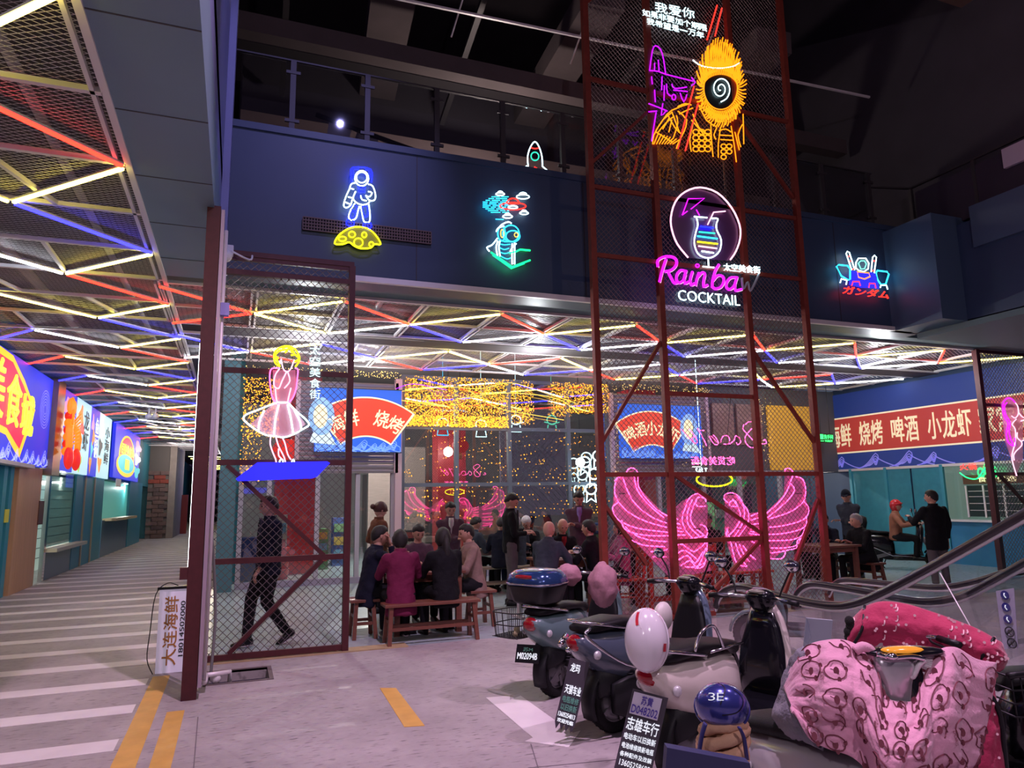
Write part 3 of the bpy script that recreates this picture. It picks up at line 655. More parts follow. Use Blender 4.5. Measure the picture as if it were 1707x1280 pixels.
# toilet sign
p=gy(1366,738,14.2); t=thing('toilet_sign','green glowing toilet sign hanging at the left end of the red band','sign',(p.x,14.2,p.z))
b=MB(); b.box((p.x,14.18,p.z),(p.x+.46,14.24,p.z+.24)); b.build('sign_case',mat('dark_green_case',(.01,.05,.02),.4),t)
b=MB(); text_into(b,'洗手间',(p.x+.14,14.175,p.z+.10),(1,0,0),(0,0,1),.30,.11,(0,-1,0),.003,.01); text_into(b,'TOILET',(p.x+.16,14.175,p.z+.025),(1,0,0),(0,0,1),.26,.05,(0,-1,0),.003,.01)
b.box((p.x+.02,14.17,p.z+.09),(p.x+.06,14.175,p.z+.22)); b.box((p.x+.075,14.17,p.z+.09),(p.x+.115,14.175,p.z+.22)); b.box((p.x+.02,14.17,p.z+.04),(p.x+.13,14.175,p.z+.055)); b.build('lettering',emit('sign_green',(.05,1,.2),1.3),t)
for dx in (.08,.38):
    b=MB(); b.tube([(p.x+dx,14.21,p.z+.24),(p.x+dx,14.21,4.4)],.008,5); b.build('hanger_rod',M_steel,t)
# bottle on ledge by capped man
# ---------------- left wall boards (X=-3.93, facing +X)
XL=-3.93
def ly(px,py=700): return gx(px,py,XL).y
def lboard(name,label,px0,px1,m,z0=2.45,z1=4.35):
    y0,y1=ly(px0),ly(px1); t=thing(name,label,'signboard',(XL,(y0+y1)/2,z0))
    b=MB(); b.box((XL,y0,z0),(XL+.10,y1-.01,z1)); b.build('light_box',m,t)
    return t,Frame((XL+.10,y0,z0),(0,1,0),(0,0,1),(1,0,0)),y1-y0
M_lblue=mat('left_board_blue',(.04,.05,.55),.5,emis=(.03,.045,.80),es=0.390)
M_lpale=mat('left_board_pale',(.6,.8,.85),.5,emis=(.5,.8,.88),es=0.450)
M_lcrim=mat('left_board_crimson',(.75,.03,.10),.5,emis=(.9,.03,.10),es=0.450)
M_lgold=mat('left_board_gold',(.9,.6,.05),.5,emis=(1,.6,.04),es=0.510)
M_lyel=mat('left_board_yellow',(.9,.85,.1),.5,emis=(.95,.9,.08),es=0.540)
M_lline=mat('left_board_line',(.5,.55,.9),.5,emis=(.4,.45,1),es=0.420)
t,F,wd=lboard('food_city_signboard','huge blue light box with a crimson fan lettered in yellow at the left edge',-60,75,M_lblue)
y0=F.o.y; tip=ly(47)-y0; cu_=tip-3.6
pts=[(tip,1.12),(ly(24)-y0,1.62),(ly(0)-y0,1.95),(cu_-.3,2.0)]; low=[(cu_-.3,.55),(ly(0)-y0,.42),(ly(20)-y0,.12),(ly(27)-y0,.04)]
b=MB(); b.add([F.p(u,v*.93+.05,.006) for u,v in pts+low],[tuple(range(8))]); b.build('fan_border',M_lgold,t)
b=MB(); q=[(tip-.22,1.10),(ly(22)-y0,1.5),(ly(0)-y0,1.82),(cu_-.3,1.85),(cu_-.3,.68),(ly(0)-y0,.55),(ly(20)-y0,.28),(ly(25)-y0,.22)]; b.add([F.p(u,v*.93+.05,.012) for u,v in q],[tuple(range(8))]); b.build('fan_panel',M_lcrim,t)
b=MB()
for c,a0,a1,v0,v1 in (('城',22,43,.52,1.30),('食',-6,19,.62,1.55),('美',-45,-12,.7,1.7)):
    ya,yb=ly(a0)-y0,ly(a1)-y0; text_into(b,c,F.p(ya,v0*.93+.05,.018),(0,1,0),(0,0,1),yb-ya,v1-v0,(1,0,0),.02,.012)
b.build('lettering',M_lyel,t)
b=MB(); waves(b,F,wd,.5,.5,10,3,.016,.02); b.build('wave_print',M_lline,t)
b=MB()
for k in range(6):
    ribbon(b,[F.p(wd-.55+math.cos(a)*(.10+.06*k),1.2+math.sin(a)*(.10+.06*k)) for a in [2*PI*j/16 for j in range(17)]],.01,F.n,0,.006)
b.build('scroll_print',M_lline,t)
# brass column and lobster
f=MB(); f.box((-3.95,ly(75),2.3),(-3.72,ly(88),4.4)); 
o=tag(f.build('brass_column',mat('brushed_brass',(.35,.27,.16),.35,.8)),'brushed brass column cladding behind the orange lobster figure','column')
lob=thing('lobster_figure','orange and red relief lobster hanging beside the brass column','lobster',(-3.6,ly(84),2.4))
Ml=mat('lobster_orange',(.85,.25,.02),.4,emis=(1,.28,.02),es=.45); Ml2=mat('lobster_red',(.75,.03,.02),.4,emis=(.9,.03,.02),es=.4)
FL=Frame((-3.6,ly(76),2.3),(0,1,0),(0,0,1),(1,0,0)); Wl=ly(95)-ly(76)
for k in range(6):
    b=MB(); b.ball(FL.p(Wl*.62,.55+.16*k),(.10,Wl*(.30-.02*k),.12),12,8); b.build('shell_segment',Ml2 if k%2 else Ml,lob)
for sgn in (-1,1):
    b=MB(); b.tube(smooth_pts([FL.p(Wl*.5,1.15,.05),FL.p(Wl*(.5+.45*sgn),1.0,.12),FL.p(Wl*(.5+.42*sgn),.6,.14)],4),[.07]*9,8); b.build('arm',Ml,lob)
    b=MB(); b.ball(FL.p(Wl*(.5+.38*sgn),.38,.14),(.09,Wl*.22,.26),12,8); b.build('claw',Ml2,lob)
b=MB()
for k in range(8):
    for sgn in (-1,1): b.tube([FL.p(Wl*.5,.7+.07*k,.1),FL.p(Wl*(.5+.4*sgn),.8+.09*k,.16)],.022,5)
for k in range(5): b.ball(FL.p(Wl*(.3+.1*k),1.55+(.05 if k==2 else 0),.05),(.06,Wl*.1,.18),8,6)
b.build('legs',Ml,lob,kind='stuff')
def calli(t,F,s,u0,u1,v0,v1,m):
    b=MB(); n=len(s); h=(v1-v0)/n
    for i,c in enumerate(s): text_into(b,c,F.p(u0,v1-(i+1)*h+.03,.012),(0,1,0),(0,0,1),u1-u0,h*.9,(1,0,0),.004,.02)
    b.build('lettering',m,t)
def blobs(t,F,w,seed,cols,u0,u1,name='painted_figure'):
    random.seed(seed)
    for k,m in enumerate(cols):
        b=MB(); u=w*(u0+(u1-u0)*random.random()); v=.15+1.5*(k+.5)/len(cols); pts=[]
        n=12
        for i in range(n):
            a=2*PI*i/n; r=1+.35*math.sin(3*a+k)+.2*random.random(); pts.append(F.p(u+math.cos(a)*w*.13*r,v+math.sin(a)*.20*r,.006+.002*k))
        b.add(pts,[tuple(range(n))]); b.build(name,m,t)
Mt=[mat('print_'+n,c,.5,emis=c,es=0.360) for n,c in (('orange',(.95,.35,.05)),('pink',(.9,.35,.6)),('cyan',(.1,.7,.8)),('lime',(.55,.85,.1)),('white',(.8,.85,.9)),('ink',(.02,.03,.05)),('red',(.85,.06,.05)))]
t,F,wd=lboard('picture_signboard','blue light box with white brush characters 烧烤 behind the lobster',88,119,M_lblue); calli(t,F,'烧烤',wd*.55,wd*.9,.55,1.75,Mt[4]); blobs(t,F,wd,1,[Mt[1],Mt[2],Mt[4],Mt[4],Mt[1]],.15,.4)
t,F,wd=lboard('picture_signboard','pale light box with dark brush characters 龙虾 next after the blue one',119,145,M_lpale); calli(t,F,'龙虾',wd*.5,wd*.85,.6,1.7,Mt[5]); blobs(t,F,wd,2,[Mt[3],Mt[2],Mt[0],Mt[6],Mt[0]],.15,.4)
t,F,wd=lboard('picture_signboard','narrow blue light box with an orange and cyan figure and 鱼锅',145,160,M_lblue); calli(t,F,'鱼锅',wd*.5,wd*.9,.5,1.7,Mt[4]); blobs(t,F,wd,3,[Mt[0],Mt[2],Mt[0],Mt[1]],.15,.4)
t,F,wd=lboard('picture_signboard','narrow pale light box with a thin ink figure, last before the gap',160,181,M_lpale); calli(t,F,'小海鲜',wd*.5,wd*.85,.4,1.6,Mt[5]); blobs(t,F,wd,4,[Mt[0],Mt[5],Mt[4]],.15,.35)
t,F,wd=lboard('beer_signboard','blue light box with a red arch and a round yellow beer mug emblem',189,232,M_lblue,2.55,4.40)
b=MB(); disc(b,F,wd*.45,.85,wd*.31,.75,.006,n=28); b.build('arch_border',M_lgold,t); b=MB(); disc(b,F,wd*.45,.85,wd*.27,.68,.012,n=28); b.build('arch_panel',M_lcrim,t)
b=MB(); text_into(b,'百姓美食街',F.p(wd*.2,.88,.018),(0,1,0),(0,0,1),wd*.5,.38,(1,0,0),.005,.02); b.build('lettering',M_lyel,t)
b=MB(); disc(b,F,wd*.42,.5,wd*.36,.42,.022,n=28); b.build('round_border',M_lgold,t); b=MB(); disc(b,F,wd*.42,.55,wd*.31,.33,.028,n=28); b.build('round_panel',Mt[2],t)
b=MB(); b.box((F.o.x+.03,F.o.y+wd*.36,F.o.z+.35),(F.o.x+.06,F.o.y+wd*.5,F.o.z+.72)); b.build('mug_print',M_lyel,t)
blobs(t,F,wd,6,[Mt[2],Mt[4],Mt[1]],.9,.9)
# stalls under the left boards
ls=thing('left_stall_front','teal stall front with glass door and wood-clad pier at the left edge','stall',(XL,18,0))
b=MB(); b.box((XL-.3,12,0),(XL-.05,ly(18,900),2.42)); b.build('glass_door',mat('teal_glass',(.08,.30,.33),.15),ls)
for px in (2,13): 
    y=ly(px,850); b=MB(); b.box((XL-.05,y-.1,0),(XL+.02,y+.12,2.42)); b.build('teal_post',M_teal,ls)
b=MB(); b.box((XL-.05,ly(20,850),0),(XL+.06,ly(60,850),2.42)); b.build('wood_pier',mat('orange_wood_cladding',(.64,.36,.20),.45,var=.2,vs=3,stretch=(6,6,.4)),ls)
b=MB(); b.box((XL+.06,ly(58,850),1.25),(XL+.08,ly(66,850),1.75)); b.build('house_number_plate',mat('brown_plate',(.12,.05,.04),.5),ls)
b=MB(); b.box((XL,12,2.38),(XL+.18,ly(48),2.45)); b.build('awning_tube',M_frame,ls)
b=MB(); p=gx(6,860,XL); b.box((XL+.02,p.y-.05,p.z-.12),(XL+.03,p.y+.22,p.z+.12)); b.build('yellow_notice',mat('yellow_notice',(.8,.75,.08),.5),ls)
l2=thing('tiled_stall','tiled kitchen stall with a long glass window and pale sill below the picture boards','stall',(XL,24,0))
ya,yb=ly(72,900),ly(118,900)
b=MB(); b.box((XL-.9,ya-4,0),(XL-.8,yb+8,2.45)); b.build('tiled_back',mat('white_tiles',(.45,.47,.42),.3,emis=(.5,.6,.5),es=.22),l2)  # tiles glow slightly in place of lighting inside the stall
for i in range(9):
    b=MB(); b.box((XL-.80,ya-4,.3+.25*i),(XL-.79,yb+8,.315+.25*i)); b.build('tile_joint',M_steel,l2)
b=MB(); b.box((XL-.02,ya,.75),(XL-.01,yb,2.42)); b.build('window_glass',M_glass,l2)
b=MB(); b.box((XL-.05,ya,.62),(XL+.28,yb+.6,.70)); b.build('sill_shelf',mat('cream_sill',(.62,.58,.42),.5),l2)
b=MB(); b.box((XL-.05,ya,0),(XL+.02,yb+.6,.62)); b.build('lower_panel',mat('slate_teal_panel',(.08,.17,.22),.3),l2)
b=MB(); b.box((XL-.03,ya-.1,0),(XL+.05,ya+.08,2.45)); b.build('chrome_jamb',M_chrome,l2)
for px0,px1 in ((118,132),(133,148),(150,165)):
    y0,y1=ly(px0,900),ly(px1,900); b=MB(); b.box((XL-.04,y0,0),(XL+.03,y1,2.45)); b.build('door_leaf',M_teal,l2)
for px in (132,148):
    y0=ly(px,900); b=MB(); b.box((XL,y0-.03,0),(XL+.06,y0+.1,2.45)); b.build('brass_strip',mat('pale_brass',(.5,.42,.28),.4,.5),l2)
l3=thing('serving_hatch_stall','teal stall with an open serving hatch and wooden counter under the beer board','stall',(XL,33,0))
y0,y1=ly(168,880),ly(230,880)
b=MB(); b.box((XL-.05,y0,0),(XL+.02,y1,1.15)); b.build('lower_panel',mat('slate_blue_lower',(.08,.16,.24),.35),l3)
b=MB(); b.box((XL-.4,y0,1.15),(XL-.3,y1,2.5)); b.build('hatch_back',mat('mint_back',(.12,.32,.28),.4,emis=(.15,.5,.4),es=.2),l3)  # faint glow of the back wall imitates a lit hatch
b=MB(); b.box((XL-.05,ly(176,830),1.12),(XL+.35,ly(214,830),1.20)); b.build('counter',mat('light_wood',(.62,.48,.28),.5),l3)
b=MB(); b.box((XL-.04,ly(214,830),0),(XL+.04,y1+.3,2.55)); b.build('door_leaf',M_teal,l3)
b=MB(); b.box((XL+.10,ly(188,795),2.25),(XL+.12,ly(196,795),2.52)); b.build('notice_card',M_white,l3)
# hanging camera / sensors under the corridor ceiling
for i,(px,py) in enumerate([(248,694),(259,694)]):
    p=gz(px,py,4.15); b=MB(); b.ball((p.x,p.y,p.z),.10,12,8); b.box((p.x-.02,p.y-.02,p.z+.08),(p.x+.02,p.y+.02,4.4)); tag(b.build('dome_speaker',M_white),f'{["left","right"][i]} white dome hanging under the corridor ceiling','dome')

# ---------------- upper floor behind the fascia
M_up=mat('upper_beige_wall',(.17,.12,.115),.8,var=.15,vs=.6)
f=MB(); f.box((-.2,12.6,7.6),(11.5,12.8,8.55)); struct('wall_upper_band',f,M_up)
f=MB(); f.box((-.2,13.2,6.2),(11.5,13.4,10.5)); f.box((11.8,2,6.0),(12.0,13,14)); struct('wall_upper_back',f,mat('upper_dark_wall',(.055,.048,.062),.85,var=.3,vs=1.2))
f=MB(); f.box((-.3,9.2,6.15),(11.5,13.3,6.25)); struct('floor_upper',f,M_void)
f=MB(); f.box((-3,-2,13.5),(18,26,13.8)); f.box((-3,17,6),(18,17.2,13.8)); struct('ceiling_atrium',f,mat('atrium_ceiling',(.045,.038,.045),.9,var=.4,vs=1.0))
rl=thing('balcony_railing','glass balcony railing with black posts along the upper floor edge','railing',(4,9.0,6.34))
xs=[-.2,.48,1.45,2.42,3.41,4.37,5.35,6.35,7.35,8.35,9.4,10.5]
for x in xs[1:]:
    b=MB(); b.box((x-.035,8.97,6.34),(x+.035,9.03,7.38)); b.box((x-.09,8.96,6.50),(x+.09,8.99,6.54)); b.box((x-.09,8.96,7.18),(x+.09,8.99,7.22)); b.build('post',M_steel,rl)
for a,c in zip(xs[:-1],xs[1:]):
    b=MB(); b.box((a+.04,8.99,6.42),(c-.04,9.005,7.36)); b.build('glass_panel',glass('railing_glass',(.90,.92,.95),.03),rl)
b=MB(); b.beam((-.3,9,7.385),(10.6,9,7.385),.03,.02); b.build('top_rail',M_steel,rl)
# slanted ribbed panels of an upper escalator seen behind the glass
for i in range(12):
    x=1.0+i*.42; b=MB(); b.poly([(x,10.4,6.6-.02*i),(x+.34,10.4,6.6-.03*i),(x+.44,10.4,7.35-.09*i),(x+.10,10.4,7.37-.09*i)],(0,.04,0)); 
    if i==0: ue=thing('upper_escalator','grey ribbed escalator side panels behind the balcony glass','escalator',(3.5,10.4,6.3))
    b.build('side_panel',mat('dim_grey_panel',(.20,.18,.22),.6),ue)
b=MB(); b.tube([(.9,10.38,7.45),(6.1,10.38,6.35)],.04,8); b.build('handrail',M_black,ue)
# roof trusses and beams, dim
M_tr=mat('dim_concrete',(.085,.065,.07),.85,var=.3,vs=2); M_tr2=mat('brown_concrete',(.13,.075,.06),.85,var=.25,vs=1)
def rb(name,p,q,wd,h,m,lab,cat='beam'):
    b=MB(); b.beam(p,q,wd,h); o=b.build(name,m); o['kind']='structure'; return o
rb('ceiling_beam_truss',(-.5,11.8,9.5),(11.5,11.8,9.5),.35,.5,M_void,'');rb('ceiling_beam_truss',(-.5,10.4,8.7),(11.5,10.4,8.7),.25,.3,M_tr,'')
for x in (1.9,5.2,8.6): rb('ceiling_beam_cross',(x,9,9.6),(x+.6,15,9.9),.7,.4,M_tr,'')
for x in (.3,3.4,6.6): rb('ceiling_beam_cross',(x,6.5,10.6),(x+.2,13,9.2),.10,.10,M_steel,'')
rb('ceiling_beam_conduit',(-.3,9.6,9.05),(11,9.2,9.10),.035,.035,M_frame,'')
for x in (2.9,5.0,7.4): rb('ceiling_beam_hanger',(x,9.9,8.9),(x+.4,8.7,10.8),.02,.02,M_frame,'')
f=MB(); f.box((6.2,3.5,10.2),(16,7.8,10.9)); o=struct('ceiling_concrete_slab',f,M_tr2)
f=MB(); f.box((12.6,8.6,4.4),(13.2,9.2,12)); struct('wall_upper_column',f,M_tr)
f=MB(); f.box((12.1,10.5,6.0),(12.3,18,9.5)); 
rr=thing('right_balcony_railing','dark balcony railing at the upper right corner above the navy pier','railing',(11.3,8,6.2))
for x,y in [(11.3,8.8),(11.3,7.6),(11.3,6.4),(11.3,5.2)]:
    b=MB(); b.box((x-.03,y-.03,6.1),(x+.03,y+.03,7.1)); b.build('post',M_steel,rr)
b=MB(); b.beam((11.3,8.8,7.12),(11.3,4,7.12),.05,.03); b.beam((10.5,9,7.12),(11.3,8.8,7.12),.05,.03); b.build('top_rail',M_steel,rr)
b=MB(); b.box((11.28,4,6.15),(11.32,8.7,7.0)); b.build('dark_infill',mat('dark_violet_panel',(.035,.025,.045),.6),rr)
p=gx(1675,270,11.25); b=MB(); b.box((11.20,p.y-.9,p.z-.12),(11.26,p.y,p.z+.20)); tag(b.build('notice_panel',mat('lilac_notice',(.55,.46,.55),.5)),'small pale lilac notice panel on the upper right railing','panel')
# ================================================================ WIRE SCREENS AND TOWER
def screen(name,label,posts,bars,diags,x0,x1,z0,z1,y,sp,m,mw,pw=.07,wd=.006):
    t=thing(name,label,'wire screen',((x0+x1)/2,y,z0))
    for x,za,zb in posts:
        b=MB(); b.box((x-pw/2,y-pw/2,za),(x+pw/2,y+pw/2,zb)); b.build('post',m,t)
    for (xa,xb,z) in bars:
        b=MB(); b.box((xa,y-.02,z-.03),(xb,y+.02,z+.03)); b.build('cross_bar',m,t)
    for p,q in diags:
        b=MB(); b.beam((p[0],y+.01,p[1]),(q[0],y+.01,q[1]),.045,.05,up=(0,1,0)); b.build('brace',m,t)
    b=MB(); W=x1-x0; H=z1-z0
    for sg in (1,-1):
        k=-W
        while k<H:
            # line z=z0+k+ (x-x0)  or mirrored
            xa=max(x0,x0-k); xb=min(x1,x0+H-k)
            if xb-xa>.01:
                za=z0+k+(xa-x0); zb=z0+k+(xb-x0)
                if sg>0: p,q=V((xa,y+.03,za)),V((xb,y+.03,zb))
                else: p,q=V((x0+x1-xa,y+.037,za)),V((x0+x1-xb,y+.037,zb))
                b.beam(p,q,wd,wd)
            k+=sp
    b.build('chain_link_mesh',mw,t,kind='stuff')
    return t
YT=8.35
ls_=screen('wire_screen','maroon framed chain link screen on the left with the woman neon on it',[(-.24,0,4.43),(1.20,0,4.43)],[(-.24,1.2,2.08),(-.24,1.2,1.03),(-.24,1.2,.05),(-.24,1.2,4.40),(-.24,1.2,3.10)],[((-.1,2.05),(.95,1.05)),((.0,.08),(.93,1.0))],-.24,1.2,.05,4.4,YT,.084,M_maroon,M_dwire,.07,.006)
b=MB(); b.box((-.26,YT-.03,4.20),(1.22,YT+.03,4.26)); b.box((-.26,YT-.03,4.42),(1.22,YT+.03,4.48)); b.build('double_header',M_maroon,ls_)
tw=screen('wire_tower','tall oxide red steel tower with chain link mesh carrying the cocktail sign',
 [(4.47,0,9.9),(5.53,0,9.9),(7.05,0,9.9),(8.15,0,9.9)],
 [(4.47,8.15,1.93),(5.53,7.05,3.05),(5.53,7.05,1.03),(4.47,8.15,5.95),(4.47,8.15,4.95),(4.47,8.15,7.6),(4.47,8.15,.06)],
 [((5.50,3.78),(4.5,2.35)),((5.6,1.93),(7.0,1.10)),((7.0,1.0),(6.0,.25)),((7.05,3.80),(8.12,2.4)),((4.5,1.55),(5.1,.75)),((8.1,1.55),(7.35,.25)),((5.50,7.3),(4.5,6.3)),((7.1,7.5),(8.1,6.3)),((5.5,9.9),(4.5,8.8))],4.47,8.15,.06,9.8,YT,.078,M_red_post,mat('oxide_wire',(.20,.13,.14),.5,.3),.085,.0055)
# base plate and front post of the corner
cp=thing('corner_post','heavy maroon corner post standing at the end of the corridor beam','post',(-.29,6.98,0))
b=MB(); b.box((-.36,6.92,0),(-.24,7.04,4.42)); b.build('main_post',M_maroon,cp)
b=MB(); b.box((-.235,6.90,.1),(-.205,7.06,4.38)); b.build('flange',mat('purple_lit_flange',(.42,.33,.42),.4,.3),cp)  # purple light on the flange is painted into its colour
b=MB(); b.box((-.365,6.99,1.1),(-.35,7.02,3.1)); b.build('light_strip',LED['cool white'],cp)
b=MB(); b.tube([(-.19,7.10,.12),(-.19,7.10,4.25)],.018,8); b.build('white_conduit',M_frame,cp)
b=MB(); b.box((-.42,6.90,1.0),(-.36,6.96,1.1)); b.build('bracket',M_maroon,cp)
b=MB(); b.tube(smooth_pts([(-.19,7.3,1.35),(-.15,7.5,.9),(-.13,7.6,.5),(-.15,7.6,.0)]),.014,6); tag(b.build('cable',mat('grey_cable',(.2,.2,.2),.5)),'grey cable hanging down beside the corner post','cable')
b=MB(); b.tube([(-.19,7.1,.10),(-.19,7.35,.10)],.03,8); b.tube([(-.19,7.35,.10),(.02,7.50,.08),(.02,7.52,-.05)],.022,8); tag(b.build('drain_pipe',M_frame),'short white drain pipe bending into the floor pit','pipe')
b=MB(); b.ball((-.1,7.45,.045),.05,10,6); tag(b.build('plastic_joint',M_white),'small round white plastic joint on the floor beside the pit','pipe joint')
b=MB()
for a,c in (((HX0-.04,HY0-.04,-.02),(HX1+.04,HY0,.006)),((HX0-.04,HY1,-.02),(HX1+.04,HY1+.04,.006)),((HX0-.04,HY0,-.02),(HX0,HY1,.006)),((HX1,HY0,-.02),(HX1+.04,HY1,.006))): b.box(a,c)
tag(b.build('drain',mat('rusty_angle',(.15,.12,.12),.7,.3)),'rusty angle frame around the open drain pit in the floor','drain')
# security camera on the corner
sc_=thing('security_camera','white security camera at the upper left corner of the left screen','camera',(-.15,8.2,4.4))
p=gy(376,424,8.2); b=MB(); b.box((p.x-.02,8.2,p.z-.0),(p.x+.08,8.28,p.z+.12)); b.build('bracket',M_white,sc_,bevel=.01)
b=MB(); b.ball((p.x,8.15,p.z-.03),.075,12,8); b.build('head',M_white,sc_); b=MB(); b.ball((p.x,8.08,p.z-.0),.02); b.ball((p.x,8.08,p.z-.05),.02); b.build('lens',M_black,sc_)
b=MB(); b.tube(smooth_pts([(p.x+.05,8.2,p.z+.05),(p.x+.25,8.25,p.z-.02),(p.x+.28,8.3,p.z+.05)]),.012,6); b.build('cable',M_white,sc_)
p=gy(371,517,7.1); b=MB(); b.box((-.24,7.04,p.z-.06),(p.x+.06,7.12,p.z+.06)); tag(b.build('junction_box',mat('blue_lit_box',(.35,.33,.75),.5)),'small blue-lit junction box on the corner post','box')  # blue-violet light is put into the box colour
p=gy(349,560,7.0)
# white shop sign leaning against the post
ws=thing('standing_signboard','white standing sign with rotated brown words 大连海鲜 beside the corner post','signboard',(-.52,8.15,0))
b=MB(); b.box((-.665,8.10,0),(-.375,8.16,.80)); b.build('panel',mat('sign_white_lilac',(.72,.68,.80),.5,emis=(.6,.55,.75),es=.12),ws)
b=MB(); b.box((-.685,8.085,.80),(-.355,8.175,.825)); b.build('top_cap',M_black,ws)
b=MB(); text_into(b,'大连海鲜',(-.487,8.098,.07),(0,0,1),(-1,0,0),.66,.125,(0,-1,0),.003,.02); b.build('brown_lettering',mat('brown_ink',(.45,.20,.05),.6),ws)
b=MB(); text_into(b,'18014502000',(-.424,8.098,.15),(0,0,1),(-1,0,0),.53,.042,(0,-1,0),.003,.015); b.build('phone_number',M_black,ws)
b=MB(); b.tube(smooth_pts([(-.5,8.12,.83),(-.60,8.10,.86),(-.70,8.10,.75),(-.73,8.10,.4),(-.74,8.08,.15),(-.68,8.05,.01)]),.005,5); b.build('wire',M_black,ws)

# ================================================================ NEON SIGNS
def crop(ox,oy,s): return lambda x,y:(ox+x/s,oy+y/s)
class Neon:
    def __init__(s,name,label,y,at,cat='neon sign',r=.009,plane='y'):
        s.y=y; p=s.P(at); s.t=thing(name,label,cat,p); s.r=r
    def P(s,q): return gy(q[0],q[1],s.y)
    def line(s,name,col,polys,T=lambda x,y:(x,y),sm=3,closed=False,r=None):
        b=MB()
        for pl in polys:
            pts=[s.P(T(*q)) for q in pl]
            if sm and len(pts)>2: pts=smooth_pts(pts,sm,closed)
            b.tube(pts,r or s.r,5,closed=closed)
        b.build(name,NEON[col],s.t)
    def back(s,pts,T,m=None,name='acrylic_back',d=.03):
        b=MB(); b.poly([s.P(T(*q))+V((0,d,0)) for q in pts],(0,.006,0)); b.build(name,m or M_acryl,s.t,recalc=True)
    def fill(s,name,pts,T,m,d=.02):
        b=MB(); b.poly([s.P(T(*q))+V((0,d,0)) for q in pts],(0,.004,0)); b.build(name,m,s.t,recalc=True)
def ell(cx,cy,rx,ry,n=14,a0=0,a1=360): return [(cx+rx*math.cos(math.radians(a0+(a1-a0)*i/n)),cy+ry*math.sin(math.radians(a0+(a1-a0)*i/n))) for i in range(n if a1-a0>=360 else n+1)]
T7=crop(540,230,4.492)
# astronaut
N=Neon('astronaut_neon','white and blue astronaut neon standing on a yellow moon, on the navy fascia',YF-.10,(600,400),r=.009)
N.line('helmet','white',[ell(283,302,50,57)],T7,closed=True); N.line('visor','white',[ell(283,295,40,40)],T7,closed=True)
N.line('suit_outline','white',[[(238,335),(205,345),(190,385),(165,440),(148,505),(170,522),(200,500),(212,460),(235,400)],[(330,345),(365,360),(385,420),(380,462),(345,470),(318,440)],[(238,400),(218,450),(245,485),(290,500),(330,490),(348,465)],[(232,490),(205,530),(185,590),(205,615),(240,600),(255,545),(265,510)],[(275,510),(285,560),(300,625),(340,628),(345,570),(335,490)],[(180,440),(215,450)],[(160,480),(205,500)],[(275,430),(285,460),(320,470)],[(330,400),(360,410),(340,440),(310,430)],[(195,375),(225,385)]],T7)
N.line('backpack','blue',[[(210,330),(203,280),(215,222),(350,235),(356,330)],[(225,300),(220,240),(260,235)],[(340,300),(338,245),(310,238)]],T7)
N.line('chest_unit','blue',[[(255,362),(312,370),(306,408),(258,400)],[(268,372),(300,378),(298,398),(268,394)]],T7,sm=0,closed=True)
N.line('thighs','blue',[[(215,505),(245,510),(240,545),(205,535)],[(285,515),(325,515),(325,585),(295,580)],[(205,550),(235,560),(225,600),(195,590)]],T7,sm=2,closed=True)
N.line('boots','blue',[[(180,612),(170,650),(215,660),(225,622)],[(298,640),(302,670),(345,678),(352,640)],[(190,630),(205,640)],[(315,655),(335,660)]],T7,closed=True,sm=2)
N.line('moon','yellow',[[(80,790),(110,730),(180,680),(250,665),(330,680),(390,730),(425,795),(380,795),(350,822),(280,827),(230,810),(190,780),(140,795)]],T7,closed=True,r=.011)
N.line('craters','yellow',[ell(210,722,24,22,10),ell(302,725,17,20,10),ell(138,755,28,18,10),ell(258,782,33,32,12),ell(355,795,16,18,8)],T7,closed=True,r=.009)
N.fill('moon_backing',[(80,790),(110,730),(180,680),(250,665),(330,680),(390,730),(425,795),(380,795),(350,822),(280,827),(230,810),(190,780),(140,795)],T7,mat('moon_backing',(.25,.24,.03),.5),.03)
# flying saucer scene
N=Neon('flying_saucer_neon','teal neon of a red flying saucer above a helmeted figure on a green base',YF-.10,(850,400),r=.010)
for i,(x,y,w_) in enumerate([(1320,420,32),(1490,440,48),(1375,588,36),(1498,562,32)]):
    N.line('cloud','white',[ell(x,y,w_,w_*.33,10),ell(x,y-w_*.42,w_*.5,w_*.25,8,180,360)],T7,closed=True,r=.008)
N.line('saucer','red',[ell(1415,510,97,26,16),ell(1415,490,45,38,10,180,360)],T7,closed=True); N.line('saucer_window','white',[ell(1415,518,34,11,8)],T7,closed=True)
random.seed(9); seg=[]
for k in range(10):
    y=440+k*13; x0=1190+max(0,(3-k))*22+max(0,k-6)*20; x1=1385
    x=x0
    while x<x1: L=random.uniform(30,90); seg.append([(x,y),(min(x+L,x1),y)]); x+=L+16
N.line('sky_dashes','cyan',seg+[[(1285,608),(1345,610)]],T7,sm=0,r=.006)
N.line('helmet','cyan',[ell(1400,715,62,62,14),ell(1415,735,52,42,12),ell(1330,715,28,55,12)],T7,closed=True,r=.009)
N.line('eye','gold',[ell(1440,725,14,16,6),ell(1335,715,12,30,8)],T7,closed=True,r=.007)
N.line('white_arcs','white',[[(1300,690),(1330,650),(1380,628),(1405,640)],[(1290,700),(1310,670),(1350,660)],[(1300,750),(1260,800),(1220,820),(1240,850)],[(1302,770),(1290,820),(1300,880)],[(1318,770),(1310,820),(1320,885)],[(1410,790),(1408,870),(1410,945)],[(1428,785),(1428,870),(1428,945)],[(1395,850),(1410,820),(1440,790)]],T7)
N.line('body_arcs','cyan',[[(1310,755),(1350,775),(1400,775)],[(1310,790),(1350,800),(1395,795)],[(1315,820),(1350,835),(1385,825)],[(1320,855),(1355,865),(1395,855)],[(1325,885),(1370,905),(1405,895)]],T7,r=.007)
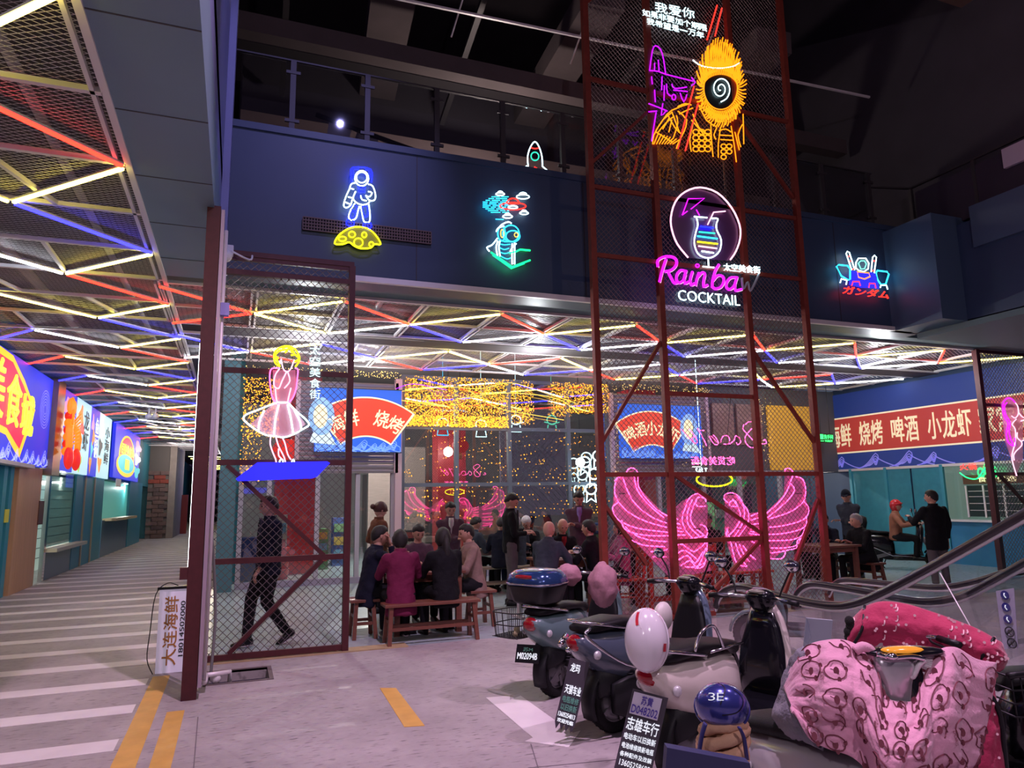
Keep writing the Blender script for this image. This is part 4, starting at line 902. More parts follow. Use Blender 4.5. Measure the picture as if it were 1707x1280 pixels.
N.line('green_base','green',[[(1250,855),(1410,965),(1545,915)],[(1265,875),(1405,975),(1500,938)],[(1390,862),(1440,850),(1470,835),(1545,842)]],T7,sm=0,r=.013)
N.back([(1180,500),(1320,395),(1490,400),(1550,450),(1530,580),(1430,640),(1480,760),(1550,850),(1545,925),(1410,975),(1225,840),(1300,740),(1280,600)],T7)
# rocket
N=Neon('rocket_neon','small white rocket outline with green porthole on the upper floor',9.7,(891,262),r=.011)
N.line('rocket_outline','white',[[(1530,212),(1525,140),(1545,70),(1578,28),(1610,65),(1632,140),(1636,215)],[(1490,235),(1510,215),(1530,205)],[(1640,215),(1670,240)]],T7); N.line('nose_ring','red',[[(1548,70),(1580,80),(1608,74)],[(1580,215),(1580,250)],[(1568,222),(1568,250)],[(1592,222),(1592,252)]],T7); N.line('porthole','teal',[ell(1580,137,29,31)],T7,closed=True)
# cocktail sign
T6=crop(1070,290,5.564); YC=YT-.06
N=Neon('cocktail_neon','big round cocktail bar neon with magenta script on the red tower',YC,(1170,450),r=.011)
N.fill('round_backing',[(430,770),(330,650),(280,520),(270,400),(310,260),(400,165),(540,125),(700,175),(830,310),(905,470),(910,600),(870,720),(820,795)],T6,mat('translucent_plum',(.10,.03,.12),.3),.04)
N.line('ring','rose',[[(430,775),(330,650),(280,520),(270,400),(310,260),(400,165),(540,125),(700,175),(830,310),(905,470),(910,600),(870,720),(820,795)]],T6,r=.014)
N.line('umbrella','magenta',[[(375,380),(430,230),(580,225),(455,325)],[(375,380),(422,345)],[(505,330),(535,385)]],T6,sm=0,r=.009)
N.line('straw','rose',[[(610,470),(665,355),(775,345)]],T6,sm=0)
N.line('glass_outline','white',[[(485,395),(605,405)],[(650,412),(705,415),(692,460),(695,520),(735,610),(722,710),(660,768),(590,775),(520,740),(485,640),(500,540),(518,470),(505,400)],[(615,780),(620,855)],[(565,858),(670,868)]],T6,r=.011)
for nm,c,q in (('blue_stripe','blue',[(545,487),(665,500)]),('green_stripe','teal',[(530,537),(677,550)]),('cyan_stripe','cyan',[(515,576),(700,600)]),('yellow_stripe','yellow',[(515,627),(703,648)]),('pink_stripe','rose',[(525,668),(695,690)]),('white_stripe','white',[(555,715),(665,732)])):
    N.line(nm,c,[q],T6,sm=0,r=.013)
def ntext(N,name,col,s,a,c,hpx,T,outline=0,shear=0,off=0,m=None,extr=.006,d=0):
    """letters from pixel a (lower left) to c (lower right), cap height hpx crop pixels, in the plane of the sign"""
    p=N.P(T(*a)); q=N.P(T(*c)); h=N.P(T(a[0],a[1]-hpx)); w=(q-p).length; ex=(q-p).normalized(); ey=V((0,0,1))
    b=MB(); text_into(b,s,p+V((0,-d,0)),ex,ey,w,(h-p).length,(0,-1,0),extr,off,outline,shear); b.build(name,m or NEON[col],N.t)
# script drawn as cursive strokes (double line)
scr={'R':[[(165,1000),(190,900),(225,790)],[(150,860),(150,800),(210,768),(280,770),(318,800),(315,850),(270,895),(215,905)],[(240,900),(270,960),(300,1010),(330,1010)]],
 'a':[[(400,900),(360,895),(325,935),(320,985),(345,1010),(385,985),(405,930)],[(412,895),(395,960),(400,1015),(435,1000)]],
 'i':[[(470,905),(450,980),(460,1030),(490,1015)]],
 'n':[[(530,915),(510,980),(500,1035)],[(515,960),(560,915),(585,930),(575,985),(575,1045),(610,1030)]],
 'b':[[(715,840),(680,900),(655,990),(650,1050)],[(660,990),(700,945),(750,950),(760,1000),(730,1050),(680,1065),(650,1045)]],
 'a2':[[(870,960),(820,965),(785,1010),(785,1055),(815,1070),(855,1040),(875,985)],[(885,955),(865,1020),(870,1080),(925,1070)]]}
for k,v in scr.items():
    N.line('letter_'+k[0],'magenta',v,T6,r=.022); 
N.line('letter_edges','rose',[[(x+9,y+9) for x,y in pl] for v in scr.values() for pl in v],T6,r=.006)
N.line('letter_dot','magenta',[ell(515,850,16,14,8)],T6,closed=True)
b=MB(); b.tube(smooth_pts([N.P(T6(*q))+V((0,.02,0)) for q in [(935,960),(950,1060),(990,1000),(1010,1080),(1060,1000),(1090,930)]]),.020,6); b.build('unlit_letter',mat('unlit_silicone',(.45,.45,.5),.4),N.t)
ntext(N,'cocktail_lettering','white','COCKTAIL',(340,1170),(910,1222),95,T6,off=-.012)
ntext(N,'street_name','white','太空美食街',(760,895),(1100,925),68,T6)
N.back([(330,790),(1110,830),(1110,1030),(930,1100),(920,1230),(330,1180)],T6,None,'acrylic_back',.045)
# upper orange sign: generic flame mask emblem
T3=crop(980,0,4.0); 
N=Neon('flame_emblem_neon','large orange neon emblem of radiating flame strokes around a dark oval, top of the tower',YC,(1190,170),r=.009)
random.seed(5); st=[]; cx,cy=885,590
for k in range(64):
    a=2*PI*k/64; ca,sa=math.cos(a),math.sin(a); r0x,r0y=112,150
    up=max(0,-sa); R0=1.0; R1x=165+random.uniform(-8,10); R1y=250 if sa>0 else 335
    p0=(cx+ca*r0x*1.02,cy+sa*r0y*(1.0 if sa>0 else .62)); p1=(cx+ca*R1x,cy+sa*R1y+random.uniform(-8,12)); mid=((p0[0]+p1[0])/2+18*sa,(p0[1]+p1[1])/2+8)
    st.append([p0,mid,p1])
    if sa<-.15 or sa>.3: st.append([(cx+math.cos(a+.05)*(r0x+18),cy+sa*(r0y+18)*(1 if sa>0 else .7)),(cx+math.cos(a+.05)*(R1x-22),cy+sa*(R1y-26))])
N.line('flame_strokes','orange',st,T3,sm=2,r=.010)
N.line('oval','orange',[ell(cx,cy,112,140,20)],T3,closed=True)
N.fill('dark_oval',ell(cx,cy,110,138,20),T3,M_black,.02)
N.line('white_wave','white',[[(700,400),(760,440),(870,455),(960,445),(1010,420)]],T3)
N.line('white_spiral','white',[[(885+(.36*k)*math.cos(k*.075),592+(.46*k)*math.sin(k*.075)) for k in range(20,190,8)]],T3,sm=2,r=.008)
for q in ([(862,35),(795,265)],[(893,55),(848,240)],[(708,575),(600,990)],[(735,690),(650,1005)]): N.line('red_bar','red',[q],T3,sm=0,r=.012)
folds=[[(680,690),(560,735),(500,800),(440,900),(432,960)],[(530,760),(580,850),(620,890)],[(560,745),(610,880)],[(455,880),(560,945)],[(690,800),(760,880),(800,940)],[(700,830),(680,930),(690,1010)],[(820,830),(825,940),(835,1045)],[(885,850),(870,960),(870,1050)],[(955,840),(975,960),(990,1080)],[(1030,830),(1000,900),(1020,980)],[(600,740),(660,800),(640,880)],[(740,700),(790,800),(850,840)],[(1035,760),(1040,960)]]
folds+=[[(440+18*k,960),(470+20*k,890+6*k)] for k in range(8)]
folds+=[ell(720+40*(k%3),880+38*(k//3),20,17,8)+[(740+40*(k%3),880+38*(k//3))] for k in range(12)]+[ell(905+38*(k%2),975+36*(k//2),18,15,8)+[(923+38*(k%2),975+36*(k//2))] for k in range(5)]
folds+=[[(455,870),(500,800),(560,750)],[(470,880),(520,820),(575,775)],[(540,880),(560,800)],[(570,920),(600,820),(590,770)],[(500,860),(540,790)],[(610,760),(650,740),(700,720)],[(700,760),(740,850),(790,890),(815,890)],[(690,700),(650,690),(600,710)],[(980,880),(1000,960),(1010,1000)],[(860,850),(840,900),(855,930)],[(640,880),(600,960),(590,990)]]
folds+=[[(880,900),(965,905)],[(885,930),(970,935)],[(875,870),(920,860),(955,880)]]
N.line('cloak_bands','orange',folds,T3,sm=2,r=.009)
N.line('violet_lines','violet',[[(412,470),(430,340),(450,305),(485,330),(505,400),(518,495)],[(412,470),(470,475),(520,495),(700,540)],[(445,420),(445,470)],[(470,400),(475,470)],[(425,510),(430,560)],[(495,510),(492,600)],[(445,600),(450,680)],[(510,570),(508,670)],[(405,690),(470,715),(530,740)],[(405,745),(460,740)],[(500,690),(490,770),(520,740)],[(455,750),(425,940)],[(560,560),(580,590),(660,580)],[(570,600),(665,610)],[(525,560),(530,620),(555,640)],[(615,620),(640,680),(660,630)],ell(573,648,13,18,8)+[(586,648)],[(690,515),(715,550),(690,570)]],T3,sm=2,r=.010)
N2=Neon('white_text_neon','three lines of white neon characters above the orange emblem',YC,(1125,35),r=.008,cat='neon sign')
def vtext(N,name,s,pxs,h,T):
    n=len(s); b=MB()
    for i,c in enumerate(s):
        (x0,y0),(x1,y1)=pxs; x=x0+(x1-x0)*i/n; y=y0+(y1-y0)*i/n; p=N.P(T(x,y)); q=N.P(T(x+(x1-x0)/n*.9,y)); u=N.P(T(x,y-h)); k_=.12 if c=='一' else 1; text_into(b,c,p+V((0,0,(u-p).z*.42 if c=='一' else 0)),(1,0,0),(0,0,1),(q-p).x,(u-p).z*k_,(0,-1,0),.006,.0)
    b.build(name,neon('white_text',(.62,.93,1),1.0),N.t)
vtext(N2,'first_line','我爱你',[(450,76),(720,126)],66,T3); vtext(N2,'second_line','如果非要加个期限',[(365,102),(800,212)],42,T3); vtext(N2,'third_line','我希望是一万年',[(395,160),(780,260)],42,T3)
# robot-coloured emblem replaced by a plain shield and bars
T8=crop(1370,390,9.846)
N=Neon('shield_emblem_neon','small multicolour neon emblem of cyan shields over a blue panel with red katakana',YF-.10,(1440,460),r=.011)
N.fill('blue_panel',[(470,600),(900,640),(940,900),(860,890),(640,880),(450,830)],T8,mat('blue_panel_lit',(.02,.02,.3),.5,emis=(.02,.02,.9),es=.9),.0)
N.line('left_shield','cyan',[[(240,530),(280,505),(420,520),(465,570),(465,740),(430,755),(320,690)]],T8,sm=0,closed=True,r=.014); N.line('right_shield','cyan',[[(890,640),(910,600),(1070,620),(1100,660),(1050,820),(970,830),(920,760)]],T8,sm=0,closed=True,r=.014)
N.line('left_bar','white',[[(490,590),(400,320),(420,285),(450,300),(540,590)]],T8,sm=0); N.line('right_bar','white',[[(810,620),(835,380),(865,350),(895,380),(860,640)]],T8,sm=0)
N.line('bar_rungs','red',[[(425,370),(455,365)],[(455,450),(485,440)],[(840,440),(880,445)],[(830,600),(860,605)],[(500,580),(540,575)]],T8,sm=0,r=.012)
N.line('white_hexagon','white',[[(560,470),(600,400),(720,400),(770,480),(760,570),(690,620),(610,600),(560,560)]],T8,sm=0,closed=True); N.line('inner_hexagon','mint',[[(600,480),(640,440),(700,440),(730,490),(700,570),(640,575)]],T8,sm=0,closed=True)
N.line('orange_ring','orange',[[(580,620),(770,640),(790,700),(700,740),(600,710)]],T8,sm=0,closed=True,r=.013)
N.line('red_steps','red',[[(490,850),(510,780),(610,780),(630,850)],[(770,880),(780,810),(870,815),(885,890)]],T8,sm=0)
N.line('white_feet','white',[[(300,800),(320,735),(410,760),(400,830)],[(960,880),(970,840),(1060,840),(1080,910)]],T8,sm=0)
ntext(N,'katakana_lettering','red','ガンダム',(320,985),(1070,1075),130,T8,shear=.25,off=.02,d=.03)
# woman in flared skirt
T4=crop(335,560,5.333); YW=YT-.06
N=Neon('skirt_woman_neon','neon outline of a yellow-haired woman in a flared skirt on a blue platform',YW,(470,690),r=.0085)
N.line('hair','yellow',[[(700,270),(660,240),(650,160),(690,110),(760,88),(830,110),(870,170),(875,220),(840,275)],[(690,200),(660,170),(700,130),(760,120)],[(750,150),(790,105),(830,160),(800,170)],[(830,160),(870,200),(830,230)],[(720,110),(780,100),(810,150)],[(665,200),(690,240),(700,275)]],T4,r=.010)
N.line('face','rose',[[(712,200),(730,290),(765,318),(800,290),(830,210)],[(705,215),(700,235),(715,245)]],T4)
N.line('arms','pink',[[(700,285),(630,290),(612,350),(618,450),(640,560),(690,600)],[(835,285),(862,300),(855,380),(845,470),(810,560),(760,600)]],T4)
N.line('bodice','rose',[[(700,290),(660,350),(650,440),(690,465),(720,400),(760,320)],[(770,320),(790,400),(740,465)],[(660,470),(670,560),(680,590)],[(800,460),(780,540),(770,590)]],T4)
N.line('skirt','white',[[(680,590),(600,620),(500,660),(400,700),(380,740),(430,790),(500,840),(580,880),(660,890),(740,900),(830,870),(900,830),(960,790),(930,740),(860,680),(790,610),(770,590)],[(680,590),(770,592)],[(560,660),(520,760),(510,840)],[(690,610),(660,750),(650,880)],[(770,610),(800,740),(820,870)],[(830,660),(880,760),(890,830)]],T4,r=.0095)
N.line('legs','rose',[[(620,890),(615,960),(640,1040),(665,1100),(668,1150)],[(665,895),(690,980),(740,1080),(755,1160)],[(720,900),(745,950),(770,1050),(800,1100)],[(690,1000),(690,1060),(715,1090)]],T4)
N.line('shoes','white',[[(690,1190),(700,1110),(720,1095),(730,1120),(705,1150)],[(630,1190),(660,1165),(690,1195),(640,1205)],[(800,1180),(810,1110),(825,1100),(830,1140),(805,1160)],[(750,1210),(790,1185),(820,1170),(770,1220)]],T4)
b=MB(); b.poly([N.P(T4(*q))+V((0,-.02,0)) for q in [(500,1125),(1120,1115),(1145,1130),(1030,1250),(990,1265),(330,1290),(310,1270)]],(0,.03,0)); b.build('blue_platform',mat('blue_platform_lit',(.01,.01,.5),.5,emis=(.01,.01,1),es=1.3),N.t,recalc=True)
N.fill('pink_backing',[(640,300),(840,300),(850,480),(800,600),(930,780),(830,870),(700,900),(560,860),(440,780),(640,600)],T4,glass('pink_acrylic',(.95,.68,.78),.02,.35),.02)
b=MB(); 
for i,c in enumerate('太空美食街'):
    p=N.P(T4(965,165+98*i)); q=N.P(T4(1060,165+98*i)); u=N.P(T4(965,82+98*i)); text_into(b,c,p,(1,0,0),(0,0,1),(q-p).x,(u-p).z,(0,-1,0),.006,.0)
b.build('vertical_lettering',neon('white_text',(.62,.93,1),1.0),N.t)
N.back([(840,100),(1080,80),(1070,560),(1000,860),(850,900),(830,300)],T4)
# long-haired woman at the right edge (screen in the plane Y=9.6)
YR=9.55
def scrpx(x,y): p=gy(x,y,YR); return (p.x,p.z)
x0,_=scrpx(1640,700); 
rs_=screen('wire_screen','dark maroon chain link screen at the right edge with the long-haired pink neon',[(x0,0,4.4),(x0+1.55,0,4.4)],[(x0,x0+1.55,z) for z in (4.37,3.30,1.95,.06)],[((x0+.25,1.95),(x0+1.2,1.1))],x0,x0+1.55,.06,4.37,YR,.088,M_maroon,M_dwire,.10,.007)
T5=crop(1560,640,5.816)
N=Neon('long_hair_woman_neon','pink neon outline of a long-haired woman cut by the right edge of the photo',YR-.07,(1690,720),r=.011)
N.line('hair','magenta',[[(770,180),(730,140),(690,140),(655,180),(650,260),(670,330),(700,380),(685,480),(700,560),(740,600)],[(690,180),(665,220),(680,300),(720,370),(710,460),(730,540),(755,590)],[(740,590),(770,600),(765,520)]],T5)
N.line('face','rose',[[(770,180),(795,220),(800,290),(770,330),(735,310)],[(800,270),(830,310),(860,330)],[(780,340),(740,390),(770,440),(770,560),(740,680),(745,760),(785,890)],[(790,470),(790,520),(830,560),(830,600),(780,650),(755,690),(760,740)],[(830,555),(860,540)],[(825,360),(860,345)]],T5)
N.back([(645,180),(700,120),(860,160),(860,720),(790,900),(740,700),(690,560)],T5,glass('pink_acrylic'))
# great wings (behind the tower mesh) drawn in crop 980,600
T2=crop(980,600,4.2675); YWg=YT+.14
N=Neon('angel_wings_neon','huge pair of glowing pink neon wings at the foot of the red tower',YWg,(1185,930),r=.0085)
Lw=[[(190,860),(240,820),(270,900),(320,1000),(400,1080),(480,1130),(560,1160)],[(270,820),(285,780),(320,768),(355,800),(360,900),(430,1000),(500,1070),(570,1110)],[(330,830),(350,920),(420,1020),(540,1120)],
 [(240,822),(200,860),(190,940),(220,1010),(300,1090),(420,1150),(560,1190)],[(225,1010),(180,1040),(180,1080),(220,1140),(330,1190),(440,1210),(570,1225)],[(240,1140),(260,1200),(340,1235),(450,1250),(580,1250)],[(600,1120),(640,1135)],[(600,1150),(660,1170)],[(600,1180),(665,1200)],[(600,1215),(680,1222)],[(590,1245),(700,1245)]]
Lc=[[(835,1040),(780,1040),(770,1000),(790,975),(830,985),(840,1010)],[(830,980),(780,950),(720,985),(690,1060),(670,1130),(690,1200),(740,1260),(800,1290)],[(745,990),(715,1060),(705,1130),(725,1190),(790,1250)],[(770,1000),(740,1070),(730,1130),(760,1190),(820,1240)],[(800,1170),(840,1190),(850,1240),(820,1280)]]
def mirror(pl,cx=930): return [(2*cx-x,y) for x,y in pl]
N.line('left_plumes','pink',Lw,T2,r=.0085); N.line('left_curl','pink',Lc,T2,r=.0085)
Rw=[[(1410,800),(1400,780),(1430,770),(1460,800),(1440,870),(1400,960),(1330,1040),(1270,1090)],[(1480,830),(1530,850),(1550,930),(1530,1010),(1440,1080),(1290,1130)],[(1440,870),(1470,930),(1400,1020),(1280,1120)],[(1530,1000),(1570,1050),(1560,1110),(1500,1150),(1380,1180),(1290,1190)],[(1555,1110),(1550,1180),(1480,1215),(1380,1235),(1290,1240)],[(1545,1190),(1520,1250),(1440,1280),(1290,1285)],[(1160,1110),(1230,1080)],[(1160,1140),(1235,1115)],[(1165,1170),(1240,1160)],[(1160,1200),(1240,1205)],[(1150,1235),(1230,1245)]]
Rc=[[(1020,1040),(1060,1040),(1045,1000),(1010,1010),(1010,1035)],[(1010,1020),(970,990),(980,955),(1030,945),(1080,980),(1110,1050),(1110,1130),(1080,1200),(1040,1260)],[(1060,970),(1120,1040),(1145,1100),(1130,1180),(1060,1270)],[(1030,990),(1075,1060),(1085,1130),(1050,1200),(1000,1250)],[(1000,1190),(985,1220),(990,1260),(1020,1275)]]
N.line('right_plumes','pink',Rw,T2,r=.0085); N.line('right_curl','pink',Rc,T2,r=.0085)
T5b=crop(990,850,4.742)
low=[[(300,240),(400,280),(560,290)],[(250,130),(330,200),(450,240),(580,250)],[(450,330),(560,320),(580,300)],[(470,370),(570,370)],[(640,250),(760,230),(880,200)],[(640,290),(700,270),(790,330),(880,260)],[(650,350),(720,320),(830,400)],[(660,400),(740,360),(800,420),(860,330)],[(690,440),(760,400),(820,450),(885,300)],[(720,450),(800,450),(870,420)],[(890,200),(895,300),(870,440),(800,460)],
 [(1050,150),(1080,240),(1100,330),(1130,420),(1190,445),(1210,440)],[(1120,260),(1150,350),(1200,430)],[(1150,270),(1190,360),(1230,410)],[(1180,280),(1230,350),(1280,390)],[(1400,300),(1500,300),(1600,280),(1640,220)],[(1400,340),(1480,330),(1520,320)],[(1400,385),(1480,385),(1510,350),(1520,320),(1600,300),(1610,240),(1680,200),(1700,120)],[(1240,170),(1330,180)],[(1240,210),(1320,230)],[(1250,250),(1320,280)]]
N.line('lower_feathers','pink',[q for q in low if q[0][0]<1000],T5b,r=.0085); N.line('lower_feathers','pink',[q for q in low if q[0][0]>=1000],T5b,r=.0085)
N.fill('left_wing_acrylic',[(200,850),(240,820),(330,780),(360,900),(560,1110),(680,1000),(800,950),(860,1040),(850,1300),(880,1500),(600,1560),(300,1250),(180,1080)],T2,glass('magenta_acrylic',(.93,.45,.72),.02,.35),.02)
N.fill('right_wing_acrylic',[(980,960),(1080,960),(1150,1090),(1280,1080),(1400,960),(1410,780),(1460,790),(1540,850),(1570,1060),(1550,1180),(1440,1330),(1200,1500),(1060,1500),(980,1250)],T2,glass('magenta_acrylic'),.02)
for q_ in [(230,950),(560,1150),(1480,950),(1250,1150),(760,1200),(1050,1200)]:
    q=N.P(T2(*q_)); b=MB(); b.tube([(q.x,YWg+.02,q.z),(q.x,YT+.02,q.z)],.008,6); b.build('stand_off',M_steel,N.t)
# yellow halo
N=Neon('halo_neon','yellow neon halo ring floating above the pink wings',YWg,(1190,802),r=.012); N.line('ring','yellow',[ell(900,850,128,48,20)],T2,closed=True)
# mirrored pink script seen from behind
T1=crop(1120,640,8.0)
N=Neon('pink_script_neon','pink neon script seen from behind through the tower mesh',YWg+.05,(1200,745),r=.0075)
N.line('script_strokes','pink',[[(130,600),(200,680),(290,780)],[(230,600),(310,700),(340,770),(300,790),(270,720),(320,700)],[(340,590),(400,690),(450,790),(460,830)],[(360,620),(430,620)],[(500,700),(560,800),(620,800),(590,720),(550,680)],[(520,690),(600,780)],[(650,780),(680,700),(740,690),(770,740),(750,800),(690,800)],[(770,800),(830,750),(850,690),(900,720),(920,770),(880,810),(860,780)],[(960,540),(950,600),(1000,660),(1090,760),(1120,820),(1060,850),(990,790),(980,700),(1060,600),(1110,550),(1040,500),(980,540)],[(1120,700),(1130,800)],[(1200,800),(1260,790),(1240,740),(1220,760)]],T1)
b=MB(); vs_=[]
for i,c in enumerate('街食美货吃'):   # lettering reads from the far side
    x1=840-118*(4-i); p=N.P(T1(x1,1080)); q=N.P(T1(x1-105,1080)); u=N.P(T1(x1,965)); text_into(b,c,p,(-1,0,0),(0,0,1),abs((q-p).x),(u-p).z,(0,1,0),.006,.0)
b.build('reversed_lettering',NEON['pink'],N.t)
for dx in (-.5,.1,.6):
    q=N.P((1200,745)); b=MB(); b.tube([(q.x+dx,YWg+.05,q.z-.1),(q.x+dx,YT,3.05 if abs(dx)<.55 else 3.05)],.004,5); b.build('hanging_wire',M_steel,N.t)
b=MB(); p=gy(1160,790,12); text_into(b,'SALT',(p.x,12,p.z),(1,0,0),(0,0,1),.28,.12,(0,-1,0),.004); b.tube([(p.x+.14,12,p.z+.06),(p.x+.14,12,4.42)],.004,4); tag(b.build('small_white_sign',neon('white',None)),'tiny white glowing characters just above the yellow halo','sign')
# ================================================================ PEOPLE
SKIN=mat('skin',(.55,.30,.22),.5,var=.08,vs=30); SKIN2=mat('skin_tan',(.45,.23,.16),.5,var=.08,vs=30)
HAIRB=mat('black_hair',(.008,.007,.007),.6,bump=.5,bs=120); HAIRG=mat('grey_hair',(.30,.29,.30),.5,bump=.5,bs=120); HAIRW=mat('white_hair',(.55,.54,.56),.5,bump=.5,bs=120)
EYE=mat('eye_dark',(.02,.015,.012),.2); LIP=mat('lip',(.38,.12,.11),.5)
def cloth(name,col,r=.8): return mat('cloth_'+name,[c*.85 for c in col],r,var=.22,vs=14,bump=.6,bs=26,spec=.15)
def sst(a,b,x): t=max(0,min(1,(x-a)/(b-a))); return t*t*(3-2*t)
def basis(fwd,up=V((0,0,1))):
    f=V(fwd).normalized(); r=f.cross(up).normalized(); u=r.cross(f); return r,f,u
def head_r(d):
    x,y,z=d
    kx=.078*(1-.30*sst(-.1,-.9,z)); ky=.098*(1-.06*sst(0,-.9,z)) if y>0 else .104; kz=.118 if z>0 else .125
    p=V((x*kx,y*ky,z*kz))
    if z>0: q=1+.13*z; p.x*=q; p.y*=1+.10*z
    if y>0:
        ax=abs(x)
        nose=max(0,1-ax/.22)*sst(.18,-.22,z)*sst(-.40,-.26,z)
        p.y+=.026*nose*sst(.5,.9,y)
        brow=sst(.05,.22,z)*sst(.45,.28,z); p.y+=.006*brow*(1-ax*.5)
        so=math.exp(-((ax-.36)**2/.025+(z-.06)**2/.02)); p.y-=.012*so
        lip=math.exp(-((z+.50)**2/.008+x*x/.06)); p.y+=.007*lip
        chin=math.exp(-((z+.82)**2/.02+x*x/.06)); p.y+=.010*chin
        ck=math.exp(-((ax-.55)**2/.05+(z+.15)**2/.06)); p.x+=math.copysign(.005,x)*ck
    return p
def sphere_dirs(n=20,m=16):
    vs=[V((math.sin(PI*i/m)*math.sin(2*PI*k/n),math.sin(PI*i/m)*math.cos(2*PI*k/n),math.cos(PI*i/m))) for i in range(m+1) for k in range(n)]
    fs=[(i*n+k,(i+1)*n+k,(i+1)*n+(k+1)%n,i*n+(k+1)%n) for i in range(m) for k in range(n)]
    return vs,fs
HD,HF=sphere_dirs()
def hair_field(d,style):
    x,y,z=d
    if style=='short': lim=.50+.10*abs(x) if y>.55 else (.50-(.55-y)*.75 if y>-.1 else .01-(-.1-y)*.75)
    elif style in('bob','long'): lim=.45 if y>.62 else (-.75 if y<.45 else .40-(.62-y)*6.5)
    elif style=='bald': lim=.9 if y>.1 else .9; 
    elif style=='ring':
        lim=.42 if y<.2 else 2
        return (.16-abs(z-.10))*4 if y<.25 else -1
    else: lim=-.2
    return (z-lim)*5
class Person:
    def __init__(s,label,x,y,face,h=1.7,pose='stand',skin=SKIN,hair='short',hairm=HAIRB,jacket=None,trousers=None,shoes=None,hem=.0,flare=0,hands=None,look=(0,0),lean=0,wide=1,seat=.46,legs=None,shirt=None,group=None,sole=None,collar=True,extra=None,z=0):
        s.k=h/1.72; k=s.k
        s.t=thing('person',label,'person',(x,y,z),math.radians(face-90),group)
        st=pose!='sit'
        P=V((0,0,(.93 if st else seat+.09)*(k if st else 1)))
        L=math.radians(lean); ax=V((0,math.sin(L),math.cos(L))); fx=V((0,math.cos(L),-math.sin(L)))
        Nk=P+ax*.52*k; S=lambda sg: P+ax*.445*k+V((sg*.172*k*wide,0,0))
        # legs
        hips=[P+V((sg*.09*k,0,-.02)) for sg in(-1,1)]
        if legs: K=[V(legs[0])*k if st else V(legs[0]),V(legs[2])*k if st else V(legs[2])]; A=[V(legs[1])*k if st else V(legs[1]),V(legs[3])*k if st else V(legs[3])]
        elif pose=='stand': K=[V((-.10,.015,.50))*k,V((.10,.015,.50))*k]; A=[V((-.11,-.02,.09))*k,V((.11,-.02,.09))*k]
        elif pose=='walk': K=[V((-.08,.04,.50))*k,V((.08,.16,.52))*k]; A=[V((-.08,-.22,.13))*k,V((.07,.20,.09))*k]
        else: K=[V((-.13,.42,seat+.06)),V((.13,.42,seat+.06))]; A=[V((-.13,.40,.09)),V((.13,.40,.09))]
        # arms
        hands=hands or [(-.24,.02,.80 if st else .62),(.24,.02,.80 if st else .62)]
        E=[];Wr=[]
        for sg,hd in zip((-1,1),hands):
            sh=S(sg); w_=V(hd)*(k if st else 1); d=w_-sh; l1,l2=.29*k,.26*k
            if d.length>(l1+l2)*.985: d=d.normalized()*(l1+l2)*.985; w_=sh+d
            D=d.length; a=(l1*l1-l2*l2+D*D)/(2*D); hh=math.sqrt(max(0,l1*l1-a*a)); n=d.normalized()
            hint=V((sg*.5,-.5,-.8)); hint=(hint-n*hint.dot(n)).normalized()
            E.append(sh+n*a+hint*hh); Wr.append(w_)
        lk,lp=math.radians(look[0]),math.radians(look[1])
        hf=V((-math.sin(lk)*math.cos(lp),math.cos(lk)*math.cos(lp),math.sin(lp))); R=basis(hf)
        Hc=Nk+ax*.085*k+V((0,.02,.062*k)); HM=lambda p: Hc+(R[0]*p.x+R[1]*p.y+R[2]*p.z)*k*1.02
        # --- bare body under the clothes: torso, neck, limbs grown together
        b=MB()
        def tor(rings,m=b,seg=14,f=1):
            m.loft([[P+ax*t*k+fx*off+V((1,0,0))*(rx*k*wide*math.cos(2*PI*q/seg))+fx*(ry*k*math.sin(2*PI*q/seg)) for q in range(seg)] for t,rx,ry,off in rings])
        tor([(-.06,.12,.09,0),(.0,.155,.11,0),(.15,.135,.10,0),(.30,.155,.11,.0),(.42,.15,.10,-.005),(.49,.09,.075,-.005),(.53,.055,.055,0)])
        b.tube([Nk-ax*.05,Nk+(Hc-Nk)*.6],[.06*k,.052*k],12)
        for i in (0,1):
            sg=(-1,1)[i]
            b.tube([S(sg)*.9+P*.1,S(sg),E[i],Wr[i]],[.05*k,.056*k,.042*k,.028*k],10); b.ball(S(sg),.058*k); b.ball(E[i],.042*k)
            b.tube([hips[i],K[i],A[i]],[.08*k,.055*k,.038*k],10); b.ball(K[i],.056*k); b.ball(hips[i],.085*k)
        core=b.build('core',skin); s.jobs=[]
        rm=core.modifiers.new('r','REMESH'); rm.mode='VOXEL'; rm.voxel_size=.022; sm=core.modifiers.new('s','SMOOTH'); sm.iterations=3
        # --- head, hands
        h=MB(); h.add([HM(head_r(d)) for d in HD],HF,0,True)
        for sg in(-1,1):
            h.ball(HM(V((sg*.078,-.005,-.005))),(.012*k,.020*k,.032*k),8,6,0)
            h.ball(HM(V((sg*.029,.083,.006))),.0115*k,8,6,1)
            h.ball(HM(V((sg*.030,.094,.030))),(.017*k,.006*k,.004*k),8,4,3)
        h.ball(HM(V((0,.098,-.062))),(.024*k,.008*k,.007*k),10,6,2)
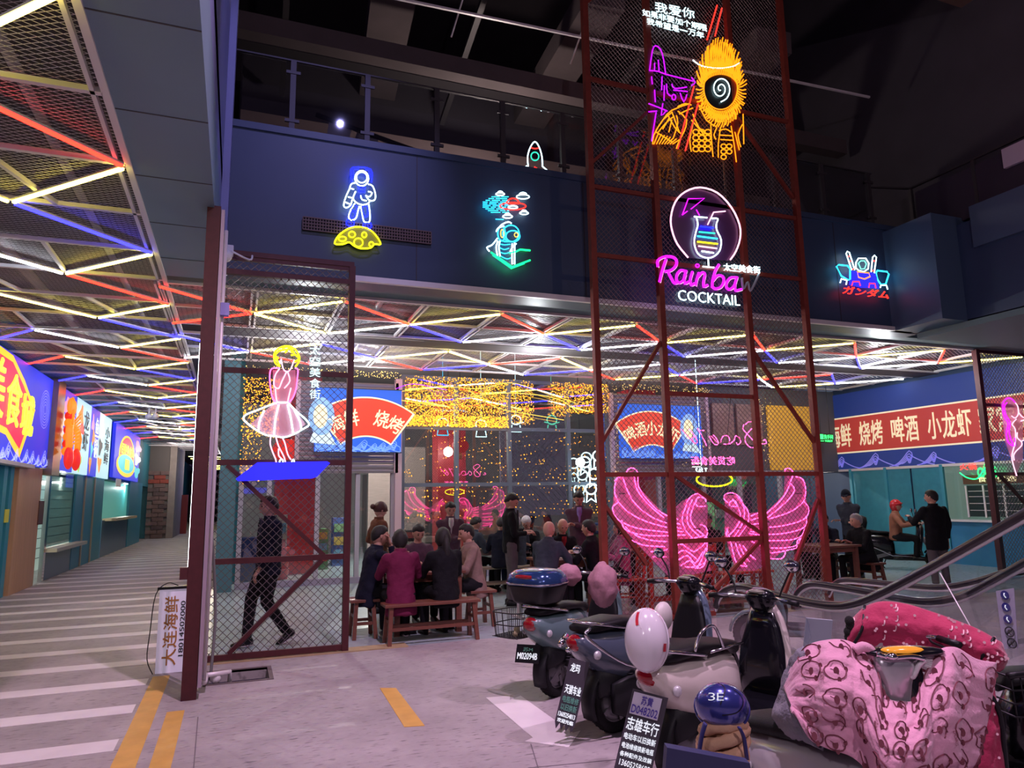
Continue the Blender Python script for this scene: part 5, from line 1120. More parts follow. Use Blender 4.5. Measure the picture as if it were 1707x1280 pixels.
        for i in(0,1):
            sg=(-1,1)[i]; f=(Wr[i]-E[i]).normalized(); side=V((-sg,0,0)); side=(side-f*side.dot(f)); side=side.normalized() if side.length>.1 else V((0,1,0)); nrm=f.cross(side)
            if nrm.z>0: nrm=-nrm
            w0=Wr[i]-f*.02
            h.loft([[w0+f*l*k+side*(a_*k*math.cos(2*PI*q/8))+nrm*(c_*k*math.sin(2*PI*q/8)) for q in range(8)] for l,a_,c_ in((0,.024,.018),(.04,.034,.017),(.09,.040,.015),(.105,.036,.011))])
            for j,(o_,ln) in enumerate(((-.028,.062),(-.010,.072),(.009,.068),(.027,.052))):
                p0=w0+f*.095*k+side*o_*k; p1=p0+f*ln*.5*k+nrm*.012*k; p2=p1+f*ln*.42*k+nrm*.034*k
                h.tube([p0,p1,p2],[.0088*k,.0084*k,.007*k],6)
            tb=side if True else 0; p0=w0+f*.03*k+side*.028*k; h.tube([p0,p0+f*.03*k+side*.022*k+nrm*.012*k,p0+f*.058*k+side*.024*k+nrm*.03*k],[.012*k,.010*k,.008*k],6)
        s.t['_']=0
        JOBS.append((core,h,[skin,EYE,LIP,hairm if hair!='bald' else HAIRG],s.t))
        # --- hair
        if hair not in('bald','helmet'):
            vs=[]
            for d in HD:
                q=head_r(d); fld=sst(-.6,.5,hair_field(d,hair)); q=q*(1-.06*(1-fld))+V(d)*(.013 if hair!='ring' else .006)*fld
                if hair!='ring' and fld>.5: q+=V(d)*.006*noise.noise(V(d)*6+V((x,y,0)))
                if hair in('bob','long') and fld>.5 and d[2]<.3: q.x*=1.10; q.z-=.0 if hair=='bob' else .02
                vs.append(HM(q))
            m=MB(); m.add(vs,HF,0,True)
            if hair=='long': m.tube([HM(V((0,-.05,.02))),HM(V((0,-.085,-.10))),HM(V((0,-.10,-.20))),HM(V((0,-.095,-.30)))],[.075*k,.085*k,.080*k,.045*k],10,flat=.55,up=R[0])
            if hair=='bun': m.ball(HM(V((0,-.13,.05))),.045*k)
            m.build('hair',hairm,s.t,local=True)
        # --- trousers
        if trousers:
            m=MB()
            m.loft([[P+ax*t*k+V((1,0,0))*(rx*k*wide*math.cos(2*PI*q/12))+fx*(ry*k*math.sin(2*PI*q/12)) for q in range(12)] for t,rx,ry in((-.12,.10,.08),(-.06,.165,.12),(.05,.168,.125),(.12,.15,.115))])
            for i in(0,1):
                d=(A[i]-K[i]); m.tube([hips[i],(hips[i]+K[i])/2,K[i],(K[i]+A[i])/2,A[i]+V((0,0,.0))],[.098*k,.092*k,.075*k,.066*k,.060*k],12); m.ball(K[i],.076*k); m.ball(hips[i],.10*k)
            o=m.build('trousers',trousers,s.t,local=True); r_=o.modifiers.new('r','REMESH'); r_.mode='VOXEL'; r_.voxel_size=.024; r_.use_smooth_shade=True; q=o.modifiers.new('s','SMOOTH'); q.iterations=2
        # --- shoes
        for i in(0,1):
            a=A[i]; tip=0
            if pose=='walk' and i==0 and not legs: tip=-.5
            f=V((0,math.cos(tip),math.sin(tip))); u=V((0,-math.sin(tip),math.cos(tip))); g=a-u*.055*k
            m=MB(); m.loft([[g+f*l*k+V((1,0,0))*(rx*k*math.cos(2*PI*q/10))+u*((hh*k)*(math.sin(2*PI*q/10)*.5+.5)-.03*k) for q in range(10)] for l,rx,hh in((-.075,.025,.07),(-.055,.036,.095),(0,.038,.10),(.07,.043,.07),(.13,.045,.055),(.175,.030,.04))])
            m.loft([[g+f*l*k+V((1,0,0))*(rx*k*math.cos(2*PI*q/10))+u*(-.036*k+.014*k*(math.sin(2*PI*q/10)*.5+.5)) for q in range(10)] for l,rx in((-.085,.025),(-.06,.040),(.07,.048),(.14,.050),(.185,.032))],mi=1)
            m.build('shoe',[shoes or M_black,sole or M_black],s.t,local=True)
        # --- jacket
        if jacket:
            m=MB(); hb=-.10-hem
            rings=[(hb,.175+flare,.135+flare*.8,-.0),(hb*.4,.178+flare*.5,.138+flare*.3,0),(.10,.168,.130,.0),(.25,.175,.132,.0),(.38,.190,.130,-.005),(.455,.175,.112,-.01),(.505,.115,.09,-.008),(.53,.075,.072,-.005)]
            m.loft([[P+ax*t*k+fx*off+V((1,0,0))*(rx*k*wide*math.cos(2*PI*q/16))+fx*(ry*k*math.sin(2*PI*q/16)) for q in range(16)] for t,rx,ry,off in rings])
            for i in(0,1):
                sg=(-1,1)[i]; cuff=Wr[i]-(Wr[i]-E[i]).normalized()*.03
                m.tube([P+ax*.44*k+V((sg*.10*k,0,0)),S(sg),(S(sg)+E[i])/2,E[i],(E[i]+cuff)/2,cuff],[.06*k,.070*k,.066*k,.060*k,.053*k,.045*k],12); m.ball(S(sg),.070*k); m.ball(E[i],.061*k)
            o=m.build('jacket',jacket,s.t,local=True); r_=o.modifiers.new('r','REMESH'); r_.mode='VOXEL'; r_.voxel_size=.02; r_.use_smooth_shade=True; q=o.modifiers.new('s','SMOOTH'); q.iterations=3
            tx=bpy.data.textures.get('folds') or bpy.data.textures.new('folds','CLOUDS'); tx.noise_scale=.11
            dd=o.modifiers.new('d','DISPLACE'); dd.texture=tx; dd.strength=.030; dd.mid_level=.5; dd.texture_coords='LOCAL'
            if collar:
                m=MB(); c=P+ax*.525*k; seg=14
                m.loft([[c+ax*a_*k+V((1,0,0))*(r0*k*math.cos(2*PI*q/seg))+fx*(r0*k*.95*math.sin(2*PI*q/seg)-.004) for q in range(seg)] for a_,r0 in((-.04,.092),(.0,.082),(.030,.080),(.028,.070),(-.01,.066))],caps=False)
                m.build('collar',jacket,s.t,local=True)
            if shirt:
                m=MB(); m.loft([[P+ax*t*k+fx*(.118*k+o_)+V((sx*wd_*k,0,0)) for sx,o_ in((-1,-.01),(0,.016),(1,-.01),(0,-.02))] for t,wd_ in((.18,.015),(.35,.035),(.47,.045),(.53,.04))]); m.build('shirt_front',shirt,s.t,local=True)
        s.Hc=Hc; s.HM=HM; s.R=R; s.Wr=Wr; s.P=P; s.ax=ax; s.fx=fx; s.A=A
JOBS=[]
NAVY=cloth('navy',(.012,.014,.03)); BLK=cloth('black',(.010,.010,.013)); MAR=cloth('maroon',(.17,.018,.065)); TAN=cloth('tan',(.30,.20,.17)); GREY=cloth('grey',(.045,.05,.065)); BRN=cloth('brown',(.17,.07,.04)); PUR=cloth('plum',(.11,.06,.09)); SLT=cloth('slate',(.05,.06,.085)); ORG=cloth('orange',(.5,.12,.03)); PNK=cloth('pink',(.45,.12,.25)); TRG=cloth('trouser_grey',(.13,.11,.12)); TRB=cloth('trouser_black',(.012,.012,.015)); JEAN=cloth('jeans',(.03,.05,.12)); LIL=cloth('lilac_shirt',(.30,.20,.55)); WHT=cloth('white',(.6,.58,.6)); REDC=cloth('dark_red',(.25,.02,.03))
WS=mat('white_sole',(.6,.58,.6),.6)
T_=.76
Person('man in a dark jacket walking behind the left wire screen',.40,9.15,200,1.72,'walk',jacket=NAVY,trousers=TRB,sole=WS,hem=.04,hands=[(-.24,.22,.86),(.22,-.10,.84)],look=(-10,-4),wide=1.12,shirt=GREY)
Person('man in a navy jacket sitting on the left stool, hand to his chin',1.58,9.12,5,1.72,'sit',jacket=NAVY,trousers=TRB,hem=.10,lean=12,hands=[(-.10,.42,.92),(.06,.26,1.10)],look=(0,-5),wide=1.1)
Person('woman in a maroon coat sitting on the front bench, seen from behind',1.87,8.56,88,1.62,'sit',hair='bob',jacket=MAR,trousers=TRB,sole=WS,hem=.16,flare=.035,lean=6,hands=[(-.16,.40,.80),(.16,.40,.80)])
Person('woman with long black hair in a black coat on the front bench',2.42,8.56,95,1.64,'sit',hair='long',jacket=BLK,trousers=TRB,hem=.10,lean=8,hands=[(-.14,.42,.80),(.14,.42,.80)])
Person('man in a tan jacket sitting at the right end of the front table',3.02,9.25,178,1.68,'sit',jacket=TAN,trousers=TRB,hem=.10,flare=.02,lean=10,hands=[(-.16,.42,.80),(.12,.44,.80)],look=(5,-8))
Person('man in a dark sweater facing us across the front table',2.40,10.05,275,1.66,'sit',jacket=PUR,trousers=TRB,lean=10,hands=[(-.14,.40,.80),(.14,.40,.80)],look=(0,-22),collar=False)
Person('woman with tied brown hair in a rust jacket standing at the left shop',2.05,10.95,12,1.62,'stand',hair='bun',hairm=mat('brown_hair',(.07,.02,.015),.5),jacket=BRN,trousers=TRB,hands=[(-.18,.15,1.0),(.18,.2,1.0)])
Person('woman in a plum jacket standing with crossed arms behind the front table',3.14,10.85,262,1.60,'stand',jacket=PUR,trousers=TRB,shirt=WHT,hands=[(.12,.22,1.16),(-.12,.24,1.12)],look=(5,-18))
Person('tall man in a black jacket and grey trousers standing between the two tables',4.08,10.68,345,1.72,'stand',jacket=BLK,trousers=TRG,hem=.03,hands=[(-.15,.26,1.12),(.12,.26,1.10)],look=(-10,-28),shirt=GREY)
Person('bald man in a slate jacket seated at the second table, back half turned',4.10,9.38,48,1.70,'sit',hair='bald',jacket=SLT,trousers=TRB,hem=.06,lean=16,hands=[(-.10,.46,.82),(.20,.46,.82)],look=(-10,-8))
Person('old balding man in a dark coat facing us at the second table',4.88,10.55,262,1.68,'sit',hair='ring',hairm=HAIRW,jacket=BLK,trousers=TRB,lean=12,hands=[(-.10,.42,.82),(.14,.42,.82)],look=(0,-18),shirt=REDC)
Person('man in a plum blazer and lilac shirt standing with crossed arms',5.42,10.95,248,1.74,'stand',jacket=PUR,trousers=TRB,shirt=LIL,hem=.05,hands=[(.12,.22,1.18),(-.14,.24,1.14)],look=(6,-24))
Person('man in a black leather jacket seated on the right of the second table',4.95,9.42,125,1.68,'sit',jacket=BLK,trousers=TRB,lean=12,hands=[(-.14,.44,.82),(.14,.44,.82)])
Person('person in a pink coat seated just behind the left leg of the tower',5.42,9.55,165,1.60,'sit',hair='bob',jacket=PNK,trousers=TRB,hem=.12,flare=.02,hands=[(-.14,.36,.80),(.14,.36,.80)])
Person('man in a dark jacket seated behind the lower left brace of the tower',5.98,10.4,235,1.68,'sit',jacket=PUR,trousers=TRB,hands=[(-.14,.36,.80),(.14,.36,.80)],look=(0,-15))
Person('grey-haired man in a blue jacket at the rear table, back to us',4.78,12.2,85,1.70,'sit',hair='short',hairm=HAIRG,jacket=SLT,trousers=JEAN,hem=.05,lean=5,hands=[(-.14,.4,.80),(.14,.4,.80)])
Person('white-haired man in a dark coat at the rear table, head bent',5.20,12.6,225,1.70,'sit',hair='short',hairm=HAIRW,jacket=BLK,trousers=TRB,lean=14,hands=[(-.14,.4,.80),(.14,.4,.80)],look=(0,-35))
Person('dark-haired man at the rear table, half hidden behind the man in tan',3.98,12.5,20,1.70,'sit',jacket=SLT,trousers=TRB,lean=12,hands=[(-.14,.4,.80),(.14,.4,.80)],look=(0,-25))
Person('person in a dark coat at the rear table holding a white card',4.35,11.9,60,1.66,'sit',jacket=NAVY,trousers=TRB,lean=10,hands=[(-.14,.36,.95),(.14,.36,.95)],look=(0,-20))
Person('person in an orange vest seated behind the left wing of the neon',7.12,10.3,200,1.68,'sit',jacket=ORG,trousers=TRB,lean=5,hands=[(-.14,.36,.80),(.14,.36,.80)])
Person('person in a dark coat seated between the two neon wings',7.75,10.6,215,1.68,'sit',jacket=BLK,trousers=TRB,hands=[(-.14,.36,.80),(.14,.36,.80)],look=(0,-15))
Person('person in a dark red jacket seated behind the right wing of the neon',8.6,10.6,190,1.66,'sit',jacket=REDC,trousers=TRB,lean=8,hands=[(-.14,.36,.80),(.14,.36,.80)])
Person('figure in a dark plum jacket standing behind the right leg of the tower',10.55,11.3,110,1.74,'stand',jacket=PUR,trousers=TRB)
cap=Person('man in a dark cap and jacket standing with folded arms at the teal doors',11.35,10.9,195,1.70,'stand',hair='short',jacket=SLT,trousers=TRB,hem=.06,lean=8,hands=[(.12,.24,1.12),(-.12,.26,1.08)],look=(15,-12),wide=1.05)
m=MB(); m.add([cap.HM(head_r(d)*1.10+V((0,0,.012)) if d.z>.12 else head_r(d)*.9) for d in HD],HF,0,True); m.add([cap.HM(V(q)) for q in((-.07,.07,.055),(.07,.07,.055),(.05,.17,.035),(-.05,.17,.035),(-.07,.07,.045),(.07,.07,.045),(.05,.17,.028),(-.05,.17,.028))],[(0,1,2,3),(7,6,5,4),(0,4,5,1),(1,5,6,2),(2,6,7,3),(3,7,4,0)]); m.build('cap',cloth('capnavy',(.01,.015,.03)),cap.t,local=True)
Person('man resting his chin on his hand at the right table',10.35,10.55,215,1.66,'sit',skin=SKIN2,jacket=NAVY,trousers=TRB,lean=10,seat=.42,hands=[(-.10,.40,.80),(.02,.22,1.02)],look=(0,-5))
Person('grey-haired man in a black coat seated at the right table, turned left',10.55,9.85,175,1.68,'sit',hairm=HAIRG,jacket=BLK,trousers=TRB,hem=.14,flare=.03,lean=14,seat=.42,hands=[(-.10,.42,.78),(.14,.42,.78)],look=(-12,-5),wide=1.15)
Person('man in a long black coat standing with his back to us at the right',11.25,9.0,75,1.66,'stand',jacket=BLK,trousers=TRG,hem=.16,hands=[(-.22,.36,1.24),(.24,.04,.82)],look=(35,0),wide=1.12)
rid=Person('rider in a red helmet and patchwork jacket on the dark scooter',13.25,11.55,305,1.62,'sit',hair='helmet',jacket=mat('cloth_patch',(.30,.12,.07),.8,var=.6,vs=5),trousers=TRB,seat=.62,lean=4,hands=[(-.26,.42,.98),(.26,.42,.98)],legs=((-.14,.40,.66),(-.14,.36,.30),(.14,.40,.66),(.14,.36,.30)))
M_helm=mat('red_helmet_gloss',(.55,.02,.03),.15,coat=.6)
m=MB(); m.add([rid.HM(head_r(d)*1.22+V((0,-.005,.01)) if (d.z>.15 or d.y<.25) else head_r(d)*.92) for d in HD],HF,0,True); m.build('helmet_shell',M_helm,rid.t,local=True)
m=MB(); m.tube([rid.HM(V(q)) for q in((-.09,.03,.05),(-.06,.10,.06),(0,.13,.065),(.06,.10,.06),(.09,.03,.05))],.012,6); m.build('helmet_peak',M_helm,rid.t,local=True)
# merge heads and hands onto the grown bodies
bpy.context.view_layer.update(); dg=bpy.context.evaluated_depsgraph_get()
for core,h,ms,t in JOBS:
    me=bpy.data.meshes.new_from_object(core.evaluated_get(dg)); b=MB()
    b.add([v.co.copy() for v in me.vertices],[tuple(p.vertices) for p in me.polygons],0,True)
    o=len(b.v); b.v+=h.v; b.f+=[[i+o for i in f] for f in h.f]; b.m+=h.m; b.sm+=h.sm
    b.build('body',ms,t,local=True); bpy.data.objects.remove(core); 
    del t['_']

# ================================================================ TABLES, BENCHES, STOOLS
WOOD=mat('dark_red_wood',(.16,.055,.035),.4,var=.35,vs=4,stretch=(1,8,8)); WOODR=mat('red_lit_wood',(.42,.06,.03),.4,var=.3,vs=4)  # reddish light is painted into the colour of the second wood
def table(label,x,y,w_,d_,h_=.75,m=WOOD,rz=0):
    t=thing('wooden_table',label,'table',(x,y,0),rz)
    n=4
    for i in range(n):
        b=MB(); a=-d_/2+d_*i/n; b.box((-w_/2,a+.004,h_-.035),(w_/2,a+d_/n-.004,h_)); b.build('tabletop_board',m,t,local=True,bevel=.004)
    b=MB(); b.box((-w_/2+.06,-d_/2+.06,h_-.12),(w_/2-.06,-d_/2+.085,h_-.035)); b.box((-w_/2+.06,d_/2-.085,h_-.12),(w_/2-.06,d_/2-.06,h_-.035)); b.box((-w_/2+.06,-d_/2+.06,h_-.12),(-w_/2+.085,d_/2-.06,h_-.035)); b.box((w_/2-.085,-d_/2+.06,h_-.12),(w_/2-.06,d_/2-.06,h_-.035)); b.build('apron',m,t,local=True)
    for sx in(-1,1):
        for sy in(-1,1):
            b=MB(); b.box((sx*(w_/2-.08)-.035,sy*(d_/2-.08)-.035,0),(sx*(w_/2-.08)+.035,sy*(d_/2-.08)+.035,h_-.035)); b.build('leg',m,t,local=True)
def bench(name,label,x,y,L,d_,h_,rz=0,m=WOOD,grp=None):
    t=thing(name,label,'bench' if L>.6 else 'stool',(x,y,0),rz,grp)
    b=MB(); b.box((-L/2,-d_/2,h_-.035),(L/2,d_/2,h_)); b.build('seat',m,t,local=True,bevel=.006)
    for sx in(-1,1):
        for sy in(-1,1):
            b=MB(); b.beam((sx*(L/2-.08),sy*(d_/2-.05),h_-.03),(sx*(L/2-.05),sy*(d_/2-.0),0),.045,.05); b.build('leg',m,t,local=True)
    for sy in(-1,1):
        b=MB(); b.beam((-(L/2-.07),sy*(d_/2-.025),.18),((L/2-.07),sy*(d_/2-.025),.18),.03,.035); b.build('stretcher',m,t,local=True)
    for sx in(-1,1):
        b=MB(); b.beam((sx*(L/2-.07),-(d_/2-.03),.26),(sx*(L/2-.07),(d_/2-.03),.26),.03,.035); b.build('stretcher',m,t,local=True)
    return t
table('dark wooden table at the front among five seated people',2.30,9.30,.95,.85)
bench('wooden_bench','long wooden bench in front, under the maroon and black coats',2.22,8.50,1.15,.30,.46)
bench('wooden_stool','wooden stool under the man in navy at the left',1.52,9.12,.36,.36,.46)
bench('wooden_stool','wooden stool under the man in tan',3.08,9.25,.36,.36,.46)
bench('wooden_stool','wooden stool under the man facing us at the front table',2.40,10.12,.36,.36,.46)
table('second dark wooden table beside the red tower',4.62,9.95,.85,.8)
bench('wooden_stool','wooden stool under the bald man in slate',4.06,9.34,.36,.36,.46)
bench('wooden_stool','wooden stool under the old man facing us',4.90,10.62,.36,.36,.46)
bench('wooden_stool','wooden stool under the man in black leather',4.97,9.38,.36,.36,.46)
table('pale topped table at the rear near the glass wall',4.65,12.75,1.2,.7,m=mat('pale_table',(.45,.38,.32),.5))
bench('wooden_bench','rear bench under the grey-haired man and his neighbour',4.55,12.1,1.1,.3,.46,m=mat('pale_wood',(.35,.27,.2),.5))
bench('wooden_stool','stool under the white-haired man at the rear table',5.22,12.66,.34,.34,.46)
bench('wooden_stool','stool under the dark-haired man at the rear table',3.92,12.48,.34,.34,.46)
table('dark table at the right beside the tower leg',9.72,9.95,.9,.75)
bench('wooden_bench','low bench under the two men at the right table',10.55,10.15,.34,1.1,.42)
def chair(label,x,y,rz,m=WOODR):
    t=thing('wooden_chair',label,'chair',(x,y,0),rz)
    b=MB(); b.box((-.21,-.21,.42),(.21,.21,.455)); b.build('seat',m,t,local=True,bevel=.005)
    for sx in(-1,1):
        for sy in(-1,1):
            b=MB(); b.beam((sx*.18,sy*.18,.42),(sx*.19,sy*.20,0),.04); b.build('leg',m,t,local=True)
        b=MB(); b.beam((sx*.19,-.20,.42),(sx*.19,-.25,.92),.038); b.build('back_post',m,t,local=True)
        b=MB(); b.beam((sx*.185,-.19,.2),(sx*.185,.19,.2),.025); b.build('stretcher',m,t,local=True)
    for z in(.84,.66,.55):
        b=MB(); b.box((-.20,-.245,z-.03),(.20,-.225,z+.045)); b.build('back_slat',m,t,local=True)
chair('red-lit wooden chair under the pink coat, behind the left tower leg',5.45,9.5,math.radians(75)); chair('red-lit wooden chair under the man behind the lower left brace',6.0,10.42,math.radians(145))
chair('empty red-lit chair behind the centre panel of the tower',6.55,9.35,math.radians(20)); chair('red-lit chair under the orange vest',7.15,10.35,math.radians(110)); chair('red-lit chair under the figure between the wings',7.78,10.65,math.radians(125)); chair('red-lit chair under the dark red jacket',8.64,10.6,math.radians(100))
table('red-lit wooden table behind the mesh of the tower',6.5,10.15,1.0,.75,m=WOODR)
bench('wooden_bench','red-lit low bench behind the second panel of the tower',5.95,9.1,.95,.28,.46,m=WOODR)
bench('wooden_bench','red-lit low bench behind the third panel of the tower',7.5,9.4,.95,.28,.46,m=WOODR)
# cups and cards
for i,(x,y) in enumerate([(2.2,9.45),(2.45,9.2),(4.6,10.0)]):
    b=MB(); b.lathe([(.0,0),(.03,0),(.034,.085),(.030,.085),(.027,.005),(.0,.005)],(x,y,.75),seg=12); tag(b.build('glass_cup',M_white),['pale cup on the front table, rear one','pale cup on the front table, near the long-haired woman','pale cup on the second table'][i],'cup')
random.seed(8)
for i in range(9):
    x=4.75+random.uniform(-.22,.22); y=9.95+random.uniform(-.2,.2); a=random.random()*3
    b=MB(); c_,s_=math.cos(a),math.sin(a); q=[(x+c_*u-s_*v,y+s_*u+c_*v,.751+.0006*i) for u,v in((-.03,-.045),(.03,-.045),(.03,.045),(-.03,.045))]; b.poly(q,(0,0,.0005)); tag(b.build('playing_card',mat('card_paper',(.8,.78,.78),.5),None),'playing card lying face down on the second table','card','playing cards on the second table')
# ================================================================ SCOOTERS
RUB=mat('tyre_rubber',(.010,.010,.011),.8,bump=.4,bs=60,spec=.2); SEATM=mat('black_seat_vinyl',(.006,.006,.007),.5,bump=.15,bs=150,spec=.22); GREYM=mat('grey_casting',(.16,.16,.17),.4,.7); DPL=mat('dark_grey_plastic',(.012,.012,.015),.5,spec=.25)
LENSR=mat('red_lens',(.22,.006,.012),.12,coat=.5,emis=(.5,.0,.02),es=.03); LENSC=mat('clear_lens',(.6,.6,.62),.1,.3); LENSA=mat('amber_lens',(.5,.2,.03),.2); MIRR=mat('mirror_face',(.8,.8,.82),.03,1)
def sq(a,n=2.6):
    c,s_=math.cos(a),math.sin(a); return (math.copysign(abs(c)**(2/n),c),math.copysign(abs(s_)**(2/n),s_))
def xloft(m,rings,seg=16,mi=0,n=2.6):
    """rings: (x, half width, z low, z high, y shift)"""
    R=[]
    for r in rings:
        x,w_,z0,z1=r[:4]; yo=r[4] if len(r)>4 else 0
        R.append([V((x,yo+w_*sq(2*PI*k/seg,n)[0],(z0+z1)/2+(z1-z0)/2*sq(2*PI*k/seg,n)[1])) for k in range(seg)])
    m.loft(R,mi=mi)
def zloft(m,rings,seg=16,mi=0,n=2.8):
    """rings: (z, x centre, half x, half y)"""
    m.loft([[V((xc+hx*sq(2*PI*k/seg,n)[0],hy*sq(2*PI*k/seg,n)[1],z)) for k in range(seg)] for z,xc,hx,hy in rings],mi=mi)
def wheel(par,name,x,y=0,r=.235,w_=.055,hubm=GREYM):
    m=MB(); m.lathe([(r-.075,-w_*.7),(r-.03,-w_),(r-.008,-w_*.8),(r,0),(r-.008,w_*.8),(r-.03,w_),(r-.075,w_*.7),(r-.075,-w_*.7)],(x,y,r),'y',32)
    for k in range(32):
        a=2*PI*k/32
        for sg in(-1,1): m.beam((x+math.cos(a)*r,y+sg*.004,r+math.sin(a)*r),(x+math.cos(a+.12)*(r-.01),y+sg*w_*.8,r+math.sin(a+.12)*(r-.01)),.010,.008)
    o=m.build(name,RUB,par,local=True)
    m=MB(); m.lathe([(0,-w_*.75),(.10,-w_*.75),(.115,-w_*.45),(r-.085,-w_*.45),(r-.07,-w_*.7),(r-.07,w_*.7),(r-.085,w_*.45),(.115,w_*.45),(.10,w_*.75),(0,w_*.75)],(x,y,r),'y',28); m.build('hub',hubm,o,local=True)
    m=MB()
    for k in range(5):
        a=2*PI*k/5; m.beam((x+math.cos(a)*.05,y-w_*.72,r+math.sin(a)*.05),(x+math.cos(a)*(r-.08),y-w_*.62,r+math.sin(a)*(r-.08)),.035,.012,up=(0,1,0))
    m.build('spoke',hubm,o,local=True)
def scooter(name,label,x,y,head,body,shield,inner=None,box=None,hb=1.0,seat=SEATM,rear_r=.235,mirrors=True,tail='low',headm=None,front=True,scale=1.0,rack=True):
    t=thing(name,label,'scooter',(x,y,0),math.radians(head)); t.scale=(scale,)*3; inner=inner or M_black; headm=headm or shield
    wheel(t,'rear_wheel',0,r=rear_r); wheel(t,'front_wheel',1.25,r=.22,w_=.048)
    m=MB(); xloft(m,[(-.40,.07,.66,.72),(-.33,.11,.56,.745),(-.18,.150,.45,.76),(.02,.170,.37,.765),(.22,.172,.33,.765),(.38,.15,.30,.74),(.47,.10,.30,.60)]); m.build('rear_body',body,t,local=True)
    m=MB(); xloft(m,[(-.20,.10,.26,.50),(0.02,.12,.28,.48),(.3,.125,.20,.42),(.5,.13,.19,.33),(.86,.13,.19,.30)]); m.build('under_tray',DPL,t,local=True)
    m=MB(); xloft(m,[(.40,.17,.27,.325),(.62,.18,.27,.32),(.86,.165,.27,.335),(.93,.15,.29,.40)],n=4); m.build('floorboard',inner,t,local=True)
    m=MB(); xloft(m,[(.42,.178,.215,.285),(.62,.188,.215,.285),(.88,.17,.215,.30)],n=4); m.build('side_trim',body,t,local=True)
    m=MB(); xloft(m,[(-.34,.09,.75,.80),(-.24,.135,.745,.825),(.0,.152,.75,.84),(.18,.150,.75,.81),(.36,.135,.74,.80),(.47,.10,.70,.78),(.50,.06,.68,.74)],n=3); m.build('seat',seat,t,local=True)
    m=MB()  # rear fender
    m.loft([[V((math.cos(a)*(rear_r+.035+q*.012),w_,rear_r+math.sin(a)*(rear_r+.035+q*.012))) for w_,q in((-.07,-1.5),(-.06,0),(0,.6),(.06,0),(.07,-1.5),(.0,-.4))] for a in [math.radians(d) for d in range(60,205,12)]]); m.build('rear_fender',DPL,t,local=True)
    m=MB(); m.beam((0,-.11,rear_r),(.38,-.12,.34),.04,.07); m.beam((0,.11,rear_r),(.38,.12,.34),.04,.07); m.build('swingarm',GREYM,t,local=True)
    for sg in(-1,1):
        m=MB(); m.tube([(.02,sg*.125,.27),(.08,sg*.13,.58)],.020,8)
        for k in range(9): m.tube([(.03+.006*k+.03*math.cos(2*PI*j/10),sg*.127+.03*math.sin(2*PI*j/10),.33+.025*k) for j in range(10)],.006,5,closed=True)
        m.build('shock_absorber',DPL,t,local=True)
    m=MB(); m.ball((-.36,0,.68),(.06,.085,.06),14,8); m.build('tail_light',LENSR,t,local=True)
    for sg in(-1,1):
        m=MB(); m.ball((-.27,sg*.135,.60),(.035,.022,.032),12,8); m.build('turn_signal',LENSC,t,local=True)
    if rack: m=MB(); m.tube(smooth_pts([(.02,.15,.76),(-.18,.145,.80),(-.35,.09,.83),(-.38,0,.835),(-.35,-.09,.83),(-.18,-.145,.80),(.02,-.15,.76)],4),.010,8); m.build('grab_rail',M_chrome,t,local=True)
    m=MB(); m.tube([(.32,.10,.25),(.24,.17,.05),(.27,.20,.01)],.012,6); m.build('kickstand',DPL,t,local=True)
    # front: leg shield, steering head, fork, fender
    if front:
        m=MB(); zloft(m,[(.30,.95,.06,.19),(.42,.93,.05,.205),(.58,.96,.05,.20),(.74,.99,.055,.17),(.86,1.0,.06,.13),(.95,.99,.05,.08)]); m.build('leg_shield',shield,t,local=True)
        m=MB(); zloft(m,[(.33,.915,.03,.175),(.5,.895,.03,.185),(.66,.925,.035,.17),(.80,.955,.04,.13),(.90,.96,.04,.09)]); m.build('inner_shield',inner,t,local=True)
        m=MB(); m.ball((1.05,0,.62),(.045,.09,.07),14,8); m.build('headlight',LENSC,t,local=True)
    if not front: return t
    m=MB(); m.beam((1.0,0,.7),(1.14,0,.42),.06); 
    for sg in(-1,1): m.tube([(1.12,sg*.075,.48),(1.25,sg*.075,.22)],.022,8)
    m.build('fork',GREYM,t,local=True)
    m=MB(); m.loft([[V((1.25+math.cos(a)*(.26+q*.012),w_,.22+math.sin(a)*(.26+q*.012))) for w_,q in((-.065,-1.5),(-.055,0),(0,.6),(.055,0),(.065,-1.5),(0,-.4))] for a in [math.radians(d) for d in range(5,150,12)]]); m.build('front_fender',headm,t,local=True)
    m=MB(); zloft(m,[(.90,.97,.05,.055),(.95,.96,.075,.09),(1.0,.95,.09,.11),(1.04,.945,.07,.09),(1.06,.94,.03,.05)]); hc=m.build('steering_head',headm if headm!=body or front else M_black,t,local=True)
    m=MB(); m.add([(.86,-.06,1.035),(.86,.06,1.035),(.95,.05,1.066),(.95,-.05,1.066)],[(0,1,2,3)]); m.ball((.90,0,1.045),(.05,.065,.014),12,6); m.build('speedometer',mat('meter_face',(.25,.25,.20),.15,.3),hc,local=True)
    m=MB(); m.tube(smooth_pts([(.82,-.34,1.0),(.86,-.20,1.01),(.95,-.08,1.0),(.95,.08,1.0),(.86,.20,1.01),(.82,.34,1.0)]),.013,8); m.build('handlebar',M_chrome,t,local=True)
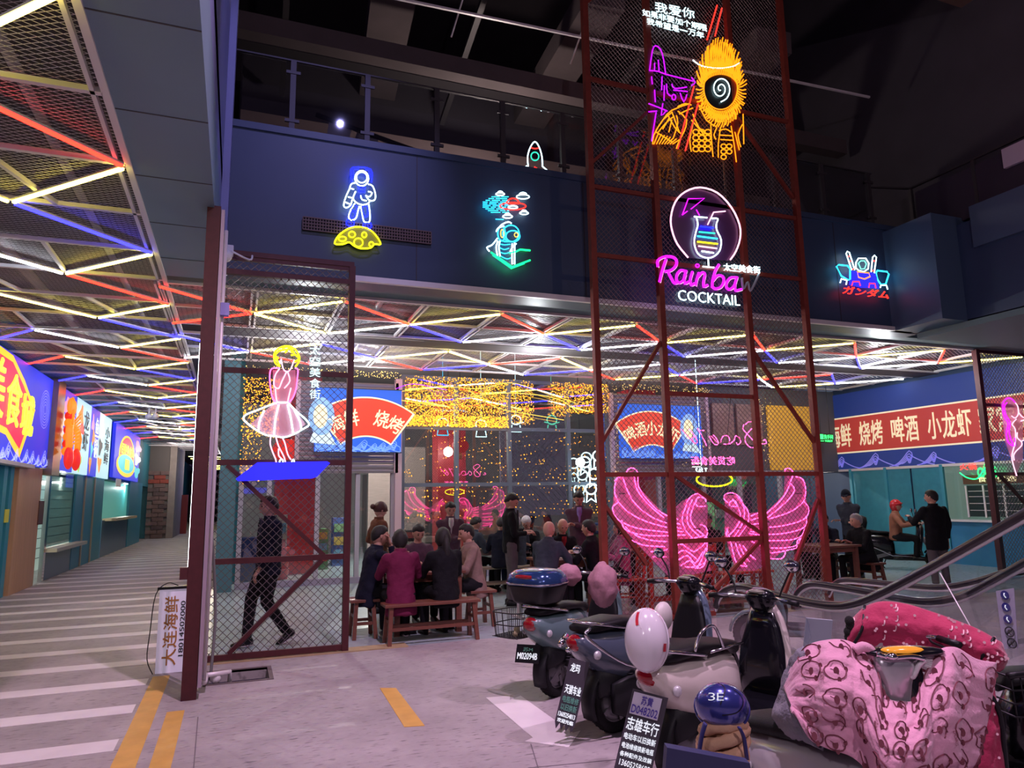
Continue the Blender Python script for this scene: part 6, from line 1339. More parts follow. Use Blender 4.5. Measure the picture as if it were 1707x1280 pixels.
    for sg in(-1,1):
        m=MB(); m.tube([(.865,sg*.21,1.008),(.815,sg*.345,.998)],.019,10); m.build('grip',M_black,t,local=True)
        m=MB(); m.tube(smooth_pts([(.90,sg*.18,1.0),(.91,sg*.24,.99),(.87,sg*.34,.975)]),.007,6); m.build('brake_lever',M_black,t,local=True)
        if mirrors:
            m=MB(); m.tube(smooth_pts([(.90,sg*.17,1.02),(.92,sg*.20,1.10),(.91,sg*.26,1.20)]),.007,6); o=m.build('mirror_stalk',M_black,t,local=True)
            m=MB(); m.ball((.905,sg*.28,1.235),(.022,.062,.045),14,8); m.build('mirror_housing',M_black,o,local=True)
            m=MB(); m.ball((.893,sg*.28,1.235),(.016,.055,.038),14,8); m.build('mirror_glass',MIRR,o,local=True)
    return t
M_tealb=mat('scooter_grey_green',(.12,.19,.20),.25,coat=.6); M_blk=mat('scooter_black',(.006,.006,.009),.2,coat=.5,spec=.3); M_cream=mat('scooter_cream',(.66,.60,.54),.22,coat=.6); M_silv=mat('scooter_silver_white',(.55,.53,.56),.22,.2,coat=.5); M_slate=mat('scooter_slate',(.07,.09,.13),.25,coat=.5)
# A
A_=scooter('electric_scooter','grey-green scooter with the blue-topped luggage box, farthest of the parked row',2.58,5.76,32,M_tealb,M_tealb,M_black,scale=.92)
tb=thing('luggage_box','luggage box with metallic blue lid and black base on the grey-green scooter','luggage box',(2.55,5.78,.775),math.radians(30))
m=MB(); zloft(m,[(.0,-.16,.14,.15),(.02,-.16,.165,.185),(.14,-.16,.20,.225),(.155,-.16,.205,.23)],n=4); m.build('base_tub',M_black,tb,local=True)
m=MB(); zloft(m,[(.155,-.16,.21,.235),(.18,-.16,.212,.238),(.235,-.16,.195,.22),(.27,-.155,.15,.18),(.285,-.15,.06,.09)],n=3.5); m.build('lid',mat('metallic_blue_lid',(.03,.07,.20),.15,.5,coat=.8),tb,local=True)
m=MB(); zloft(m,[(.215,-.21,.155,.16),(.235,-.21,.150,.15),(.25,-.20,.13,.13)],n=3); m.build('red_reflector',LENSR,tb,local=True)
m=MB(); m.tube([(-.16+.213*sq(2*PI*k/24,3.5)[0],.238*sq(2*PI*k/24,3.5)[1],.168) for k in range(24)],.006,5,closed=True); m.build('chrome_band',M_chrome,tb,local=True)
# licence plate A
def plate(par,name,p,w_,h_,m,rows,tilt=0,yaw=0,jag=0,slant=0):
    """plate facing local -x of the scooter; p centre"""
    ex=V((math.sin(yaw),-math.cos(yaw),0)); ey=V((math.sin(tilt),0,math.cos(tilt))); n=ex.cross(ey).normalized(); c_,s_=math.cos(slant),math.sin(slant); ex,ey=ex*c_-ey*s_,ex*s_+ey*c_
    if n.x>0: n=-n
    o=V(p)-ex*w_/2-ey*h_/2
    b=MB()
    if jag:
        pts=[o+ey*h_,o+ey*h_+ex*w_]+[o+ex*(w_*(1-i/(2*jag)))+ey*(0 if i%2==0 else -.045) for i in range(2*jag+1)]
    else: pts=[o,o+ex*w_,o+ex*w_+ey*h_,o+ey*h_]
    b.poly(pts,-n*.006); q=b.build(name,m,par,local=True,recalc=True)
    for s_,u0,u1,v0,v1,mm in rows:
        b=MB(); text_into(b,s_,o+ex*u0*w_+ey*v0*h_+n*.002,ex,ey,(u1-u0)*w_,(v1-v0)*h_,n,.002,.02); b.build('lettering',mm,q,local=True)
    return q
TW=mat('print_white',(.75,.72,.78),.5); TG=mat('print_green',(.2,.55,.42),.5); TB=mat('print_indigo',(.08,.05,.40),.5)
plate(A_,'licence_plate',(-.34,.06,.42),.22,.155,M_black,[('苏M',.3,.7,.62,.85,TG),('M02094B',.08,.92,.2,.55,TW)],tilt=.25,yaw=.30)
# basket at the tail of A and the white logo panel
bk_=thing('wire_basket','black wire basket with small things in it at the tail of the grey-green scooter','basket',(2.27,5.86,.5),math.radians(28))
m=MB()
for z,w_ in((.0,.14),(.10,.15),(.20,.16)):
    m.tube([(w_*1.05*sq(2*PI*k/28,4)[0],w_*sq(2*PI*k/28,4)[1],z) for k in range(28)],.005,5,closed=True)
m.build('rim',M_black,bk_,local=True)
m=MB()
for k in range(36):
    a=2*PI*k/36; c,s_=sq(a,4); m.tube([(.147*c,.14*s_,0),(.168*c,.16*s_,.2)],.003,4)
for k in range(-5,6): m.tube([(.028*k,-.14,0),(.028*k,.14,0)],.003,4); m.tube([(-.147,.026*k,0),(.147,.026*k,0)],.003,4)
m.build('bars',M_black,bk_,local=True,kind='stuff')
m=MB(); m.tube(smooth_pts([(-.08,-.06,.02),(0,-.02,.05),(.06,.05,.03)]),.022,8); m.build('yellow_strap',mat('pale_yellow_cloth',(.5,.42,.25),.8),bk_,local=True)
lp=thing('logo_panel','white panel with an orange three-pointed logo on a white stalk above the wire basket','panel',(2.35,6.0,.68),math.radians(10))
m=MB(); m.poly([(0,.075,.10),(0,-.065,.10),(0,-.055,.24),(.0,.06,.245)] if False else [(0,.050,.10),(0,-.050,.10),(0,-.072,.24),(0,.072,.24)],(.02,0,0)); m.build('panel_face',M_white,lp,local=True,bevel=.004,recalc=True)
m=MB(); m.beam((.01,0,.10),(.01,0,-.06),.04,.02,up=(1,0,0)); m.beam((.01,-.09,-.06),(.01,.09,-.06),.05,.018); m.build('stalk',M_white,lp,local=True)
m=MB()
for a in(90,210,330):
    c,s_=math.cos(math.radians(a)),math.sin(math.radians(a)); p,q=-s_,c
    y=lambda u,v:V((-.004,-(u*c+v*p),.172+(u*s_+v*q)))
    m.poly([y(.006,.0),y(.018,.012),y(.036,.010),y(.036,-.010),y(.018,-.012)],(.002,0,0))
m.build('orange_logo',mat('logo_orange',(.75,.13,.04),.5),lp,local=True,recalc=True)
# pink quilted glove cover on A's handlebars
def blob_cloth(name,label,cat,c,rad,m,rz=0,sc=.3,seed=0,flat=None):
    b=MB(); vs,fs=sphere_dirs(28,20); M_=Matrix.Rotation(rz,3,'Z')
    out=[]
    for d in vs:
        q=1+.16*noise.noise(d*2.2+V((seed,0,0)))+.05*noise.noise(d*6+V((seed,3,0)))
        # quilt seams
        q-=.05*(math.exp(-(math.sin(d.z*9)**2)/.02)+.6*math.exp(-(math.sin(math.atan2(d.y,d.x)*4)**2)/.02))
        out.append(V(c)+M_@V((d.x*rad[0]*q,d.y*rad[1]*q,d.z*rad[2]*q)))
    b.add(out,fs,0,True); o=b.build(name,m); tag(o,label,cat); return o
QP=mat('dusty_pink_quilt',(.40,.19,.24),.75,var=.1,vs=20,bump=.3,bs=40)
p=gd(1005,975,6.1); blob_cloth('quilted_glove','dusty pink quilted hand cover on the right grip of the grey-green scooter','hand cover',p,(.13,.12,.19),QP,.3,seed=1)
p=gd(948,958,6.2); blob_cloth('quilted_glove','dusty pink quilted hand cover on the left grip, behind the luggage box','hand cover',p,(.12,.10,.09),QP,.3,seed=2)
# B
B_=scooter('electric_scooter','black and slate scooter with chrome side rail between the grey-green and the cream one',2.58,4.76,16,M_slate,mat('shield_blue_grey',(.16,.22,.30),.15,.3,coat=.7),M_black,headm=M_blk,scale=.95)
m=MB(); m.tube(smooth_pts([(-.36,-.16,.80),(-.40,-.18,.74),(-.05,-.20,.52),(.30,-.20,.44)],5),.013,8); m.build('side_rail',M_chrome,B_,local=True)
m=MB(); xloft(m,[(-.12,.03,.17,.38,-.13),(.02,.045,.12,.42,-.14),(.22,.05,.13,.44,-.14),(.38,.03,.22,.40,-.13)],n=4); m.build('chain_case',DPL,B_,local=True)
m=MB(); m.tube([(-.42,.10,.66),(-.30,.17,.70)],.022,8); m.tube([(-.44,.0,.64),(-.30,.06,.64)],.018,8); m.build('lock_bar',M_chrome,B_,local=True)
plate(B_,'mud_flap',(-.44,-.04,.36),.15,.44,mat('flap_dark',(.06,.05,.07),.7),[('龙玛',.15,.62,.80,.93,TW),('天骏车业',.12,.92,.46,.60,TW),('电瓶维修',.12,.92,.32,.42,TG),('以旧换新',.12,.92,.20,.30,TG),('13605254813',.08,.92,.10,.17,TW),('欢迎光临',.1,.9,.01,.07,TW)],tilt=.14,yaw=.55,jag=4,slant=.18)
# C
C_=scooter('electric_scooter','cream scooter with black seat and red tail light, nearest full one in the parked row',2.54,3.78,20,M_cream,M_cream,M_blk,headm=M_blk,rear_r=.24,scale=.95)
q=plate(C_,'mud_flap',(-.45,.0,.38),.21,.44,mat('flap_dark'),[('志雄车行',.06,.94,.50,.66,TW),('电动车以旧换新',.06,.94,.38,.46,TW),('电池维修换新电瓶',.06,.94,.27,.34,TW),('各种配件及改装',.06,.94,.17,.23,TW),('13605258698',.10,.94,.06,.13,TW)],tilt=.14,yaw=.60,jag=5,slant=.20)
plate(C_,'licence_plate',(-.437,-.030,.530),.165,.12,mat('plate_white',(.62,.60,.72),.5),[('苏黄',.32,.72,.52,.92,TB),('D048202',.04,.96,.08,.44,TB)],tilt=.14,yaw=.60,slant=.20)
m=MB(); m.ball((.05,-.13,.30),(.10,.06,.10),16,10); m.lathe([(0,0),(.07,.0),(.085,-.02),(.09,-.05)],(.05,-.19,.30),'y',20); m.build('round_cover',mat('pale_cast_cover',(.42,.40,.38),.4,.2),C_,local=True)
m=MB(); m.tube([(.05,-.16,.775),(.44,-.145,.775)],.008,6); m.build('seat_trim',M_chrome,C_,local=True)
m=MB(); m.tube(smooth_pts([(-.1,-.15,.80),(-.02,-.15,.90),(.12,-.15,.92),(.20,-.155,.78)]),.010,6); m.build('side_rail',M_chrome,C_,local=True)
p=gd(1105,1028,4.55); b=MB(); b.ball(p,(.09,.05,.095),18,10,mtx=Matrix.Rotation(.5,3,'Z')@Matrix.Rotation(.5,3,'Y')); tag(b.build('round_backrest',mat('cream_pad',(.62,.58,.55),.4)),'small round cream backrest behind the white helmet','backrest')
b=MB(); 
for k,(px,py) in enumerate([(1378,1030)]): 
    pts=[gd(x,y,4.9) for x,y in [(1345,1030),(1388,1034),(1385,1075),(1340,1080)]]
    b.poly(pts,(.01,.02,0))
tag(b.build('plastic_bag',mat('pale_blue_bag',(.38,.42,.50),.5),recalc=True),'pale bluish plastic sheet hanging beside the cream scooter front','bag')
b=MB(); b.tube([gd(x,y,4.5) for x,y in [(1305,1022),(1345,1030),(1352,1062),(1340,1090),(1322,1080)]],.004,5); b.poly([gd(x,y,4.55) for x,y in [(1300,1000),(1330,1008),(1350,1040),(1348,1075),(1318,1050)]],(.005,.01,0)); tag(b.build('wind_screen',M_acryl,recalc=True),'clear plastic wind screen on the cream scooter','wind screen')
# white helmet
def helmet(name,label,c,rad,m,ax_fwd,stripes):
    t=thing(name,label,'helmet',c); f=V(ax_fwd).normalized(); R=f.to_track_quat('Y','Z').to_matrix(); vs,fs=sphere_dirs(28,18)
    def sp(d,k=1.0):
        q=V((d.x*rad[0],d.y*rad[1],d.z*rad[2]))*k
        return V(c)+R@q
    b=MB(); b.add([sp(d,1.0+ (.02*math.exp(-((d.y+.15)/.05)**2))) if d.y>-.35 else sp(V((d.x,-.35*1.0,d.z)).lerp(d,.25),.97) for d in vs],fs,0,True); b.build('shell',m,t)
    rim=[sp(V((math.cos(a)*.94,-.28,math.sin(a)*.94)),1.03) for a in [2*PI*k/32 for k in range(32)]]
    b=MB(); b.tube(rim,.010,6,closed=True); b.build('rim',m if name!='x' else M_black,t)
    for nm,pts,wd,mm in stripes:
        b=MB(); ps=[V(q).normalized() for q in pts]; ps=smooth_pts(ps,5); P_=[sp(V(q).normalized(),1.012) for q in ps]
        for a_,c_ in zip(range(len(P_)-1),range(1,len(P_))):
            d=(P_[c_]-P_[a_]).normalized(); nn=(P_[a_]-V(c)).normalized(); s_=d.cross(nn)*wd/2; b.add([P_[a_]-s_,P_[a_]+s_,P_[c_]+s_,P_[c_]-s_],[(0,1,2,3)])
        b.build(nm,mm,t)
    return t,sp,R
c=gd(1077,1066,3.92); view=(V((0,0,HC))-c).normalized()
M_wh=mat('helmet_white_gloss',(.70,.67,.72),.15,coat=.7); M_rs=mat('helmet_red_mark',(.5,.02,.04),.3)
ht,sp,R=helmet('motorcycle_helmet','glossy white helmet with red marks hanging on the cream scooter',c,(.119,.11,.168),M_wh,view+V((-.15,0,.05)),[('red_stripe',[(.25,.75,.35),(.32,.72,.62),(.28,.50,.85)],.018,M_rs),('red_stripe',[(-.86,.42,-.10),(-.88,.40,-.36)],.030,M_rs),('rib_line',[(.10,.9,.30),(.2,.75,.65),(.1,.4,.92)],.004,M_frame)])
# ---------------- F: silver-white scooter at the bottom, quilt, helmet
F_=scooter('electric_scooter','silver-white scooter at the bottom edge under the pink bear quilt',2.27,2.50,-66,M_silv,M_silv,M_blk,mirrors=False,scale=.86,rack=False,headm=mat('brushed_silver',(.62,.61,.64),.30,.7),front=False)
b=MB(); st=gd(1489,1130,2.78); up=V((0,0,1))
zl=[(0.09,.075,.045),(.05,.080,.05),(-.02,.060,.045),(-.08,.050,.04),(-.12,.045,.04),(-.20,.05,.05),(-.5,.05,.05)]
b.loft([[st+cr*(a_*sq(2*PI*k/16,3)[0])+V((0,0,z))+V((.3,.95,0)).normalized()*(c_*sq(2*PI*k/16,3)[1]) for k in range(16)] for z,a_,c_ in zl]); b.build('steering_column',mat('brushed_silver'),F_)
b=MB(); dc=gd(1508,1086,2.80); b.ball(dc,(.16,.06,.022),20,8,mtx=Matrix.Rotation(-.33,3,'Z')); b.build('dash_panel',M_blk,F_); b=MB(); b.ball(dc+V((-.035,-.02,.014)),(.085,.035,.013),18,8,mtx=Matrix.Rotation(-.33,3,'Z')); b.build('amber_display',mat('amber_display',(.5,.18,.02),.15,emis=(.8,.3,.03),es=.35),F_)
b=MB(); b.tube(smooth_pts([gd(x,y,2.74) for x,y in [(1462,1090),(1475,1094),(1490,1096),(1520,1094),(1540,1098)]]),.010,8); b.ball(gd(1487,1094,2.73),(.025,.02,.014)); b.build('chrome_crossbar',M_chrome,F_)
b=MB()
for k in range(7): b.tube(smooth_pts([gd(1512+k*2,1108,2.78),gd(1528+k*3,1100+k*2,2.76),gd(1548+k*2,1092+k*3,2.78),gd(1562,1098+k*4,2.8)]),.004,5)
b.tube(smooth_pts([gd(x,y,2.75) for x,y in [(1513,1125),(1522,1128),(1532,1108),(1542,1100)]]),.010,7); b.build('cable_bundle',M_frame,F_,kind='stuff')
c=gd(1203,1176,2.85); view=(V((0,0,HC))-c).normalized()
M_bh=mat('helmet_blue_metallic',(.05,.06,.30),.2,.5,coat=.8)
R_t=Matrix.Rotation(.5,3,'Y')
ht2,sp2,R2=helmet('motorcycle_helmet','metallic blue helmet set on a beige scarf at the bottom of the photo',c,(.105,.10,.085),M_bh,view+V((0,0,.35)),[('vent_line',[(.1,.55,.8),(-.15,.85,.4),(.05,.9,-.3)],.004,M_black),('vent_line',[(-.5,.8,.5),(-.75,.6,.1),(-.6,.7,-.5),(0,.8,-.75)],.004,M_black)])
b=MB(); 
for s_,du in (('3',-.0),('E',.034)):
    text_into(b,s_,c+view*.102-cr*(.052-du)+cu*.020,cr,cu,.026,.030,view,.003,-.01)
b.build('silver_letters',TW,ht2)
sc2=thing('beige_scarf','twisted beige scarf bundled under the blue helmet','scarf',gd(1205,1232,2.85)); c0=gd(1205,1226,2.86)
for k in range(5):
    b=MB(); z=-.065+.032*k; ry=.088-.006*abs(k-1.5)
    b.tube([c0+V((math.cos(a)*ry,math.sin(a)*ry*.9,z+.028*math.sin(a+k*1.1))) for a in [2*PI*j/20 for j in range(20)]],[.026+.004*math.sin(j*1.7+k) for j in range(20)],8,closed=True); b.build('fold',mat('beige_knit',(.60,.36,.22),.85,bump=.4,bs=60),sc2)
b=MB(); b.lathe([(0,-.10),(.06,-.10),(.07,0),(.05,.09),(0,.09)],c0,seg=14); b.build('core',mat('beige_knit'),sc2)
bg=thing('shopping_bag','navy blue bag standing at the bottom edge below the scarf','bag',gd(1180,1262,2.7)); b=MB(); 
pt=[gd(x,y,d) for x,y,d in [(1112,1246,2.62),(1250,1272,2.58),(1262,1340,2.58),(1105,1340,2.62)]]; b.poly(pt,(.02,.05,0)); b.build('bag_body',mat('navy_bag',(.025,.03,.10),.6,bump=.3,bs=20),bg,recalc=True)
b=MB(); b.tube(smooth_pts([gd(x,y,2.74) for x,y in [(1165,1255),(1170,1225),(1176,1205)]]),.012,6,flat=.4); b.tube(smooth_pts([gd(x,y,2.74) for x,y in [(1245,1265),(1240,1230),(1232,1212)]]),.012,6,flat=.4); b.build('strap',mat('navy_strap',(.03,.03,.16),.5),bg)
# ---------------- quilts as draped surfaces
class Cloth:
    def __init__(s,cols,nu=60,nv=44,puff=.012,cells=(5,4),seed=0):
        """cols: list of columns, each a list of (px,py,depth) from top to bottom"""
        s.G=[[gd(*q) for q in c] for c in cols]; s.nu,s.nv=nu,nv; s.puff=puff; s.cells=cells; s.seed=seed
    def cr(s,L,t):
        n=len(L)-1; x=min(max(t,0),1)*n; i=min(int(x),n-1); f=x-i
        p0=L[max(i-1,0)];p1=L[i];p2=L[i+1];p3=L[min(i+2,n)]
        return .5*((2*p1)+(p2-p0)*f+(2*p0-5*p1+4*p2-p3)*f*f+(3*p1-p0-3*p2+p3)*f**3)
    def base(s,u,v): return s.cr([s.cr(c,v) for c in s.G],u)
    def p(s,u,v,d=0):
        e=.01; q=s.base(u,v); du=s.base(min(u+e,1),v)-s.base(max(u-e,0),v); dv=s.base(u,min(v+e,1))-s.base(u,max(v-e,0))
        n=du.cross(dv); n=n.normalized() if n.length>1e-9 else V((0,-1,0))
        if n.dot(V((0,0,HC))-q)<0: n=-n
        cu_,cv_=s.cells; pf=(abs(math.sin(u*PI*cu_))*abs(math.sin(v*PI*cv_)))**.5
        edge=min(1,min(u,1-u)*14,min(v,1-v)*12)
        return q+n*(d+(s.puff*pf+.012*noise.noise(V((u*9,v*7,s.seed)))+.010*noise.noise(V((u*22,v*18,s.seed+5))))*edge)
    def mesh(s,name,m,par,lining=None,th=.012):
        b=MB(); vs=[s.p(i/s.nu,j/s.nv) for i in range(s.nu+1) for j in range(s.nv+1)]; w_=s.nv+1
        b.add(vs,[(i*w_+j,(i+1)*w_+j,(i+1)*w_+j+1,i*w_+j+1) for i in range(s.nu) for j in range(s.nv)],0,True)
        q=s.base(.5,.5); a_=vs[(s.nu//2+1)*w_+s.nv//2]-vs[(s.nu//2)*w_+s.nv//2]; c_=vs[(s.nu//2)*w_+s.nv//2+1]-vs[(s.nu//2)*w_+s.nv//2]
        if a_.cross(c_).dot(V((0,0,HC))-q)<0: b.f=[f[::-1] for f in b.f]
        o=b.build(name,[m,lining or m],par); md=o.modifiers.new('th','SOLIDIFY'); md.thickness=th; md.offset=-1 if True else 1
        if lining: md.material_offset=1; md.material_offset_rim=0
        return o
    def rib(s,mb,pts,wd,d=.004):
        P_=[s.p(max(.01,min(.99,u)),max(.01,min(.99,v)),d) for u,v in pts]
        L=[]
        for i,q in enumerate(P_):
            t=(P_[min(i+1,len(P_)-1)]-P_[max(i-1,0)]); t=t.normalized() if t.length>1e-9 else V((1,0,0)); n=(V((0,0,HC))-q).normalized(); a=t.cross(n).normalized()*wd/2; L.append((q+a,q-a))
        for (a,b_),(c_,e) in zip(L[:-1],L[1:]): mb.add([a,b_,e,c_],[(0,1,2,3)])
PKM=mat('pink_quilt_cotton',(.70,.33,.46),.8,var=.08,vs=6,bump=.35,bs=70,sheen=.3); GRL=mat('grey_quilt_lining',(.22,.21,.25),.9,bump=.5,bs=90); BWN=mat('brown_print',(.16,.03,.05),.7)
cx_=[1303,1338,1380,1420,1450,1476,1502,1530,1556,1590,1628,1662]
ty=[1140,1082,1066,1070,1098,1158,1168,1160,1092,1078,1098,1104]
D0=[2.98,2.92,2.88,2.86,2.82,2.72,2.70,2.72,2.80,2.84,2.88,2.95]
cols=[]
for i,x in enumerate(cx_):
    col=[]
    for j in range(7):
        v=j/6; bot=[1185,1230,1248,1262,1292,1345,1345,1345,1345,1345,1345,1330][i]
        xx=x+(0 if i<9 else -(v**1.4)*[0,0,0,0,0,0,0,0,0,0,22,48][i])+ (0 if i>1 else v*[20,10][i])
        bulge=.10*math.sin(PI*min(1,v*1.1))*(1 if 1<i<10 else .3)
        col.append((xx,ty[i]+(bot-ty[i])*v,D0[i]-bulge-(.22*v)))
    cols.append(col)
pq=thing('pink_quilt','pink quilted wind cover printed with brown line bears, nearest at the lower right','wind cover',gd(1470,1180,2.75))
CP=Cloth(cols,84,60,.016,(7,4),1); CP.mesh('quilt',PKM,pq,GRL,.014)
b=MB(); random.seed(12)
cells=[(u,v) for u in [.08+.105*i for i in range(9)] for v in [.10,.30,.50,.70,.90]]
for k,(u,v) in enumerate(cells):
    u+=random.uniform(-.02,.02)+(.04 if int(v*10)%4 else 0); v+=random.uniform(-.03,.03)
    if not(.02<u<.97): continue
    ru,rv=.036,.074; kind=k%3
    if kind!=2:
        CP.rib(b,[(u+ru*math.cos(a),v+rv*math.sin(a)) for a in [2*PI*j/18 for j in range(19)]],.005)
        dots=[(0,.012,.013),(ru*.95,-rv*.35,.009),(ru*.3,rv*1.0,.009)]
        CP.rib(b,[(u-ru*.5,v-rv*.1),(u,v+.01)],.003)
    else:
        CP.rib(b,[(u-.04+.08*t,v-.05+.09*t+.03*math.sin(t*6)) for t in [j/14 for j in range(15)]],.0045)
        CP.rib(b,[(u+.035*math.cos(a),v+.07*math.sin(a)) for a in [-1.6+2.6*j/14 for j in range(15)]],.0045); dots=[(0,.0,.012)]
    for du,dv,r in dots:
        q=CP.p(max(.01,min(.99,u+du)),max(.01,min(.99,v+dv)),.0045); n=(V((0,0,HC))-q).normalized(); e1=n.cross(V((0,0,1))).normalized(); e2=n.cross(e1)
        b.add([q+e1*(r*.8*math.cos(a))+e2*(r*math.sin(a)*1.2) for a in [2*PI*j/10 for j in range(10)]],[tuple(range(10))])
b.build('bear_print',BWN,pq,kind='stuff')
b=MB()
for u,v in [(.16,.30),(.30,.22),(.40,.40),(.22,.62),(.60,.62),(.74,.30),(.80,.52),(.50,.85)]:
    vs_,fs_,x0_,x1_,y0_,y1_=text_mesh('DORIS',.01,0,0,0)
    b.add([CP.p(max(.01,min(.99,u+(w_.y-y0_)/(y1_-y0_)*.014)),max(.01,min(.99,v+(w_.x-x0_)/(x1_-x0_)*.085)),.005) for w_ in vs_],fs_)
b.build('word_print',mat('faded_brown_print',(.35,.10,.12),.7),pq)
# grey lining folded out at the left edge
cl=[[(1338,1076,2.93),(1316,1100,2.96),(1300,1150,2.98),(1288,1185,2.97),(1300,1215,2.93),(1330,1228,2.88)],[(1348,1090,2.86),(1336,1112,2.87),(1322,1150,2.88),(1308,1190,2.86),(1322,1218,2.82),(1352,1240,2.80)],[(1372,1088,2.84),(1360,1112,2.83),(1345,1150,2.82),(1330,1190,2.80),(1342,1222,2.78),(1372,1252,2.76)]]
Cloth(cl,16,40,.01,(2,4),3).mesh('grey_lining_fold',GRL,pq,th=.015)
# cuffs at the grips
b=MB(); b.tube(smooth_pts([gd(x,y,2.80) for x,y in [(1425,1085),(1438,1078),(1452,1085),(1456,1100),(1450,1112)]]),[.02]*17,8); b.build('left_cuff',PKM,pq)
# right half of the cover, standing up
# D red quilt
M_rq=mat('crimson_quilt',(.42,.015,.08),.8,var=.12,vs=6,bump=.35,bs=60,sheen=.3)
D_=scooter('electric_scooter','dark scooter under the crimson quilt with a rear wire basket, behind the pink quilt',4.15,2.55,152,M_blk,M_blk,M_blk,mirrors=False,scale=.9)
rq=thing('crimson_quilt','crimson quilted wind cover with small pale prints behind the pink one','wind cover',gd(1540,1050,3.9))
rx=[1412,1440,1470,1510,1550,1590,1630,1660,1680]; rt=[1040,1012,1002,1006,1018,1032,1048,1066,1092]; rbm=[1100,1108,1110,1115,1122,1130,1135,1125,1104]; dd_=[3.9,3.85,3.8,3.75,3.7,3.65,3.62,3.6,3.62]
CRd=Cloth([[(x,a+(b_-a)*v,d+.10*(1-2*v)**2-.04) for v in (0,.25,.5,.75,1)] for x,a,b_,d in zip(rx,rt,rbm,dd_)],54,24,.014,(4,2),7); CRd.mesh('quilt',M_rq,rq,th=.02)
C2=Cloth([[(1590,1095,3.5),(1588,1150,3.45),(1590,1220,3.4),(1600,1300,3.35)],[(1630,1100,3.45),(1632,1160,3.38),(1638,1230,3.32),(1650,1310,3.28)],[(1652,1108,3.42),(1662,1170,3.38),(1672,1240,3.34),(1678,1320,3.3)]],20,30,.01,(2,4),9); C2.mesh('hanging_panel',M_rq,rq,th=.015)
b=MB(); random.seed(3)
for k in range(80):
    u,v=random.uniform(.04,.96),random.uniform(.06,.94); q=CRd.p(u,v,.010); n=(V((0,0,HC))-q).normalized(); e1=n.cross(V((0,0,1))).normalized(); e2=n.cross(e1)
    if k%3: r=.007; b.add([q+e1*(r*math.cos(a))+e2*(r*math.sin(a)) for a in [2*PI*j/8 for j in range(8)]],[tuple(range(8))])
    else: CRd.rib(b,[(u+.009*math.cos(a),v+.05*math.sin(a)) for a in [-.5+2.6*j/7 for j in range(8)]],.006)
for k in range(14):
    u,v=random.uniform(.1,.9),random.uniform(.08,.9); q=C2.p(u,v,.004); n=(V((0,0,HC))-q).normalized(); e1=n.cross(V((0,0,1))).normalized(); e2=n.cross(e1); b.add([q+e1*(.006*math.cos(a))+e2*(.006*math.sin(a)) for a in [2*PI*j/8 for j in range(8)]],[tuple(range(8))])
b.build('pale_print',mat('pale_pink_print',(.75,.45,.5),.7),rq,kind='stuff')
b=MB(); CRd.rib(b,[(.10,.60),(.25,.66),(.45,.86),(.6,.98)],.022,.006); b.build('pale_piping',mat('pale_piping',(.42,.33,.36),.6),rq)
b=MB(); b.tube(smooth_pts([CRd.p(u,v,.008) for u,v in [(.14,.02),(.12,.4),(.02,.7)]]),.008,6); b.build('black_binding',M_black,rq); b=MB(); b.tube(smooth_pts([CRd.p(u,v,.008) for u,v in [(.84,.12),(.78,.5),(.72,.95)]]),.008,6); b.build('black_binding',M_black,rq); b=MB(); b.tube(smooth_pts([C2.p(u,v,.006) for u,v in [(.2,.05),(.6,.25),(.95,.45),(.98,.95)]]),.012,6); b.build('black_binding',M_black,rq)
b=MB()
for k in range(9): b.ball(gd(1416+2*math.sin(k*2),1035+k*9,3.88),(.025,.025,.028),8,6)
b.build('fur_trim',mat('black_fur',(.01,.01,.01),.95,bump=1,bs=200),rq,kind='stuff')
wb=thing('wire_basket','black wire basket at the right edge behind the crimson quilt','basket',gd(1690,1140,3.5)); o=gd(1690,1130,3.55)
m=MB()
for k in range(6):
    for z in(0,-.07,-.14,-.2): pass
for z in(.04,-.02,-.08,-.14): m.tube([o+V((-.16,-.1,z)),o+V((.30,-.22,z))],.005,5); m.tube([o+V((-.16,-.1,z)),o+V((-.04,.22,z))],.005,5)
for k in range(10): m.tube([o+V((-.16+.046*k,-.1-.012*k,.04)),o+V((-.15+.046*k,-.1-.012*k,-.18))],.004,5)
m.build('bars',M_black,wb,kind='stuff'); m=MB(); m.tube(smooth_pts([o+V((-.18,-.1,.05)),o+V((.05,-.16,.06)),o+V((.32,-.23,.05))]),.016,7); m.build('rim',M_black,wb)
m=MB(); m.lathe([(0,-.03),(.06,-.03),(.07,0),(.06,.03),(0,.03)],o+V((.05,-.1,-.22)),'y',16); m.build('round_clamp',M_black,wb)
# antenna-like thin wire over the crimson quilt
b=MB(); b.tube([gd(1567,955,4.2),gd(1618,1045,3.75)],.0035,5); tag(b.build('thin_wire',M_frame),'thin pale wire rising from the crimson quilt towards the handrail','wire')
# rider's scooter, far right
G_=scooter('electric_scooter','dark scooter with silver trim carrying the rider in the red helmet',12.95,11.98,-42,M_blk,M_blk,M_blk,mirrors=True)
m=MB(); m.tube([(-.3,-.19,.62),(.1,-.2,.45),(.4,-.2,.30),(.80,-.19,.28),(.92,-.18,.55)],.014,6); m.build('silver_trim',M_chrome,G_,local=True)
tb=thing('luggage_box','black luggage box on the rider\'s scooter behind the red helmet','luggage box',(12.95,11.98,.84),math.radians(-42)); m=MB(); zloft(m,[(.0,-.2,.15,.17),(.15,-.2,.19,.21),(.26,-.2,.18,.2),(.30,-.2,.1,.12)],n=4); m.build('tub',M_black,tb,local=True)
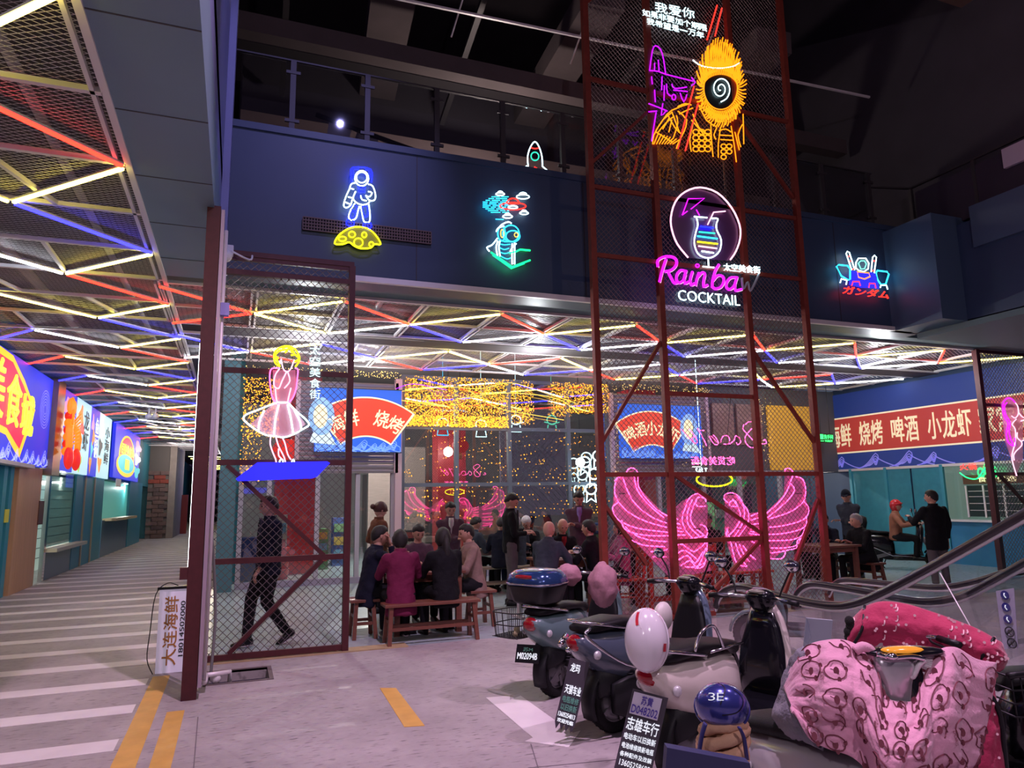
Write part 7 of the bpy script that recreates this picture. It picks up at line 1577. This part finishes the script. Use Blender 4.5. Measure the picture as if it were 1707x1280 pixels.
# ================================================================ ESCALATOR
es=thing('escalator','escalator foot with black handrails and glass sides at the right','escalator',(4.4,4.2,0))
M_hr=mat('handrail_rubber',(.02,.017,.02),.28,coat=.3)
def rail(px,X,nm,r=.030):
    P_=smooth_pts([gx(x,y,X) for x,y in px],5); b=MB(); b.tube(P_,r,10); b.build('handrail',M_hr,es); b=MB(); b.tube([p-V((0,0,r+.008)) for p in P_],.012,6); b.build('rail_guide',M_frame,es); return P_
RAa=[(1193,1012),(1200,992),(1215,980),(1240,977),(1290,990),(1340,1002),(1390,1009),(1425,1005),(1460,992),(1520,962),(1600,918),(1707,857),(1760,826)]
RBb=[(1322,1005),(1332,984),(1350,973),(1380,975),(1440,985),(1500,997),(1550,1002),(1600,994),(1650,970),(1707,938),(1760,908)]
RCc=[(1382,990),(1392,972),(1410,966),(1450,969),(1510,975),(1570,978),(1620,970),(1670,955),(1720,940)]
Pa=rail(RAa,4.35,'a'); Pb=rail(RBb,4.95,'b',.027); Pc_=rail(RCc,5.75,'c',.024)
def eglass(P_,drop):
    b=MB(); n=len(P_)
    for i in range(n-1):
        a,c=P_[i],P_[i+1]
        if c.y>a.y: continue
        za=max(.12,a.z-drop); zc=max(.12,c.z-drop); b.add([a-V((0,0,.03)),c-V((0,0,.03)),V((c.x,c.y,zc)),V((a.x,a.y,za))],[(0,1,2,3)])
    b.build('glass_side',glass('escalator_glass',(.86,.88,.90),.05),es)
eglass(Pa,.75); eglass(Pb,.75); eglass(Pc_,.75)
b=MB(); b.box((4.30,3.0,0),(4.40,6.0,.12)); b.box((4.90,2.6,0),(5.0,5.6,.12)); b.build('skirt',mat('brushed_steel',(.35,.33,.36),.35,.8),es)
b=MB(); b.box((4.4,3.4,0),(4.9,5.3,.04)); b.build('comb_plate',mat('brushed_steel'),es)
b=MB(); b.beam(gx(1590,1090,5.0),gx(1720,1065,5.0),.02,.03); b.build('metal_edge',M_frame,es)
# pictogram strip on the glass
st=thing('pictogram_strip','pale vertical strip with round safety pictograms on the escalator glass','sticker',gx(1670,1030,4.9))
b=MB(); b.poly([gx(x,y,4.88) for x,y in [(1660,985),(1690,980),(1697,1080),(1672,1082)]],(.004,0,0)); b.build('strip',mat('strip_lilac',(.45,.43,.55),.5),st,recalc=True)
for k,(px,py) in enumerate([(1675,992),(1677,1012),(1680,1032),(1683,1053),(1687,1072)]):
    c=gx(px,py,4.87); b=MB(); r=.030
    if k<3: b.add([c+V((0,r*math.cos(a),r*math.sin(a))) for a in [2*PI*j/16 for j in range(16)]],[tuple(range(16))])
    else: b.tube([c+V((0,r*math.cos(a),r*math.sin(a))) for a in [2*PI*j/16 for j in range(16)]],.004,4,closed=True); b.tube([c+V((0,-r*.7,r*.7)),c+V((0,r*.7,-r*.7))],.004,4)
    b.build('pictogram',mat('deep_blue_print',(.03,.03,.22),.5) if k<3 else M_black,st)
    b=MB(); b.tube([c+V((-.004,0,.014)),c+V((-.004,.004,0)),c+V((-.004,-.008,-.016))],.004,4); b.build('figure',TW if k<3 else M_black,st)
for (x,y,z,e) in [(-2.4,36.6,4.0,60),(-.9,45,4.0,60),(-2,28,4.2,30)]: lamp('corridor_fill_lamp','POINT',(x,y,z),e,(1,.85,.8),0)  # sourceless fills added to brighten the far corridor
for (x,y) in [(1.0,12.1),(5.2,12.1),(12.5,10.8)]: lamp('dining_fill_lamp','POINT',(x,y,3.95),60,(.92,.97,1),0)  # added fills brightening the dining floor, no fixtures there
lamp('roof_fill_lamp','POINT',(9.5,.5,8.0),40,(1,.72,.66),0)  # unseen fill added to lift the concrete at the upper right
